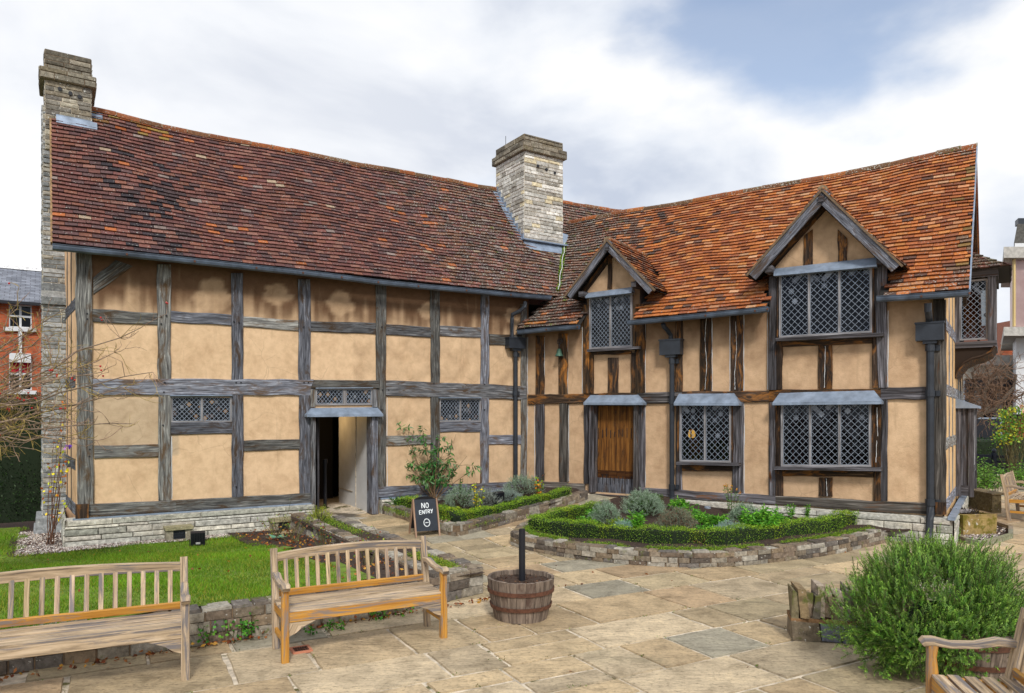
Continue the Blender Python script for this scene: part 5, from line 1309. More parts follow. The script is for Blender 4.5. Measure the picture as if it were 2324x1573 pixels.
# big curved bed
b3px=[(1372,1160),(1290,1180),(1215,1202),(1174,1222),(1159,1236),(1175,1243),(1230,1256),(1320,1270),(1412,1280),(1500,1286),(1571,1288),(1645,1287),(1740,1279),(1862,1263),(1945,1247),(2013,1231)]
b3=[gp(x,y) for x,y in b3px]
lowwall('planter_wall',[(p.x,p.y) for p in b3],lambda s:.20,.17,'long curved stone wall round the large bed by the leaded windows',side=1,courses=(.055,.075))
inner=[(p.x,p.y+.08) for p in b3]
ctr=WB.pt(5.0,0,.9)
mb=MB(); R_=[Vector((x,y,gz(x,y)+.185)) for x,y in inner]; back=[WB.pt(u,0,.12) for u in [2.9+i*(7.7-2.9)/(len(inner)-1) for i in range(len(inner))]]
rows=[]
for a,b in zip(R_,back):
    rows.append([a.lerp(Vector((b.x,b.y,gz(b.x,b.y)+.20)),k/8)+Z*(.03*math.sin(k*2.1+a.x*5)) for k in range(9)])
mb.quadgrid(rows,(1,1,1,0)); tag(mb.build('soil',M['soil']),kind='structure')
# ================================================================== FURNITURE AND SMALL THINGS
def local(o,root): o.parent=root; return o
def sweep(mb,pts,w,h,side=None,col=(1,1,1,0),m=0,rnd_=None):
    """rectangular section along points; side = horizontal width direction"""
    pts=[Vector(p) for p in pts]; n=len(pts); ou=rnd()*20; ov=rnd()*20; rows=[]; L=0; Ls=[]
    W_=w if hasattr(w,'__len__') else [w]*n; H_=h if hasattr(h,'__len__') else [h]*n
    for i,p in enumerate(pts):
        d=(pts[min(i+1,n-1)]-pts[max(i-1,0)]).normalized(); s=Vector(side).normalized() if side else d.cross(Z).normalized(); u=s.cross(d).normalized()
        if i: L+=(p-pts[i-1]).length
        Ls.append(L); a,b=W_[i]/2,H_[i]/2; e=min(a,b)*.25
        rows.append([p+s*x+u*y for x,y in ((-a,-b+e),(-a+e,-b),(a-e,-b),(a,-b+e),(a,b-e),(a-e,b),(-a+e,b),(-a,b-e))])
    pv=[0,.01,W_[0],W_[0]+.01,W_[0]+H_[0],W_[0]+H_[0]+.01,2*W_[0]+H_[0],2*W_[0]+H_[0]+.01,2*(W_[0]+H_[0])]
    for i in range(n-1):
        for j in range(8):
            k=(j+1)%8; mb.poly([rows[i][j],rows[i][k],rows[i+1][k],rows[i+1][j]],[(ou+Ls[i],ov+pv[j]),(ou+Ls[i],ov+pv[j+1]),(ou+Ls[i+1],ov+pv[j+1]),(ou+Ls[i+1],ov+pv[j])],col,m)
    mb.poly(rows[0][::-1],[(ou,ov+j*.01) for j in range(8)],(col[0]*.7,col[1]*.7,col[2]*.7,0),m); mb.poly(rows[-1],[(ou,ov+j*.01) for j in range(8)],(col[0]*.7,col[1]*.7,col[2]*.7,0),m)
def bench(loc,rot,W,nsl,label,group='slatted teak garden benches',orange=.5):
    r=empty('garden_bench',loc,label,'bench',group); r.rotation_euler=(0,0,rot)
    D=.45; TK,TO=M['teak'],M['teakO']; x0=W/2
    by=lambda z:D/2+max(0,z-.42)*.20
    for s in (-1,1):
        mb=MB(); sweep(mb,[(s*x0,-D/2,0),(s*x0,-D/2,.30),(s*x0,-D/2,.45),(s*x0,-D/2-.004,.54),(s*x0,-D/2,.62)],[.062,.062,.062,.054,.062],[.062,.062,.062,.05,.062],side=(1,0,0)); local(mb.build('leg',TO if orange>.4 else TK,r),r)
        mb=MB(); sweep(mb,[(s*x0,D/2-.03,0),(s*x0,D/2,.30),(s*x0,by(.45),.45),(s*x0,by(.7),.7),(s*x0,by(.88),.88)],[.06]*5,[.06,.065,.065,.058,.05],side=(1,0,0)); o=local(mb.build('rear_post',TK if orange<.4 or s>0 else TK,r),r)
        mb=MB(); sweep(mb,[(s*x0,by(.66),.655),(s*x0,D/2-.08,.665),(s*x0,.02,.635),(s*x0,-.12,.628),(s*x0,-D/2,.645),(s*x0,-D/2-.045,.64),(s*x0,-D/2-.065,.625)],[.055,.062,.06,.062,.075,.072,.06],[.045,.05,.042,.042,.05,.055,.04],side=(1,0,0)); local(mb.build('armrest',TK,r),r)
        mb=MB(); sweep(mb,[(s*x0,-D/2+.03,.17),(s*x0,D/2-.04,.17)],.028,.045,side=(1,0,0)); local(mb.build('stretcher',TO,r),r)
        mb=MB(); sweep(mb,[(s*(x0-.002),-D/2+.03,.385),(s*(x0-.002),D/2-.03,.375)],.035,.07,side=(1,0,0)); local(mb.build('side_rail',TO,r),r)
        mb=MB(); P=[(s*(x0-.03),-D/2,.33),(s*(x0-.03),-D/2,.215),(s*(x0-.09),-D/2,.24),(s*(x0-.15),-D/2,.285),(s*(x0-.26),-D/2,.33)]
        f=[Vector((p[0],-D/2-.012,p[2])) for p in P]; b=[Vector((p[0],-D/2+.012,p[2])) for p in P]
        mb.poly(f if s>0 else f[::-1],[(p[0],p[2]) for p in P]); mb.poly(b[::-1],[(p[0],p[2]) for p in P])
        for i in range(5): mb.poly([f[i],f[(i+1)%5],b[(i+1)%5],b[i]])
        local(mb.build('corner_bracket',TK,r),r)
    mb=MB(); sweep(mb,[(-x0+.03,-D/2+.002,.375),(x0-.03,-D/2+.002,.375)],.03,.085,side=(0,1,0)); local(mb.build('front_rail',TO if orange>.4 else TK,r),r)
    for i in range(5):
        y=-D/2-.005+i*(D-.05)/4+.03; z=.432-.016*math.sin(math.pi*min(1,(i+.3)/4.3)); mb=MB(); k=ru(.9,1.12); sweep(mb,[(-x0-.015 if i else -x0+.03,y,z),(0,y,z-.002),(x0+.015 if i else x0-.03,y,z)],.072,.02,side=(0,1,0),col=(k,k,k,0)); local(mb.build('seat_slat',TK,r),r)
    mb=MB(); sweep(mb,[(-x0+.03,by(.48),.485),(x0-.03,by(.48),.485)],.03,.06,side=(0,1,.2)); local(mb.build('lower_back_rail',TO,r),r)
    arch=lambda x:.032*math.cos(math.pi/2*min(1,abs(x)/x0))**1
    mb=MB(); n=14; pts=[];hs=[]
    for i in range(n+1):
        x=-x0+.03+(2*x0-.06)*i/n; a=arch(x); z=.80+a; pts.append((x,by(z),z)); hs.append(.075+a*.5)
    sweep(mb,pts,[.034]*(n+1),hs,side=(0,1,.2)); local(mb.build('top_rail',TK,r),r)
    for i in range(nsl):
        x=-x0+.03+(2*x0-.06)*(i+.75)/(nsl+.5); mb=MB(); k=ru(.8,1.2); t=(k,k*ru(.95,1.02),k*ru(.9,1.05),0); zt=.785+arch(x)*.8
        sweep(mb,[(x,by(.5),.50),(x,by(zt),zt)],[.036,.036],[.014,.014],side=(1,0,0),col=t); local(mb.build('back_slat',TK if rnd()<.8 else M['teak'],r),r)
    return r
R_=math.radians
bench((-1.28-.24*.47,6.48+.22*.88,0),R_(28),1.45,14,'weathered slatted bench with orange varnish on its legs, left of the barrel')
bench((-3.42-.24*.43,5.34+.22*.90,0),R_(25.6),1.85,17,'long weathered grey-pink slatted bench in front of the lawn, cut by the left edge',orange=.2)
bench((2.76,3.88,0),R_(-103),1.5,14,'slatted bench seen from its end in front of the rosemary bush')
bench((10.1,14.2,gz(10,14)),R_(47.8),1.2,10,'small distant slatted bench at the right edge behind the stone trough')
# ---- half barrels
def barrel(x,y,z,rt,rb,h,label,bush=False):
    r=empty('barrel_planter',(x,y,z),label,'planter','half barrel planters'); n=22
    mb=MB()
    for i in range(n):
        a0=2*math.pi*(i+.015)/n; a1=2*math.pi*(i+.985)/n; k=ru(.85,1.18); c=(k,k*.97,k*.94,0); ou=rnd()*20; hh=h+ru(-.004,.004)
        pf=[(rb,0),(rb+(rt-rb)*.45,h*.33),(rb+(rt-rb)*.8,h*.66),(rt,hh)]
        for (ra,za),(rc,zc) in zip(pf,pf[1:]):
            mb.poly([Vector((ra*math.cos(a0),ra*math.sin(a0),za)),Vector((ra*math.cos(a1),ra*math.sin(a1),za)),Vector((rc*math.cos(a1),rc*math.sin(a1),zc)),Vector((rc*math.cos(a0),rc*math.sin(a0),zc))],[(ou+za,0),(ou+za,.08),(ou+zc,.08),(ou+zc,0)],c)
        ri=rt-.03
        o=[Vector((q*math.cos(a),q*math.sin(a),zz)) for q,zz,a in ((rt,hh,a0),(rt,hh,a1),(ri,hh,a1),(ri,hh,a0))]; mb.poly(o,[(ou,0),(ou,.08),(ou+.03,.08),(ou+.03,0)],c)
        mb.poly([o[3],o[2],Vector((ri*math.cos(a1),ri*math.sin(a1),h-.15)),Vector((ri*math.cos(a0),ri*math.sin(a0),h-.15))],[(ou,0),(ou,.08),(ou+.1,.08),(ou+.1,0)],c)
    mb.lathe((0,0,0),[(rb-.004,.002),(rb+(rt-rb)*.8-.006,h*.66),(rt-.006,h-.02)],22,(.1,.1,.1,0)); local(mb.build('stave_tub',M['barrel'],r),r)
    for zb,col in ((.14,0),(.30,1)):
        t=zb/h; q=lambda z:rb+(rt-rb)*(z/h)+.02*math.sin(math.pi*z/h)+.006
        m2=MB(); m2.lathe((0,0,0),[(q(zb)-.01,zb-.02),(q(zb-.02),zb-.02),(q(zb+.02),zb+.02),(q(zb+.02)-.01,zb+.02)],28); local(m2.build('iron_hoop',M['rust'],r),r)
    m3=MB(); rows=[]
    for i in range(7):
        rr=(rt-.03)*i/6; rows.append([Vector((rr*math.cos(2*math.pi*k/24),rr*math.sin(2*math.pi*k/24),h-.055+ru(-.012,.012)+.01*(1-i/6))) for k in range(25)])
        rows[-1][24]=rows[-1][0]
    m3.quadgrid(rows); 
    for k in range(260):
        a=rnd()*6.283; q=(rt-.04)*math.sqrt(rnd()); p=Vector((q*math.cos(a),q*math.sin(a),h-.045)); s=ru(.006,.016); c=random.choice([(.5,.4,.35),(1.5,1.1,.8),(3.2,2.5,1.8),(.8,.5,.4)])
        d=Vector((ru(-1,1),ru(-1,1),ru(-.3,.5))).normalized()*s; e=Vector((-d.y,d.x,ru(-.5,.5)*s)); m3.poly([p-d,p+e*.5,p+d,p-e*.5+Z*s*.5],None,c)
    sm_=plain('barrel_soil',(.05,.03,.02),.95,useattr=True,bs=.8); local(m3.build('soil_fill',sm_,r),r)
    return r
barrel(.092,7.53,0,.35,.275,.42,'weathered half-barrel planter holding a black post, standing on the paving in the middle')
barrel(3.72,5.86,0,.34,.27,.40,'dark half-barrel planter almost hidden under the rosemary bush')
mb=MB(); mb.tube([(.105,7.53,.32),(.105,7.53,.905)],.034,20,cap=True); mb.tube([(.105,7.53,.905),(.105,7.53,.915)],.030,20)
tag(mb.build('black_post',M['black'],smooth=False),'short black round post standing in the soil of the half barrel','post')
# ---- A-board
FL=gp(943,1221); ax=V2(math.cos(.42),math.sin(.42)); wd=.44; FR=FL+ax*wd; bk=Vector((-ax.y,ax.x,0)); zt=.665; leanf=.19
sg=empty('sandwich_board',tuple((FL+FR)/2),'black chalkboard sandwich board reading NO ENTRY on the path outside the open doorway','sign')
base=(FL+FR)/2; zg=base.z
def SP(x,z,off=0):  # x across, z up along the leaning front board
    return base+ax*x+bk*(leanf*z/.62)+Z*z-(bk*1.0)*off
def board(flip,name):
    mb=MB(); w=wd/2-.028; z0,z1=.10,.60; pts=[(-w,z0),(w,z0),(w,z1)]
    for i in range(1,12): a=math.pi*i/12; pts.append((w*math.cos(a),z1+.07*math.sin(a)))
    pts.append((-w,z1))
    f=[];b=[]
    for x,z in pts:
        p=SP(x,z) if not flip else base+ax*x+bk*(.42-.23*z/.62)+Z*z
        f.append(p); b.append(p+bk*.012)
    mb.poly(f); mb.poly(b[::-1])
    for i in range(len(f)): mb.poly([f[i],f[(i+1)%len(f)],b[(i+1)%len(f)],b[i]][::-1])
    return mb.build(name,M['black'] if flip else plain('chalkboard',(.012,.018,.028),.5,var=.3,vs=12),sg)
bf_=board(False,'front_board'); board(True,'rear_board')
for s in (-1,1):
    mb=MB(); mb.bar(SP(s*(wd/2-.012),0,.0),SP(s*(wd/2-.012),.63,.0),.026,.03,up=bk); mb.build('front_leg',M['signwood'],sg)
    mb=MB(); q=lambda z:base+ax*(s*(wd/2-.012))+bk*(.42-.23*z/.62)+Z*z; mb.bar(q(0),q(.62),.026,.03,up=bk); mb.build('rear_leg',M['signwood'],sg)
GL={'N':[[(0,0),(0,1),(1,0),(1,1)]],'O':[[(.5,0),(.1,.2),(0,.5),(.1,.8),(.5,1),(.9,.8),(1,.5),(.9,.2),(.5,0)]],'E':[[(1,0),(0,0),(0,1),(1,1)],[(0,.5),(.85,.5)]],'T':[[(0,1),(1,1)],[(.5,1),(.5,0)]],'R':[[(0,0),(0,1),(.8,.95),(.95,.75),(.8,.52),(0,.48)],[(.4,.48),(1,0)]],'Y':[[(0,1),(.5,.5)],[(1,1.05),(.35,-.05)]]}
mb=MB()
def stroke(pts,w=.012):
    for (x0,z0),(x1,z1) in zip(pts,pts[1:]):
        k=ru(.85,1.2); mb.bar(SP(x0,z0,.003),SP(x1,z1,.003),w*k,.003,up=bk)
def word(t,x0,x1,z,h,tilt=0):
    n=len(t); cw=(x1-x0)/n
    for i,c in enumerate(t):
        for st in GL[c]: stroke([(x0+i*cw+px*cw*.72+ru(-.001,.001),z+tilt*(i/n)+pz*h) for px,pz in st])
word('NO',-.065,.075,.475,.085); word('ENTRY',-.115,.135,.375,.062,.018)
circ=[(.0+.052*math.cos(a),.235+.062*math.sin(a)) for a in [2*math.pi*i/22 for i in range(23)]]; stroke(circ,.012); stroke([(-.028,.235),(.03,.237)],.012)
cl_=mb.build('chalk_lettering',M['paint'],bf_)
# ---- floodlights
def floodlight(x,y,w,h,label,lift=.05,rot=0,dz=0):
    p=gp(x,y) if not isinstance(x,Vector) else x
    r=empty('floodlight',p,label,'floodlight','garden floodlights'); r.rotation_euler=(0,0,rot)
    mb=MB(); mb.box((0,0,lift+h/2),(w/2,0,0),(0,.035,.012),(0,-.012,h/2)); 
    for i in range(9): mb.box((-w/2+w*(i+.5)/9,-.045,lift+h/2+.02),(.003,0,0),(0,.02,0),(0,0,h/2-.03))
    local(mb.build('lamp_body',M['black'],r),r)
    m2=MB(); m2.tube([(-w/2-.012,0,lift+h*.5),(-w/2-.012,0,0),(w/2+.012,0,0),(w/2+.012,0,lift+h*.5)],.007,6); m2.tube([(w*.2,.02,lift),(w*.35,.05,.02),(w*.2,.1,0),(0,.12,.005)],.005,5); local(m2.build('stand',M['iron'],r),r)
    m3=MB(); m3.poly([(-.03,-.070,lift+.02),(.03,-.070,lift+.02),(.03,-.068,lift+.045),(-.03,-.068,lift+.045)]); m3.box((0,-.058,lift+.03),(.032,0,0),(0,.008,0),(0,0,.016)); local(m3.build('rating_plate',plain('pale_label',(.35,.35,.33),.6),r),r)
    return r
def gpl(x,y):  # pixel onto the lawn surface
    z=.05
    for i in range(10):
        Y=(H-z)*F/(y-HY); X=(x-CX)/F*Y; u,b=toA((X,Y)); z=lawnz(u,b)
    return Vector((X,Y,z))
floodlight(gpl(449,1242),0,.21,.20,'black floodlight standing on the lawn in front of the left wing plinth',lift=.04,rot=.45)
floodlight(gp(1131,1142,.12),0,.22,.20,'black floodlight among the lavender in the bed between the doors',lift=.02,rot=.5)
floodlight(Vector(tuple(WB.pt(WB.uz(1703,1120)[0],.22,.42))),0,.22,.17,'black floodlight against the plinth in the curved bed',lift=.02,rot=-.55)
p=Vector(tuple(WB.pt(WB.uz(1622,1150)[0],.20,.40))); r=empty('spike_light',p,'small round metal spike light in the curved bed below the leaded window','garden light')
mb=MB(); mb.lathe((0,0,0),[(.012,0),(.012,.06),(.035,.07),(.04,.14),(.035,.15)],14); local(mb.build('spike',M['black'],r),r); mb=MB(); mb.lathe((0,0,0),[(.045,.14),(.06,.15),(.06,.19),(.05,.2),(0,.205)],16); local(mb.build('lamp_head',M['came'],r),r)
# ---- air vent boxes at the plinth
def ventbox(xl,xr,yb,label):
    a=gpl(xl,yb); b=gpl(xr,yb); ua,_=toA(a); ub,_=toA(b); ub=ua+(ub-ua)*.9; z=.0; fb=-.44
    r=empty('vent_box',tuple(A2((ua+ub)/2,fb,z)),label,'vent','stone vent boxes by the plinth'); w=(ub-ua)/2; c=A2((ua+ub)/2,-.30,z)
    mb=MB(); 
    for s in (-1,1): mb.box(c+dA*s*(w-.05)+Z*.09,dA*.05,nA*.13,Z*.11,(.30,.27,.20,0),jit=.004)
    mb.box(c+nA*.06+Z*.09,dA*(w-.1),nA*.05,Z*.10,(.06,.06,.06,0)); mb.box(c-nA*.11+Z*.01,dA*(w-.1),nA*.02,Z*.04,(.3,.27,.2,0)); mb.build('vent_body',M['stoneM'],r)
    mb=MB(); mb.box(c+Z*.225,dA*(w+.02),nA*.16,Z*.025,(.30,.27,.16,0),jit=.004); mb.build('slab_lid',M['stoneM'],r)
    mb=MB()
    for i in range(12): x=-(w-.11)+(2*w-.22)*i/11; mb.box(c+dA*x-nA*.12+Z*.12,dA*.004,nA*.004,Z*.075)
    for i in range(4): mb.box(c-nA*.122+Z*(.06+.04*i),dA*(w-.1),nA*.003,Z*.004)
    mb.build('grille',M['iron'],r)
ventbox(377,448,1229,'stone vent box with a black grille behind the lawn floodlight'); ventbox(618,684,1208,'stone vent box with a black grille in the rose bed beside the open doorway')
# ---- bell
u,z=WB.uz(1269,776,.12); bp=WB.pt(u,z,.15)
r=empty('hanging_bell',tuple(bp),'small green bell hanging from a scrolled iron bracket under the right wing eaves','bell')
mb=MB(); sp=[]
for i in range(26): a=i*.5; q=.075*(1-i/30); sp.append(WB.pt(u+q*math.cos(a),z+q*math.sin(a),.10))
mb.tube([WB.pt(u,z+.075,.03)]+sp,.008,6); mb.tube([WB.pt(u,z-.02,.10),WB.pt(u,z-.13,.12)],.006,5); mb.build('bracket',M['iron'],r)
mb=MB(); mb.lathe(WB.pt(u,z-.31,.12),[(.09,0),(.082,.02),(.062,.06),(.052,.12),(.035,.155),(0,.17)],18); mb.build('bell_cup',plain('verdigris',(.06,.13,.09),.6,metal=.2,var=.4,vs=10),r)
mb=MB(); mb.lathe(WB.pt(u,z-.33,.12),[(.0,-.01),(.016,0),(.012,.03),(.004,.1)],8); mb.build('clapper',M['iron'],r)
# ---- barrier post inside the doorway
p=A2(uJ-.50,1.35,.137); r=empty('barrier_post',tuple(p),'black barrier post with a round base standing inside the open doorway','barrier post')
mb=MB(); mb.lathe(p,[(.19,0),(.18,.02),(.05,.035),(.04,.05)],24); mb.build('round_base',M['black'],r)
mb=MB(); mb.tube([p+Z*.03,p+Z*.95],.035,14); mb.tube([p+Z*.95,p+Z*1.04],.055,14); mb.build('pole',M['black'],r)
# ---- terracotta gully
p=gp(683,1476); r=empty('drain_gully',tuple(p),'square terracotta drain gully with a slotted iron grate in the paving under the middle bench','drain')
mb=MB(); 
for s in (-1,1): mb.box(p+e1*s*.075+Z*.006,e1*.011,e2*.085,Z*.010,(.55,.22,.13,0)); mb.box(p+e2*s*.075+Z*.006,e1*.064,e2*.011,Z*.010,(.55,.22,.13,0))
mb.build('gully_frame',plain('terracotta',(1,1,1),.8,useattr=True),r)
mb=MB(); mb.box(p+Z*.001,e1*.064,e2*.064,Z*.004); 
mb.build('gully_pit',M['black'],r); mb=MB()
for i in range(6): mb.box(p+e1*(-.053+.021*i)+Z*.010,e1*.004,e2*.062,Z*.004)
mb.box(p+Z*.011,e1*.06,e2*.005,Z*.004); mb.build('grate',M['rust'],r)
# ---- green plastic leaf (ground cover cap) in the rose bed
p=A2(2.75,-1.5,.10); mb=MB()
for k in range(5):
    a=k*1.25; d=Vector((math.cos(a),math.sin(a),.15)); e=Vector((-d.y,d.x,0)); mb.poly([p,p+d*.10+e*.05,p+d*.22+Z*.01,p+d*.10-e*.05],None,srgb(110,170,140))
tag(mb.build('blue_green_plant',M['leaf']),'flat blue-green leafy plant on the soil of the rose bed','plant')
# ---- wall stub with upright stones
r=empty('rubble_wall',(3.2,6.6,0),'rough stone wall topped with upright rubble stones left of the rosemary bush','wall')
A_,B_=V2(2.60,6.72),V2(4.7,6.25); d=(B_-A_).normalized(); nn=Vector((d.y,-d.x,0)); L=(B_-A_).length; th=.30; random.seed(5)
mb=MB(); x=0
while x<L:
    w=ru(.18,.30); c=A_+d*(x+w/2)-nn*th/2+Z*.09; mb.box(c,d*(w/2-.006),nn*(th/2),Z*.085,random.choice([srgb(110,112,122),srgb(96,88,76),srgb(120,108,90)])+(0,),jit=.012); x+=w
mb.box(A_+d*L/2-nn*th/2+Z*.19,d*(L/2),nn*(th/2-.01),Z*.02,(*srgb(130,100,70),0),jit=.004); mb.build('base_course',M['stoneM'],r)
mb=MB(); x=.01
while x<L:
    w=ru(.045,.085); h=ru(.20,.33); lean=ru(-.18,.18); c=A_+d*(x+w/2)-nn*th/2+Z*(.205+h/2); up=(Z+d*lean).normalized()
    i0=len(mb.v); mb.box(c,d*(w/2),nn*(th/2+ru(-.07,.03)),up*(h/2),random.choice([srgb(150,132,112),srgb(120,110,84),srgb(104,98,86),srgb(140,120,90),srgb(170,155,138)])+(0,),jit=.024); x+=w*ru(.85,.98)
mb.build('upright_stones',M['stoneM'],r); random.seed(12)
# ---- stone trough and gravel ring by the gable
TR=gp(2222,1217); tx=(gp(2261,1213)-gp(2186,1216)); tx.z=0; tw=tx.length/2; tx.normalize(); ty=V2(-tx.y,tx.x)
r=empty('stone_trough',tuple(TR),'yellow-green mossy stone trough with dead stems beside the gable plinth','planter')
mb=MB(); tc_=TR+ty*.2; hh=.37
for c,a,b in ((tc_-ty*.17,tw,.05),(tc_+ty*.17,tw,.05)): mb.box(c+Z*hh/2,tx*a,ty*b,Z*hh/2,(*srgb(165,140,90),0),jit=.008)
for s in (-1,1): mb.box(tc_+tx*s*(tw-.05)+Z*hh/2,tx*.05,ty*.12,Z*(hh/2-.003),(*srgb(160,138,92),0),jit=.006)
mb.build('trough_body',stoneish('mossy_trough',moss=((.16,.13,.02),.47),scale=7),r); mb=MB(); mb.box(tc_+Z*.29,tx*(tw-.1),ty*.12,Z*.04); mb.build('soil_fill',M['soil'],r)
mb=MB(); mb.box(tc_+ty*.1+tx*-.05+Z*.40,tx*.17,ty*.1,Z*.025,(*srgb(150,145,145),0),jit=.01); mb.build('loose_slab',M['stone'],r)
mb=MB()
for k in range(60):
    p=tc_+tx*ru(-.22,.22)+ty*ru(-.12,.12)+Z*.32; mb.tube([p,p+Vector((ru(-.08,.08),ru(-.08,.08),ru(.03,.16)))],.006,4,(.3,.25,.2,0))
mb.build('dead_stems',M['bark'],r)
kp=[(2172,1222),(2193,1232),(2228,1239),(2270,1229),(2294,1221),(2294,1203),(2262,1192)]
kerb=[gp(*q) for q in kp]
mb=MB()
for a,b in zip(kerb,kerb[1:]):
    L_=(b-a).length; dd=(b-a).normalized(); ns=max(1,round(L_/.45))
    for i in range(ns):
        c=a+dd*L_*(i+.5)/ns; mb.box(c+Z*.035,dd*(L_/ns/2-.005),Vector((-dd.y,dd.x,0))*.035,Z*.045,(*[x*ru(.85,1.1) for x in srgb(140,134,112)],0),jit=.003)
tag(mb.build('kerb_edging',M['stoneM']),'low angular stone kerb round the gravel under the mossy trough','edging')
cx_=sum((k for k in kerb),Vector())/len(kerb)
def g2():
    i=random.randrange(len(kerb)-1); a=kerb[i].lerp(kerb[i+1],rnd()); p=a.lerp(Vector((8.0,12.6,0)),math.sqrt(rnd())*.95+.05); p.z=.035+gz(p.x,p.y); return p
gravel('gravel',g2,1500,'pale pebbles inside the kerb under the mossy trough')
mb=MB(); mb.poly([Vector((k.x,k.y,gz(k.x,k.y)+.015)) for k in kerb]+[Vector((7.6,13.4,.02)),Vector((7.3,12.2,.02))]); tag(mb.build('soil',M['soil']),kind='structure')
# low stone trough wall of the far bed
a,b=gp(2199,1150),gp(2262,1164); r=MB(); dd=(b-a).normalized(); r.box((a+b)/2+Z*.17,dd*((b-a).length/2),Vector((-dd.y,dd.x,0))*.10,Z*.20,(*srgb(110,98,72),0),jit=.01)
r.box((a+b)/2+Z*.385+Vector((-dd.y,dd.x,0))*.05,dd*((b-a).length/2+.02),Vector((-dd.y,dd.x,0))*.17,Z*.015,(*srgb(120,105,80),0),jit=.006)
tag(r.build('bed_edging_stone',M['stoneM']),'long low mossy stone block edging the far green bed on the right','edging')
# ================================================================== PLANTS
def leafsoup(name,P,L,W,cols,mat='leaf',parent=None,dirs=None,seed=1,upb=.2):
    """one rhombic leaf per row of P, random or given directions"""
    rng=np.random.default_rng(seed); P=np.asarray(P,dtype=float); n=len(P)
    d=rng.normal(0,1,(n,3)) if dirs is None else np.asarray(dirs,dtype=float)
    if dirs is None: d[:,2]+=upb
    d/=np.linalg.norm(d,axis=1)[:,None]+1e-9
    r=rng.normal(0,1,(n,3)); s=np.cross(d,r); s/=np.linalg.norm(s,axis=1)[:,None]+1e-9
    L=np.broadcast_to(L,(n,))[:,None]; W=np.broadcast_to(W,(n,))[:,None]; nn=np.cross(d,s)
    V=np.zeros((n,4,3)); V[:,0]=P; V[:,1]=P+d*L*.5+s*W*.5+nn*L*.06; V[:,2]=P+d*L; V[:,3]=P+d*L*.5-s*W*.5+nn*L*.06
    return quadsoup(name,V.reshape(-1,3),4,cols,M[mat],parent)
def cmix(rng,n,cs,lo=.7,hi=1.3):
    cs=np.array([c[:3] for c in cs]); return cs[rng.integers(0,len(cs),n)]*rng.uniform(lo,hi,(n,1))
HG=[srgb(116,158,42),srgb(90,132,36),srgb(142,180,52),srgb(70,106,32),srgb(164,194,66)]
def hedge(path,w,h,label,n,zf,leaf=.017,cols=HG,group='clipped box hedges',name='box_hedge',seed=1,topl=None,wobble=.02):
    n=int(n*1.7); rng=np.random.default_rng(seed); pts=[np.array((p[0],p[1])) for p in path]; seg=[0]
    for a,b in zip(pts,pts[1:]): seg.append(seg[-1]+np.linalg.norm(b-a))
    L=seg[-1]; r=empty(name,(pts[0][0],pts[0][1],zf(*pts[0])),label,'hedge',group)
    def at(s):
        i=min(np.searchsorted(seg,s,side='right')-1,len(pts)-2); i=max(i,0); t=(s-seg[i])/(seg[i+1]-seg[i]); d=(pts[i+1]-pts[i])/(seg[i+1]-seg[i]); return pts[i]+(pts[i+1]-pts[i])*t,d
    # dark twiggy core
    mb=MB(); rows=[]; m=max(3,int(L/.12))
    for i in range(m+1):
        p,d=at(L*i/m); q=np.array((-d[1],d[0])); z=zf(*p); k=.80+.06*math.sin(i*1.7)
        a=[(-w/2*.8,0),(-w/2*.84,h*.85),(-w/2*.6,h*.9*k+.1*h),(w/2*.6,h*.9*k+.1*h),(w/2*.84,h*.85),(w/2*.8,0)]
        e=1.0 if 0<i<m else .6
        rows.append([Vector((p[0]+q[0]*x*e,p[1]+q[1]*x*e,z+zz*(1 if 0<i<m else .8))) for x,zz in a])
    mb.quadgrid(rows,(1,1,1,0)); mb.poly(rows[0]); mb.poly(rows[-1]); mb.build('inner_twigs',plain('hedge_core',(.012,.022,.008),.95) if 'hedge_core' not in bpy.data.materials else bpy.data.materials['hedge_core'],r)
    s=rng.uniform(0,L,n); P=np.zeros((n,3)); D=np.zeros((n,3)); face=rng.uniform(0,1,n); per=w+2*h
    for k in range(n):
        p,d=at(s[k]); q=np.array((-d[1],d[0])); f=face[k]*per; bump_=1+.10*math.sin(s[k]*5+seed)+.07*math.sin(s[k]*13)
        dp=abs(rng.normal(0,.018))
        if f<w: x=f-w/2; z=h*bump_-dp+rng.normal(0,.012); x=x*(1+.03*math.sin(s[k]*9)); nrm=(0,0,1)
        elif f<w+h: x=-w/2*(1+.10*math.sin(s[k]*7))+dp; z=(f-w)*bump_; nrm=(-q[0],-q[1],.2)
        else: x=w/2*(1+.10*math.sin(s[k]*8+1))-dp; z=(f-w-h)*bump_; nrm=(q[0],q[1],.2)
        if rng.uniform()<.06: z+=rng.uniform(0,.03)
        P[k]=(p[0]+q[0]*x,p[1]+q[1]*x,zf(p[0],p[1])+z); D[k]=np.array(nrm)+rng.normal(0,.7,3)
    c=cmix(rng,n,cols); top=P[:,2]; 
    g=face*per<w; c[g]=c[g]*np.array([1.18,1.14,1.0])       # yellower, paler leaves on the clipped top
    patch=(np.sin(s*4.1+seed)+np.sin(s*9.7))>1.1; c[patch]=c[patch]*np.array([1.3,1.1,.8])
    leafsoup('leaves',P,leaf*rng.uniform(.7,1.3,n),leaf*.62,c,parent=r,dirs=D,seed=seed)
    return r
z3=lambda x,y:gz(x,y)+.17; z2=lambda x,y:gz(x,y)+.10
def G(px,py,dz): p=gp(px,py,dz); return (p.x,p.y)
h3=[G(*q,.17) for q in ((1205,1203),(1260,1213),(1340,1222),(1430,1231),(1530,1237),(1640,1236),(1740,1228),(1840,1213),(1935,1192))]
hedge(h3,.26,.24,'long curved box hedge along the front of the large bed',15000,z3,seed=3)
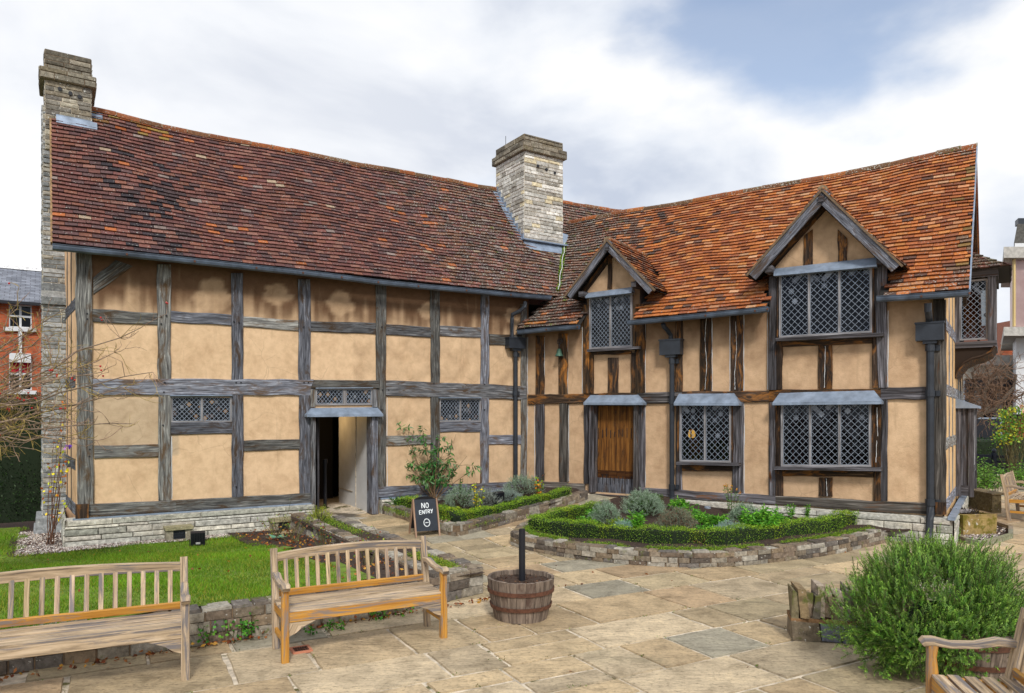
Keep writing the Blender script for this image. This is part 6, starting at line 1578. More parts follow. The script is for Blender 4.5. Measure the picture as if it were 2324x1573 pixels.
hedge([G(1212,1199,.17),G(1260,1186,.17),G(1310,1174,.17),G(1356,1163,.17)],.24,.20,'box hedge along the back left edge of the large bed beside the path',5000,z3,seed=4)
hedge([G(1442,1170,.2),G(1490,1150,.2)],.30,.26,'small dark rounded box hedge behind the lavender in the large bed',2500,z3,cols=[srgb(60,100,30),srgb(40,76,24),srgb(90,130,40)],seed=5)
hedge([G(1038,1188,.12),G(1119,1171,.12),G(1190,1154,.12),G(1240,1141,.12),G(1288,1126,.12)],.22,.20,'box hedge along the right edge of the bed between the doors',9500,z2,seed=6)
hedge([G(1036,1187,.12),G(990,1171,.12),G(950,1159,.12),G(912,1149,.12)],.26,.23,'box hedge along the left edge of the bed between the doors, behind the sign',5500,z2,seed=7)
# creeping green ground cover on the walls' inner rims
def cover(name,pts,n,label,zf,spread=.07,leaf=.016,cols=HG,hz=.05,seed=1,cat='ground cover'):
    rng=np.random.default_rng(seed); P=np.zeros((n,3)); pp=[np.array((p[0],p[1])) for p in pts]; Ls=[np.linalg.norm(b-a) for a,b in zip(pp,pp[1:])]; tot=sum(Ls)
    for k in range(n):
        while True:
            s=rng.uniform(0,tot); 
            if math.sin(s*6+seed)+math.sin(s*2.3)>-1.1+rng.uniform(0,.8): break
        i=0
        while i<len(Ls)-1 and s>Ls[i]: s-=Ls[i]; i+=1
        p=pp[i]+(pp[i+1]-pp[i])*s/Ls[i]; o=rng.normal(0,spread,2); p=p+o; P[k]=(p[0],p[1],zf(*p)+abs(rng.normal(0,hz))*max(.2,1-np.linalg.norm(o)/spread/2.5))
    c=cmix(rng,n,cols); return tag(leafsoup(name,P,leaf,leaf*.7,c,seed=seed),label,cat,kind='stuff')
CG=[srgb(110,150,40),srgb(140,170,50),srgb(80,120,36),srgb(150,160,60)]
cover('ground_cover',[(p.x+(3.6-p.x)*.24/math.hypot(3.6-p.x,12.6-p.y),p.y+(12.6-p.y)*.24/math.hypot(3.6-p.x,12.6-p.y)) for i,p in enumerate(b3[3:])],32000,'creeping green plants along the inside of the curved wall',lambda x,y:gz(x,y)+.19,cols=CG,seed=8,spread=.055,hz=.035,leaf=.018)
cover('ground_cover',[(b2[0].x+.1,b2[0].y),(b2[2].x-.05,b2[2].y+.22),(b2[3].x+.05,b2[3].y+.2),(b2[4].x,b2[4].y+.18)],6000,'creeping green plants along the edge of the bed between the doors',lambda x,y:gz(x,y)+.13,cols=CG,seed=9,spread=.09)
cover('ground_cover',[fromA(3.55,-1.0),fromA(3.6,-3.5)],2600,'green creeping plants in the strip beside the doorway path',lambda x,y:gz(x,y)+.29,cols=CG,seed=10)
cover('ground_cover',[fromA(3.6,-4.9),fromA(3.6,-6.0)],3000,'green and yellow creeping plants at the near end of the strip planter',lambda x,y:gz(x,y)+.30,cols=CG+[srgb(170,170,60)],seed=12,hz=.035)
# ivy and weeds at the foot of the retaining wall
def weeds(px,py,w,h,n,label,seed):
    rng=np.random.default_rng(seed); p=gp(px,py); r=empty('wall_weeds',p,label,'weeds'); P=[];D=[]
    mb=MB()
    for k in range(n):
        b=np.array((p.x,p.y,0))+np.array(dA)*rng.uniform(-w,w)+np.array(nA)*rng.uniform(-.02,.10); t=b+np.array((rng.normal(0,.05),rng.normal(0,.05),rng.uniform(.4,1)*h)); 
        mb.tube([tuple(b),tuple((b+t)/2+rng.normal(0,.015,3)),tuple(t)],.0025,4,(.5,.7,.25,0),cap=False)
        for j in range(9): P.append(b+(t-b)*rng.uniform(.25,1)+rng.normal(0,.022,3))
    mb.build('stems',M['bark'],r); leafsoup('leaves',P,.034,.030,cmix(rng,len(P),[srgb(80,150,50),srgb(60,120,40),srgb(110,170,60)]),parent=r,seed=seed); return r
weeds(500,1462,.32,.26,26,'bright green weeds growing against the low wall between the two left benches',31)
weeds(880,1405,.20,.14,10,'low green weeds at the wall foot behind the middle bench',32)
weeds(745,1436,.18,.12,8,'small clump of green weeds under the middle bench seat',33)
# fallen leaves
def litter(fn,n,name,label,seed):
    rng=np.random.default_rng(seed); P=[fn(rng) for _ in range(n)]; d=rng.normal(0,1,(n,3)); d[:,2]*=.35
    c=cmix(rng,n,[srgb(150,84,44),srgb(120,64,36),srgb(176,112,60),srgb(96,60,42),srgb(200,150,60)]); return tag(leafsoup(name,P,rng.uniform(.025,.06,n),.03,c,dirs=d,seed=seed),label,'fallen leaves',kind='stuff')
def lf1(rng):
    u=rng.uniform(-3,3.9); b=-6.42-abs(rng.normal(0,.05)); p=A2(u,b); return (p.x,p.y,rng.uniform(.005,.04))
litter(lf1,420,'fallen_leaves','brown fallen leaves gathered at the foot of the low retaining wall',41)
def lf2(rng):
    u=rng.uniform(2.3,3.2); b=rng.uniform(-6,-.4); p=A2(u,b); return (p.x,p.y,lawnz(0,b)*.75+.05+rng.uniform(0,.06))
litter(lf2,520,'fallen_leaves','brown and yellow fallen leaves on the rose bed soil',42)
def lf3(rng):
    x=rng.uniform(-3,9); y=rng.uniform(5.2,14); return (x,y,gz(x,y)+.006)
litter(lf3,55,'fallen_leaves','few brown leaves scattered over the paving',43)
def lf4(rng):
    u=rng.uniform(-6,2.2); b=rng.uniform(-6,-.6); p=A2(u,b); return (p.x,p.y,lawnz(u,b)+.035)
litter(lf4,90,'fallen_leaves','few yellow and brown leaves scattered over the lawn',44)
# ---- lavender / santolina mounds
def mound(px,py,dz,rad,h,label,seed,cols,name='lavender_bush',n=520,leafL=.045,stemcol=(.5,.45,.38,0),cat='shrub',group='grey-green lavender bushes',woody=.3):
    rng=np.random.default_rng(seed); p=gp(px,py,dz); c=np.array((p.x,p.y,p.z)); r=empty(name,p,label,cat,group); P=[];D=[]; mb=MB()
    for k in range(n):
        a=rng.uniform(0,2*np.pi); e=math.acos(rng.uniform(.05,1)); d=np.array((math.sin(e)*math.cos(a)*rad,math.sin(e)*math.sin(a)*rad,math.cos(e)*h)); t=c+d*rng.uniform(.75,1.05)*(1+.12*math.sin(a*3+seed)); u=d/np.linalg.norm(d)+np.array((0,0,.5)); u/=np.linalg.norm(u); L=rng.uniform(.04,.09)
        if k%4==0: mb.tube([tuple(c+d*.15),tuple(t)],.002,3,stemcol,cap=False)
        for j in range(10):
            P.append(t+u*L*j/10); v=u*.9+rng.normal(0,.55,3); D.append(v)
    mb.build('stems',M['bark'],r); m=len(P); cc=cmix(rng,m,cols); leafsoup('leaves',P,leafL*rng.uniform(.6,1.1,m),.0055,cc,parent=r,dirs=D,seed=seed)
    return r
LV=[srgb(158,180,152),srgb(136,164,134),srgb(182,200,178),srgb(118,146,110),srgb(165,184,162)]
mound(1048,1150,.10,.34,.34,'lavender bush right of the leggy shrub, left one in the bed between the doors',51,LV)
mound(1100,1147,.10,.28,.26,'low lavender bush in front of the black floodlight between the doors',52,[srgb(150,160,150),srgb(125,135,125),srgb(170,180,170)])
mound(1188,1121,.10,.38,.34,'lavender bush in front of the corner drainpipe base',53,LV)
mound(1152,1135,.10,.26,.16,'low pale lavender bush behind the right-hand box hedge',54,[srgb(165,180,170),srgb(140,158,148)])
mound(1375,1190,.18,.23,.33,'lavender bush at the left of the large bed, in front of the plank door',55,LV)
mound(1462,1168,.18,.36,.38,'biggest grey-green lavender bush, at the middle back of the large bed',56,LV,n=800)
mound(1535,1205,.18,.28,.32,'lavender bush with brown twiggy base at the centre of the large bed',57,[srgb(130,150,125),srgb(150,165,140),srgb(130,110,90),srgb(150,120,95)],n=700)
mound(1412,1215,.18,.16,.18,'tiny pale grey-blue plant at the front of the large bed behind the hedge',58,[srgb(160,190,180),srgb(140,175,160)],n=180)
mound(1690,1185,.18,.24,.26,'grey lavender bush near the small black floodlight by the plinth',59,LV)
mound(1655,1222,.18,.26,.20,'pale blue-grey lavender bush right behind the front hedge',60,[srgb(165,190,180),srgb(150,175,165),srgb(140,165,150)])
# ---- feathery and leafy green plants
def leafy(px,py,dz,rad,h,label,seed,cols,name='leafy_plant',n=16,L=.035,W=.02,per=26,group='leafy green bedding plants',droop=.3,flowers=None):
    rng=np.random.default_rng(seed); p=gp(px,py,dz); c=np.array((p.x,p.y,p.z)); r=empty(name,p,label,'plant',group); P=[];D=[]; mb=MB(); F_=[]
    for k in range(n):
        a=rng.uniform(0,2*np.pi); q=rng.uniform(.1,1)*rad; t=c+np.array((math.cos(a)*q,math.sin(a)*q,h*rng.uniform(.5,1))); b=c+np.array((math.cos(a)*q*.3,math.sin(a)*q*.3,0)); m_=(b+t)/2+np.array((0,0,h*.12))
        mb.tube([tuple(b),tuple(m_),tuple(t)],.0035,4,(.55,.75,.3,0),cap=False)
        for j in range(per):
            s=.2+.8*j/per; q_=(b*(1-s)**2+2*m_*s*(1-s)+t*s*s); sd=rng.normal(0,1,3); sd[2]=sd[2]*.4+.15; P.append(q_); D.append(sd)
        if flowers and rng.uniform()<flowers[1]: F_.append(t)
    mb.build('stems',M['bark'],r); m=len(P); leafsoup('leaves',P,L*rng.uniform(.6,1.3,m),W,cmix(rng,m,cols),parent=r,dirs=D,seed=seed)
    if F_: 
        Q=np.repeat(np.array(F_),9,0)+rng.normal(0,.012,(len(F_)*9,3)); leafsoup('flowers',Q,.025,.02,cmix(rng,len(Q),[flowers[0]]),parent=r,seed=seed+1)
    return r
FG=[srgb(110,184,52),srgb(88,156,46),srgb(142,204,66),srgb(72,128,42)]
leafy(1325,1195,.18,.34,.16,'low mint-green leafy plant at the left end of the large bed',71,[srgb(110,165,50),srgb(90,150,44)],n=34,L=.04,W=.03)
leafy(1440,1212,.18,.22,.34,'feathery green plant in front of the small dark hedge in the large bed',72,FG,n=16,L=.085,W=.020,per=40)
leafy(1560,1180,.18,.22,.26,'upright green fern-like plant left of the metal spike light',73,FG,n=14,L=.085,W=.020,per=34)
leafy(1600,1222,.18,.26,.20,'green fern-like plant right behind the front hedge, centre right',74,FG,n=18,L=.085,W=.020,per=36)
leafy(1660,1170,.18,.16,.62,'tall stalk plant with orange-yellow flower tops below the leaded window',75,[srgb(80,130,50),srgb(100,140,60)],n=7,L=.045,W=.016,per=26,flowers=(srgb(220,150,40),.9))
leafy(1730,1218,.18,.34,.46,'largest bright green feathery plant in the right half of the bed',76,FG,n=44,L=.085,W=.020,per=44)
leafy(1745,1160,.2,.20,.40,'green plant with small yellow flowers against the wall right of the window',77,FG,n=12,L=.05,W=.02,flowers=(srgb(230,190,50),.6))
leafy(1795,1180,.2,.10,.32,'slim upright fern plant by the plinth at the right of the bed',78,FG,n=7,L=.05,W=.011,per=34)
leafy(1832,1178,.2,.09,.26,'smallest upright fern plant beside the orange-leaved twig',79,FG,n=6,L=.045,W=.011,per=30)
leafy(1862,1165,.2,.20,.34,'thin twiggy plant with orange-yellow leaves near the right plinth',80,[srgb(230,170,50),srgb(220,120,50)],n=7,L=.04,W=.03,per=5)
leafy(1082,1172,.10,.20,.66,'rose plant with bright yellow-green leaves in the bed between the doors',81,[srgb(190,200,50),srgb(230,200,40),srgb(150,180,50)],n=9,L=.055,W=.04,per=9)
leafy(1040,1152,.10,.30,.60,'green rose plant behind the lavender beside the leggy shrub',82,[srgb(80,140,50),srgb(60,115,40)],n=9,L=.055,W=.035,per=9)
leafy(1222,1128,.12,.34,.52,'thin rose with orange and green leaves in the inner corner bed',83,[srgb(230,150,40),srgb(120,160,50),srgb(210,110,50),srgb(150,180,60)],n=10,L=.06,W=.045,per=6)
leafy(905,1150,.10,.34,.20,'low green bush just left of the sandwich board',84,[srgb(90,140,50),srgb(70,120,40)],n=30,L=.035,W=.02)
leafy(1000,1190,.12,.30,.16,'low lime-green plant behind the sandwich board at the wall corner',85,CG,n=30,L=.03,W=.02)
# ---- branching plants
def branchy(mb,p,d,L,r,depth,rng,tips,bend=.25,kids=(2,3),shrink=.68,up=.0,segs=4,col=(1,1,1,0)):
    pts=[p]; q=p; dd=d
    for i in range(segs):
        dd=(dd+Vector(rng.normal(0,bend,3))*.5+Z*up*.3).normalized(); q=q+dd*(L/segs); pts.append(q)
    mb.tube(pts,[r*(1-.35*i/segs) for i in range(segs+1)],5 if r>.008 else 3,col,cap=False); tips.append((q,dd))
    if depth<=0: return
    for k in range(rng.integers(kids[0],kids[1]+1)):
        i=rng.integers(1,len(pts)); b=pts[i]; nd=(dd+Vector(rng.normal(0,.75,3))).normalized(); branchy(mb,b,nd,L*shrink*rng.uniform(.7,1.2),r*.62,depth-1,rng,tips,bend,kids,shrink,up,segs,col)
# leggy shrub with lance leaves in front of the left wing
rng=np.random.default_rng(90); bp_=gp(985,1140,.10); r=empty('leggy_shrub',bp_,'tall leggy shrub with drooping dark green lance-shaped leaves in front of the left wing','shrub'); mb=MB(); tips=[]; P=[];D=[]
def lshoot(base,tipv,nl=34):
    b=np.array(base); t=np.array(tipv); m_=(b+t)/2+np.array((rng.normal(0,.05),rng.normal(0,.05),.12)); pts=[b*(1-s)**2+2*m_*s*(1-s)+t*s*s for s in np.linspace(0,1,9)]
    mb.tube([tuple(q) for q in pts],[.011*(1-.8*i/8) for i in range(9)],5,(1.6,1.3,.9,0),cap=False)
    for k in range(6):
        s=rng.uniform(.35,.95); q=b*(1-s)**2+2*m_*s*(1-s)+t*s*s; e=q+np.array((rng.normal(0,.13),rng.normal(0,.10),rng.uniform(.0,.20))); mb.tube([tuple(q),tuple((q+e)/2+np.array((0,0,.02))),tuple(e)],.0035,3,(1.3,1.2,.8,0),cap=False)
        for j in range(9): P.append(q+(e-q)*rng.uniform(.4,1.05)+rng.normal(0,.008,3)); v=rng.normal(0,.7,3); v[2]-=.55; D.append(v)
for (x,y) in ((905,965),(952,962),(965,1000),(925,1000),(915,1060),(890,1025),(1000,975),(1035,985),(1060,1035),(1025,1040),(1040,1075),(975,1020),(1010,1010),(940,1045),(935,1080),(1070,1070),(985,1060),(960,1090)):
    Yd=bp_.y+rng.uniform(-.35,.2); lshoot((bp_.x+rng.normal(0,.06),bp_.y+rng.normal(0,.05),bp_.z),((x-CX)/F*Yd,Yd,H-(y-HY)/F*Yd))
mb.build('stems',M['bark'],r); m=len(P); leafsoup('leaves',P,.13*rng.uniform(.6,1.2,m),.032,cmix(rng,m,[srgb(74,132,64),srgb(52,102,48),srgb(98,154,76),srgb(128,158,116)],.75,1.25),parent=r,dirs=D,seed=3)
# rose bed bare stems and euonymus
def rose(u,b,h,seed,label,n=9):
    rng=np.random.default_rng(seed); p=A2(u,b,.05+lawnz(0,b)*.75); r=empty('rose_bush',p,label,'shrub','bare pruned roses in the bed by the lawn'); mb=MB(); tips=[]
    for k in range(n): branchy(mb,p+Vector((ru(-.05,.05),ru(-.05,.05),0)),Vector((rng.normal(0,.5),rng.normal(0,.5),1)).normalized(),h*rng.uniform(.5,.9),.006,1,rng,tips,.2,(1,2),.5,.2,3,(.9,1.1,.5,0))
    mb.build('stems',M['bark'],r); q=[tuple(t[0]) for t in tips for _ in range(2)]; Q=np.array(q)+rng.normal(0,.02,(len(q),3)); leafsoup('leaves',Q,.035,.025,cmix(rng,len(q),[srgb(110,150,60),srgb(150,160,60),srgb(140,80,50)]),parent=r,seed=seed)
rose(2.85,-1.1,.5,101,'bare rose bush beside the stone vent box in the rose bed'); rose(2.8,-2.3,.5,102,'bare rose bush behind the blue-green leafy plant in the rose bed'); rose(2.75,-3.8,.5,103,'bare rose bush in the middle of the rose bed seen through the middle bench'); rose(2.85,-5.2,.45,104,'bare rose bush at the near end of the rose bed behind the bench')
mound(726,1190,.25,.20,.26,'small yellow-green bush on the planter wall just left of the open doorway',105,[srgb(190,195,70),srgb(150,165,50),srgb(120,140,50)],name='yellow_bush',group=None,leafL=.02,n=260)
# ---- rosemary
def rosemary():
    rng=np.random.default_rng(7); r=empty('rosemary_bush',(3.6,5.8,.35),'large bushy green rosemary spilling out of its barrel at the lower right','shrub'); V=[];C=[]; mb=MB()
    c0=np.array((3.44,5.86,.50))
    core=MB(); 
    for i in range(9):
        for j in range(16):
            def q(i,j):
                e=math.pi*i/9; a=2*math.pi*j/16; k=.46+.05*math.sin(3*a+i); return Vector((c0[0]+.68*k*math.sin(e)*math.cos(a),c0[1]+.50*k*math.sin(e)*math.sin(a),c0[2]-.14+.46*k*math.cos(e)))
            core.poly([q(i,j),q(i+1,j),q(i+1,j+1),q(i,j+1)])
    core.build('inner_twigs',bpy.data.materials['hedge_core'],r)
    n=9500
    clus=[]
    for _ in range(420):
        a_=rng.uniform(0,2*np.pi); e_=math.acos(rng.uniform(-.9,1)); clus.append((a_,e_,rng.uniform(.86,1.14)*(1.0 if rng.uniform()<.8 else 1.12),rng.normal(0,.25,3),rng.uniform(.75,1.2)))
    for k in range(n):
        ca,ce,cs_,cg,cb_=clus[rng.integers(0,len(clus))]; a=ca+rng.normal(0,.10)/max(.35,math.sin(ce)); e=min(3.0,max(.02,abs(ce+rng.normal(0,.10)))); d=np.array((math.sin(e)*math.cos(a),math.sin(e)*math.sin(a),math.cos(e)))
        if d[1]>.6 and rng.uniform()<.8: continue
        rx=.64*(1+.12*math.sin(2*a+1)+.08*math.sin(5*a+e*3)); p=c0+d*np.array((rx,.55,.56 if d[2]<0 else .50))*(.42+.58*rng.uniform(0,1)**.55)*cs_
        if p[0]>3.42 and p[2]<.42 and rng.uniform()<.9: continue
        if p[2]<.04: p[2]=.04+rng.uniform(0,.05)
        g=d*np.array((.45,.45,.3))+np.array((0,0,.8 if d[2]>-.2 else .3))+cg+rng.normal(0,.13,3); 
        if d[2]<-.25: g[2]-=.25
        g/=np.linalg.norm(g); L=rng.uniform(.05,.10)*(1.7 if (d[2]>.55 and rng.uniform()<.5) else 1)
        t=p+g*L; mid=p+g*L*.5+np.array((0,0,.01)); pts=[p,mid,t+np.array((0,0,L*.12))]
        if k%2==0: mb.tube([tuple(x) for x in pts],.0022,3,(.7,.9,.45,0),cap=False)
        m=int(L/.0036); s=np.linspace(0.02,1,m)[:,None]; Q=pts[0]*(1-s)**2+2*pts[1]*s*(1-s)+pts[2]*s*s
        rad=rng.normal(0,1,(m,3)); rad-=(rad@g)[:,None]*g; rad/=np.linalg.norm(rad,axis=1)[:,None]; nd=rad*.8+g*(.45+.5*s); nd/=np.linalg.norm(nd,axis=1)[:,None]; nl=(.024*rng.uniform(.7,1.15,m)*(1-.45*s[:,0]**3))[:,None]
        sd=np.cross(nd,g); sd/=np.linalg.norm(sd,axis=1)[:,None]+1e-9; w=.0030
        q=np.zeros((m,4,3)); q[:,0]=Q-sd*w*.6; q[:,1]=Q+sd*w*.6; q[:,2]=Q+nd*nl*.8+sd*w; q[:,3]=Q+nd*nl
        V.append(q.reshape(-1,3)); base=np.array(srgb(*[(86,138,46),(68,114,40),(102,154,50),(54,94,38),(124,166,84)][rng.integers(0,5)])); tipc=np.array(srgb(178,214,88)); f=s**2*.6; C.append((base*(1-f)+tipc*f)*rng.uniform(.8,1.2)*cb_)
    quadsoup('needles',np.concatenate(V),4,np.concatenate(C),M['needle'],r); mb.build('stems',M['bark'],r)
rosemary()
# ---- tall hedges
def bighedge(W,u0,u1,z0,z1,label,n,cols,thick=.8,seed=1,leaf=.05,name='yew_hedge'):
    rng=np.random.default_rng(seed); r=empty(name,W.pt((u0+u1)/2,z0),label,'hedge'); mb=MB(); 
    nu=30; rows=[[W.pt(u0+(u1-u0)*i/nu,z,o)+Vector((ru(-.04,.04),ru(-.04,.04),0)) for z,o in ((z0,0),((z0+z1)/2,.03),(z1-.08,0),(z1-.02,-.1),(z1-.02,-thick),(z0,-thick))] for i in range(nu+1)]
    mb.quadgrid(rows); mb.poly(rows[0]); mb.poly(rows[-1]); mb.build('inner_twigs',bpy.data.materials['hedge_core'],r)
    P=np.zeros((n,3)); D=rng.normal(0,.6,(n,3)); 
    for k in range(n):
        u=rng.uniform(u0,u1)
        if rng.uniform()<.82: z=rng.uniform(z0,z1); p=W.pt(u,z,rng.normal(.02,.04)+.06*math.sin(u*2.3+z*3)); D[k]+=np.array(W.o)*.8
        else: p=W.pt(u,z1+rng.normal(0,.03)+.03*math.sin(u*3),-rng.uniform(0,thick)); D[k]+=np.array((0,0,.8))
        P[k]=tuple(p)
    leafsoup('leaves',P,leaf*rng.uniform(.6,1.3,n),leaf*.4,cmix(rng,n,cols,.6,1.4),parent=r,dirs=D,seed=seed); return r
HD=[srgb(30,52,26),srgb(40,66,30),srgb(24,42,24),srgb(52,78,34)]
hp=gp(40,1180); WH=Wall(V2(hp.x,hp.y)-dA*0,dA,-nA)
bighedge(WH,-5,2.3,0,2.45,'tall very dark yew hedge behind the lawn at the far left',14000,HD,seed=61)
WR=Wall(V2(14,26),V2(1,0),V2(0,-1))
bighedge(WR,-1.0,9.0,-.1,1.22,'long dark clipped hedge behind the black bench on the right',9000,[srgb(44,74,30),srgb(60,92,34),srgb(30,54,24)],seed=62,leaf=.06)
# far green bed
for i,(x,y,h_) in enumerate(((2210,1118,.75),(2235,1122,.9),(2262,1118,.8),(2300,1105,.8),(2218,1100,.9),(2318,1112,.7))):
    leafy(x,y,0,.5,h_,['loose green fern-leaved plant beside the gable bay','taller green plant behind the long mossy edging stone','bushy green plant left of the distant small bench','green plant behind the distant small bench','pale green plant in front of the black bench','green plant cut off by the right edge behind the distant bench'][i],200+i,[srgb(110,165,50),srgb(80,130,44),srgb(130,175,70),srgb(90,110,60)],n=26,L=.09,W=.03,per=18,name='bed_plant')
# ---- climbing rose at the left buttress
rng=np.random.default_rng(130); bpt=A2(-.35,.15,.05); r=empty('climbing_rose',bpt,'thin climbing rose with yellow leaves and a purple flower against the stone buttress','climber'); mb=MB(); P=[]
for (x,y) in ((138,945),(128,985),(150,900),(118,1060),(150,1010),(146,1060),(122,1000),(152,870),(158,1140),(112,1100)):
    Yd=bpt.y+rng.uniform(-.1,.15); e=np.array(((x-CX)/F*Yd,Yd,H-(y-HY)/F*Yd)); b=np.array(bpt)+rng.normal(0,.03,3)*np.array((1,1,0)); mdl=(b+e)/2+rng.normal(0,.10,3); pts=[b*(1-s)**2+2*mdl*s*(1-s)+e*s*s for s in np.linspace(0,1,8)]
    mb.tube([tuple(q) for q in pts],[.008*(1-.7*i/7) for i in range(8)],4,(1.1,.7,.55,0),cap=False)
    for j in range(9): s=rng.uniform(.45,1); P.append(b*(1-s)**2+2*mdl*s*(1-s)+e*s*s+rng.normal(0,.05,3))
mb.build('stems',M['bark'],r); leafsoup('leaves',P,.06,.045,cmix(rng,len(P),[srgb(235,220,40),srgb(190,200,60),srgb(200,110,50),srgb(240,210,60)]),parent=r,seed=4)
Yd=bpt.y-.1; fp=np.array(((155-CX)/F*Yd,Yd,H-(1013-HY)/F*Yd)); leafsoup('flowers',np.repeat(fp[None],9,0)+rng.normal(0,.012,(9,3)),.05,.045,cmix(rng,9,[srgb(200,140,220),srgb(120,70,190)]),parent=r,seed=5)
# ---- crab apple branches reaching in from the left
def crab():
    rng=np.random.default_rng(17); tb=Vector((-7.4,8.0,.2)); r=empty('crab_apple_tree',tb,'bare lichen-covered crab apple with red berries reaching in from the left edge','tree'); mb=MB(); tips=[]
    top=tb+Vector((.25,-.1,1.5)); mb.tube([tb,tb+Vector((.1,0,.8)),top],[.09,.075,.06],8,(1,1,1,0))
    targets=[(318,745),(338,846),(300,962),(200,790),(150,700),(250,900),(120,870),(90,960),(60,760),(170,995),(60,1005),(30,920),(110,820),(230,845),(20,840),(180,930),(40,700),(80,1020),(260,800),(200,870),(150,950),(100,905),(50,865),(280,880),(120,760),(220,1000),(20,970),(160,830),(-10,780),(90,800)]
    for i,(x,y) in enumerate(targets):
        Yd=8.0+rng.uniform(-.8,.7); e=Vector(((x-CX)/F*Yd,Yd,H-(y-HY)/F*Yd)); m_=(top*.45+e*.55)+Vector((0,rng.normal(0,.15),.12+rng.normal(0,.10))); n=12; pts=[]
        for k in range(n+1):
            s=k/n; q=top*(1-s)**2+m_*2*s*(1-s)+e*s*s; pts.append(q+Vector(rng.normal(0,.018,3))*(1 if 0<k<n else 0))
        mb.tube(pts,[.021*(1-.80*k/n) for k in range(n+1)],5,random.choice([(2.4,2.2,2.0,0),(1.8,1.7,1.6,0)]),cap=False)
        for k in range(20):
            a=rng.integers(3,n+1); d=(pts[a]-pts[a-1]).normalized(); nd=(d*.7+Vector(rng.normal(0,.6,3))).normalized(); yl=rng.uniform()<.4
            branchy(mb,pts[a],nd,rng.uniform(.12,.40),.0042,1,rng,tips,.45,(1,3),.5,.1,4,(2.9,2.7,1.0,0) if yl else (2.6,2.2,2.0,0))
    mb.build('branches',M['bark'],r)
    br=MB(); 
    for k in range(46):
        t=tips[rng.integers(0,len(tips))][0]
        for j in range(rng.integers(1,4)):
            c=t+Vector(rng.normal(0,.014,3))-Z*.02; s=.0115; 
            br.lathe(c-Z*s,[(0,0),(s*.75,s*.3),(s,s),(s*.75,s*1.7),(0,s*2)],7)
    br.build('berries',M['berry'],r,smooth=True)
crab()
# ---- bare magnolia-like tree and rose on the right
def rtree():
    rng=np.random.default_rng(23); Y0=21; tb=Vector(((2190-CX)/F*Y0,Y0,0)); r=empty('bare_tree',tb,'bare twisted tree with a dense tangle of twigs behind the gable end','tree'); mb=MB(); tips=[]
    at=lambda x,y,Y=Y0:Vector(((x-CX)/F*Y,Y,H-(y-HY)/F*Y))
    mb.tube([tb,at(2185,1000),at(2192,955),at(2212,943),at(2228,940)],[.13,.12,.11,.10,.09],7)
    for pts,rr in (((at(2228,940),at(2240,925),at(2232,895),at(2246,862),at(2238,830)),.075),((at(2228,940),at(2252,930),at(2272,912),at(2300,880),at(2306,850)),.06),((at(2232,900),at(2212,872),at(2206,845)),.04),((at(2246,862),at(2268,846),at(2290,835)),.035),((at(2272,912),at(2296,905),at(2322,896)),.035),((at(2206,945),at(2200,915),at(2196,890)),.03)):
        n=len(pts); mb.tube(list(pts),[rr*(1-.5*i/n) for i in range(n)],6,cap=False)
        for p,q in zip(pts,pts[1:]):
            for k in range(9): branchy(mb,p.lerp(q,rng.uniform()),Vector((rng.normal(0,1),rng.normal(0,.7),rng.normal(.35,.7))).normalized(),rng.uniform(.35,.65),.012,2,rng,tips,.4,(2,3),.62,.1,3,(1.7,1.35,1.15,0))
    mb.build('branches',M['bark'],r)
rtree()
rng=np.random.default_rng(140); Yd=23.5; r=empty('rose_tree',((2300-CX)/F*Yd,Yd,0),'yellowish green rose bush with a pink bloom above the hedge at the right edge','shrub'); mb=MB(); P=[]
for k in range(60):
    x,y=rng.uniform(2268,2330),rng.uniform(926,1000); x=x if rng.uniform()<.8 else rng.uniform(2285,2330); e=np.array(((x-CX)/F*Yd,Yd+rng.uniform(-.4,.4),H-(y-HY)/F*Yd)); b=np.array(((2300-CX)/F*Yd+rng.normal(0,.1),Yd,0.)); mb.tube([tuple(b),tuple((b+e)/2+rng.normal(0,.08,3)),tuple(e)],.008,3,(1,1.1,.6,0),cap=False)
    for j in range(16): P.append(e+rng.normal(0,.09,3))
mb.build('stems',M['bark'],r); leafsoup('leaves',P,.09,.07,cmix(rng,len(P),[srgb(110,160,60),srgb(150,180,70),srgb(80,130,50),srgb(220,210,60)]),parent=r,seed=6)
fp=np.array(((2309-CX)/F*Yd,Yd-.4,H-(929-HY)/F*Yd)); leafsoup('flowers',np.repeat(fp[None],22,0)+rng.normal(0,.06,(22,3)),.10,.09,cmix(rng,22,[srgb(250,190,170),srgb(255,210,190)]),parent=r,seed=7)
# ================================================================== BACKGROUND
def brickmat(name,c1,c2,mort,w=.225,h=.075):
    m,nt,N,L,b=newmat(name); uv=N.new('ShaderNodeUVMap'); uv.uv_map='UVMap'; t=N.new('ShaderNodeTexBrick'); L.new(uv.outputs[0],t.inputs[0])
    t.inputs['Color1'].default_value=(*c1,1); t.inputs['Color2'].default_value=(*c2,1); t.inputs['Mortar'].default_value=(*mort,1); t.inputs['Scale'].default_value=1; t.inputs['Mortar Size'].default_value=.008; t.inputs['Brick Width'].default_value=w; t.inputs['Row Height'].default_value=h; t.inputs['Bias'].default_value=0
    tc=N.new('ShaderNodeTexCoord'); n=noise(N,L,tc.outputs['Object'],3,6,.7); r=ramp(N,[(.3,(.6,.6,.6)),(.7,(1.3,1.3,1.3))]); L.new(n,r.inputs[0]); L.new(mulcol(N,L,t.outputs[0],r.outputs[0]),b.inputs['Base Color']); b.inputs['Roughness'].default_value=.9; return m
BR=brickmat('red_brick',srgb(190,92,48),srgb(156,70,40),srgb(150,110,84)); SLM=brickmat('roof_slate',srgb(132,136,146),srgb(104,108,118),srgb(60,62,68),.30,.20)
WHT=M['white']; GLD=glass_mat('modern_glass',(.10,.11,.13))
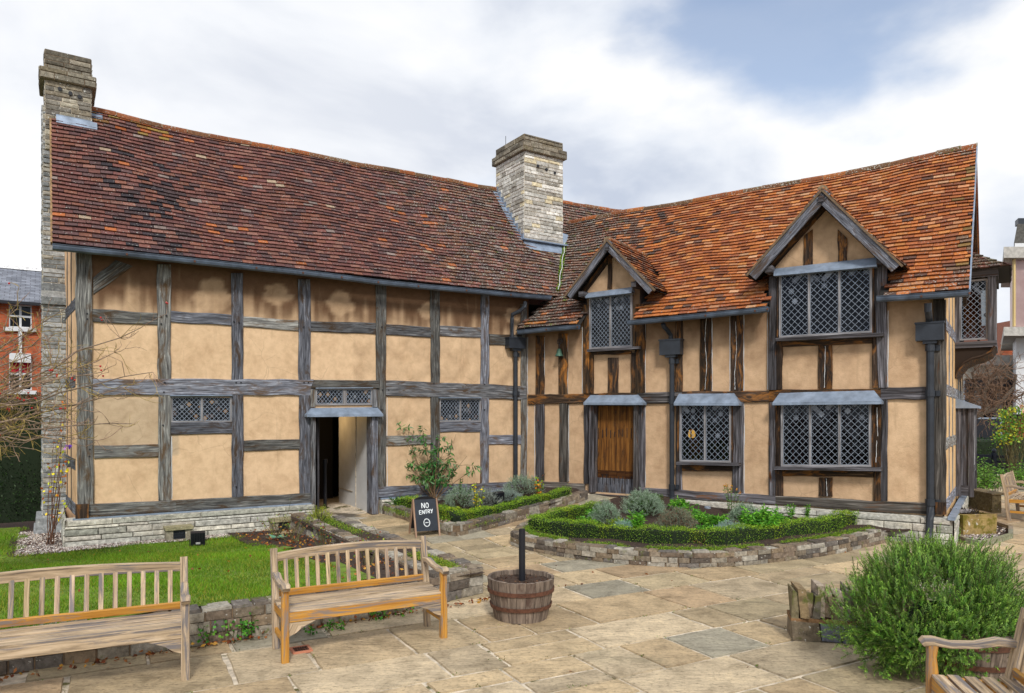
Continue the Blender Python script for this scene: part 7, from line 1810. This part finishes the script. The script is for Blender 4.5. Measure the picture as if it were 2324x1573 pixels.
# brick house on the left
Yh=26; hp=Vector(((48-CX)/F*Yh,Yh,0)); WHs=Wall(V2(hp.x,hp.y),dA,-nA)
hs=empty('brick_house',hp,'red brick house with white sash windows and slate roof behind the left hedge','house')
mb=MB(); zE=WHs.uz(60,686)[1]; u0,u1=-9,9
def wq(a,b,z0,z1,o=0,m=0): mb.poly([WHs.pt(a,z0,o),WHs.pt(b,z0,o),WHs.pt(b,z1,o),WHs.pt(a,z1,o)],[(a,z0),(b,z0),(b,z1),(a,z1)],None or (1,1,1,0),m)
wins=[]
for (xl,xr,yt,yb) in ((20,72,691,745),(20,72,811,886)):
    a=WHs.uz(xl,yt); b=WHs.uz(xr,yb); wins.append((a[0],b[0],b[1],a[1]))
us=[u0,wins[0][0],wins[0][1],u1]; zs=[-.2,wins[1][2],wins[1][3],wins[0][2],wins[0][3],zE]
for i in range(3):
    for j in range(5):
        if i==1 and j in (1,3): continue
        wq(us[i],us[i+1],zs[j],zs[j+1])
mb.poly([WHs.pt(u1,-.2,0),WHs.pt(u1,-.2,-7),WHs.pt(u1,zE,-7),WHs.pt(u1,zE+3.0,-3.5),WHs.pt(u1,zE,0)],[(0,0),(7,0),(7,zE),(3.5,zE+3),(0,zE)]); mb.build('wall',BR,hs)
mb=MB(); mb.poly([WHs.pt(u0,zE-.05,.3),WHs.pt(u1+.2,zE-.05,.3),WHs.pt(u1+.2,zE+1.75,-3.5),WHs.pt(u0,zE+1.75,-3.5)],[(0,0),(18,0),(18,4.5),(0,4.5)]); mb.poly([WHs.pt(u0,zE-.05,-7.3),WHs.pt(u1+.2,zE-.05,-7.3),WHs.pt(u1+.2,zE+1.75,-3.5),WHs.pt(u0,zE+1.75,-3.5)][::-1],[(0,0),(18,0),(18,4.5),(0,4.5)]); rf=mb.build('roof',SLM,hs)
mb=MB(); mb.bar(WHs.pt(u0,zE+1.78,-3.5),WHs.pt(u1+.2,zE+1.78,-3.5),.3,.12); mb.build('ridge_tiles',M['stone'],rf)
mb=MB(); mb.bar(WHs.pt(u0,zE-.08,.32),WHs.pt(u1+.2,zE-.08,.32),.12,.10); mb.build('gutter',M['black'],hs)
for k,(a,b,z0,z1) in enumerate(wins):
    mb=MB(); 
    for (p,q) in (((a,z0),(a,z1)),((b,z0),(b,z1)),(((a+b)/2,z0),((a+b)/2,z1))): mb.bar(WHs.pt(p[0],p[1],-.06),WHs.pt(q[0],q[1],-.06),.07,.07,up=nA)
    for z in (z0,(z0+z1)/2,z1): mb.bar(WHs.pt(a,z,-.05),WHs.pt(b,z,-.05),.08,.07)
    wf=mb.build('window',WHT,hs); mb=MB(); mb.poly([WHs.pt(a,z0,-.1),WHs.pt(b,z0,-.1),WHs.pt(b,z1,-.1),WHs.pt(a,z1,-.1)]); mb.build('pane',GLD,wf)
    mb=MB(); mb.poly([WHs.pt(a,z0,-.4),WHs.pt(b,z0,-.4),WHs.pt(b,z1,-.4),WHs.pt(a,z1,-.4)]); mb.build('room_dark',M['dark'],wf)
    mb=MB(); mb.bar(WHs.pt(a-.15,z0-.08,.06),WHs.pt(b+.15,z0-.08,.06),.14,.13); mb.build('sill',WHT,wf)
    if k==0: mb=MB(); mb.bar(WHs.pt(a-.25,z1+.06,.03),WHs.pt(b+.25,z1+.06,.03),.06,.09); mb.build('lintel',WHT,wf)
    if k==1: mb=MB(); mb.poly([WHs.pt(a,z0+(z1-z0)*.55,-.09),WHs.pt(b,z0+(z1-z0)*.55,-.09),WHs.pt(b,z1,-.09),WHs.pt(a,z1,-.09)]); mb.build('red_blind',plain('red_blind',srgb(190,20,50),.8),wf)
mb=MB(); ac=(wins[0][0]+wins[0][1])/2; mb.bar(WHs.pt(ac,wins[0][2]-.1,.08),WHs.pt(ac,wins[0][2]-1.0,.08),.10,.10,up=nA); mb.box(WHs.pt(ac,wins[0][2]-1.1,.10),dA*.32,nA*.12,Z*.16); mb.build('waste_pipe',WHT,hs)
# modern building on the right
Yr=33; XR=lambda x,Y=Yr:(x-CX)/F*Y; ZR=lambda y,Y=Yr:H-(y-HY)/F*Y
CONC=plain('board_concrete',(.46,.44,.40),.9,var=.25,vs=6,bs=.4,useattr=True)
mo=empty('modern_building',(XR(2330),Yr,0),'modern concrete and glass building with a tinted corner window at the right edge','building')
def mbox(x0,x1,y0,y1,Y0,Y1,name,mat,col=(1,1,1,0)):
    mb=MB(); a,b=XR(x0,Y0),XR(x1,Y0); c,d=ZR(y1,Y0),ZR(y0,Y0); e=XR(x0,Y1)-.15; f=b+Y1-Y0
    P=lambda x,y,z:Vector((x,y,z)); q=[P(a,Y0,c),P(b,Y0,c),P(f,Y1,c),P(e,Y1,c),P(a,Y0,d),P(b,Y0,d),P(f,Y1,d),P(e,Y1,d)]
    for k in ((0,1,5,4),(1,2,6,5),(2,3,7,6),(3,0,4,7),(4,5,6,7),(3,2,1,0)): mb.poly([q[i] for i in k],[(q[i].x+q[i].y,q[i].z) for i in k],col)
    return mb.build(name,mat,mo)
mbox(2190,2500,806,829,33,36,'fascia',CONC); mbox(2190,2500,829,860,33.3,36,'concrete_band',CONC,(1.15,1.12,1.02,0)); mbox(2190,2500,862,876,33.1,36,'dark_cornice',M['iron'])
mbox(2190,2500,876,952,34.2,36,'window_band',GLD)
for x in (2215,2262): mbox(x,x+11,876,952,33.8,34.1,'pier',CONC)
for x in (2198,2206,2240,2282,2296,2312): mbox(x,x+2,876,952,34.0,34.15,'mullion',M['iron'])
mbox(2190,2500,952,1012,33.6,36,'brick_base',BR)
mbox(2278,2520,560,585,30,37,'upper_slab',CONC); mbox(2278,2520,742,762,30,37,'lower_slab',CONC); mbox(2299,2510,585,742,30.5,36,'upper_interior',plain('pinkish_panel',srgb(250,222,214),.8,var=.15,vs=2))  # pink panel stands in for the corner window's pinkish reflection
mb=MB(); Y0=30.35; mb.poly([(XR(2299,Y0),Y0,ZR(742,Y0)),(XR(2500,Y0),Y0,ZR(742,Y0)),(XR(2500,Y0),Y0,ZR(585,Y0)),(XR(2299,Y0),Y0,ZR(585,Y0))]); pn=mb.build('corner_window',glass_mat('tinted_glass',(.97,.90,.90)),mo)
mb=MB(); mb.box((XR(2299.5,Y0),Y0-.05,ZR(663,Y0)),(.035,0,0),(0,.05,0),(0,0,ZR(585,Y0)/2-ZR(742,Y0)/2)); mb.build('window_frame',plain('brass_frame',(.65,.48,.2),.5),pn)
mbox(2306,2330,762,940,31,33,'white_column',WHT)
mb=MB(); Y0=32; 
for (a,b) in (((2304,2308),(2312,2500)),): pass
p0=[(XR(2301,Y0),ZR(552,Y0)),(XR(2500,Y0),ZR(552,Y0)),(XR(2500,Y0),ZR(508,Y0)),(XR(2309,Y0),ZR(508,Y0))]
mb.poly([(x,Y0,z) for x,z in p0]);  mb.poly([(p0[0][0],Y0,p0[0][1]),(p0[3][0],Y0,p0[3][1]),(p0[3][0]*1.125,Y0+4,p0[3][1]),(p0[0][0]*1.125,Y0+4,p0[0][1])]); mb.poly([(p0[3][0],Y0,p0[3][1]),(p0[2][0],Y0,p0[2][1]),(p0[2][0],Y0+4,p0[2][1]),(p0[3][0]*1.125,Y0+4,p0[3][1])]); mb.build('roof_block',plain('dark_felt_roof',(.09,.085,.075),.9,var=.4,vs=8),mo); mbox(2311,2330,495,508,32.5,33,'roof_stub',M['iron'])
mbox(2303,2500,552,562,31,37,'white_band',WHT)
# brick gable house further back
Yg=42; gb=empty('gable_house',(XR(2300,Yg),Yg,0),'orange brick gable end with tiled verge seen between the tree and the modern building','house')
mb=MB(); pts=[(2258,808),(2400,808),(2400,720),(2318,740),(2312,750)]; q=[(XR(x,Yg),Yg,ZR(y,Yg)) for x,y in ((2262,812),(2420,812),(2345,718))]; mb.poly([(q[0][0],Yg,-.2),(q[1][0],Yg,-.2),q[1],q[2],q[0]],[(p[0],p[2]) for p in [(q[0][0],Yg,-.2),(q[1][0],Yg,-.2),q[1],q[2],q[0]]]); mb.build('wall',BR,gb)
mb=MB(); mb.bar(Vector(q[0])+Vector((-.5,0,-.35)),Vector(q[2]),.5,.16,col=(*srgb(170,110,80),0)); mb.bar(Vector(q[1])+Vector((.5,0,-.35)),Vector(q[2]),.5,.16,col=(*srgb(170,110,80),0)); 
a,b,c=[Vector(k) for k in q]; y8=Vector((0,9,0)); mb.poly([a,c,c+y8,a+y8],None,srgb(150,95,75)); mb.poly([c,b,b+y8,c+y8],None,srgb(150,95,75)); mb.build('roof',M['tile'],gb)
# black board, black bench
Yk=28; mb=MB(); a,b=XR(2196,Yk),XR(2266,Yk); zc=ZR(1005,Yk); zt_=ZR(951,Yk); mb.box(((a+b)/2,Yk,(zc+zt_)/2),((b-a)/2,0,0),(0,.08,0),(0,0,(zt_-zc)/2)); 
sc=empty('black_screen',((a+b)/2,Yk,0),'plain black screen panel with a pale top edge standing behind the right hedge','panel'); mb.build('panel_board',M['black'],sc)
mb=MB(); mb.box(((a+b)/2,Yk,zt_+.03),((b-a)/2+.03,0,0),(0,.1,0),(0,0,.03)); mb.box((b+.05,Yk,(zc+zt_)/2),(.04,0,0),(0,.08,0),(0,0,(zt_-zc)/2)); mb.box((a,Yk,zc/2),(.04,0,0),(0,.04,0),(0,0,abs(zc)/2+.2)); mb.build('edge_trim',M['came'],sc)
Yb=24.6; bb=empty('black_bench',(XR(2225,Yb),Yb,0),'black metal park bench with ball-topped posts in front of the right hedge','bench'); NV=plain('navy_paint',(.012,.018,.035),.45)
at=lambda x,y,Y=Yb:Vector((XR(x,Y),Y,ZR(y,Y)))
mb=MB()
for y in (1035,1047,1058): mb.bar(at(2180,y),at(2256,y),.05,.10)
mb.build('backrest',NV,bb); mb=MB(); mb.box((XR(2218,Yb),Yb-.25,ZR(1071,Yb)),(XR(2256,Yb)/2-XR(2180,Yb)/2,0,0),(0,.25,0),(0,0,.03)); mb.build('seat',NV,bb)
for x,o_ in ((2256,0),(2266,-.5)):
    mb=MB(); p=at(x,1095 if o_ else 1092); p.y+=o_; p.z=0; t=at(x,1028); t.y+=o_; mb.bar(p,t,.12,.12,up=V2(0,1)); mb.lathe(t,[(.0,-.02),(.05,0),(.075,.07),(.05,.13),(0,.15)],12); mb.build('end_post',NV,bb)
mb=MB(); p=at(2216,1095); p.z=0; mb.bar(p,at(2216,1030),.09,.09,up=V2(0,1)); mb.bar(p+Vector((0,-.5,0)),at(2216,1070)+Vector((0,-.5,0)),.07,.07,up=V2(0,1)); mb.build('leg',NV,bb)
mb=MB()
for y in (1036,1048,1060): mb.bar(at(2256,y),at(2266,y)+Vector((.35,-.45,0)),.04,.09)
mb.build('curved_end',NV,bb)
# low stone kerb and far trees so the horizon closes
def farbush(x,y,Y,rad,h,label,seed,cols):
    rng=np.random.default_rng(seed); c=np.array((XR(x,Y),Y,0.)); n=2600; r=empty('far_tree',tuple(c),label,'tree','trees behind the houses'); mb=MB(); mb.tube([tuple(c),tuple(c+np.array((0,0,h*.6)))],[.25,.12],7); mb.build('trunk',M['bark'],r)
    d=rng.normal(0,1,(n,3)); d/=np.linalg.norm(d,axis=1)[:,None]; k=rng.uniform(.4,1,n)[:,None]**.5; P=c+np.array((0,0,h*.62))+d*k*np.array((rad,rad,h*.4))*(1+.2*np.sin(d[:,:1]*7)); leafsoup('crown',P,.35,.25,cmix(rng,n,cols,.5,1.4),parent=r,seed=seed)

rs=random.Random(9)
for k,(x,y,rad,h_,lab,cs) in enumerate(((1352,1182,.2,.2,'small green leafy plant between the back hedge and the left lavender',FG),(1405,1200,.2,.16,'low green plant with tiny leaves beside the tiny grey-blue plant',CG),(1490,1222,.3,.10,'low straggly green and brown growth behind the middle of the front hedge',[srgb(120,150,60),srgb(150,110,80),srgb(90,130,50)]),(1575,1230,.35,.09,'low red-brown and green growth right of the brown lavender',[srgb(150,100,80),srgb(110,140,60),srgb(130,90,70)]),(1620,1200,.3,.24,'middle-sized green fern-like plant in front of the spike light',FG),(1770,1205,.25,.28,'green feathery plant at the right end of the flower group',FG),(1700,1210,.2,.30,'green feathery plant between the two right lavenders',FG),(1540,1160,.2,.22,'green plant at the wall foot right of the drainpipe shoe',FG),(1590,1190,.25,.20,'green plant with fine leaves behind the fern-like plants',FG))):
    leafy(x,y,.18,rad,h_,lab,cs,300+k,cs,n=26,L=.04,W=.016,per=24) if False else leafy(x,y,.18,rad,h_,lab,300+k,cs,n=34,L=.075,W=.018,per=26)

rng=np.random.default_rng(77); cand=[p for p in JOINTS if p.y<13 and abs(p.x)<p.y*.75]; P=[]
for k in range(240):
    q=cand[rng.integers(0,len(cand))]; w_=rng.uniform(.008,.05)
    for j in range(rng.integers(3,16)): P.append((q.x+rng.normal(0,w_),q.y+rng.normal(0,w_*.5),q.z-.006+abs(rng.normal(0,.006))))
tag(leafsoup('joint_moss',P,.016,.010,cmix(rng,len(P),[srgb(110,140,50),srgb(80,100,40),srgb(120,110,60),srgb(90,80,50)]),seed=78),'tiny moss and weeds growing in the joints of the paving','moss',kind='stuff')
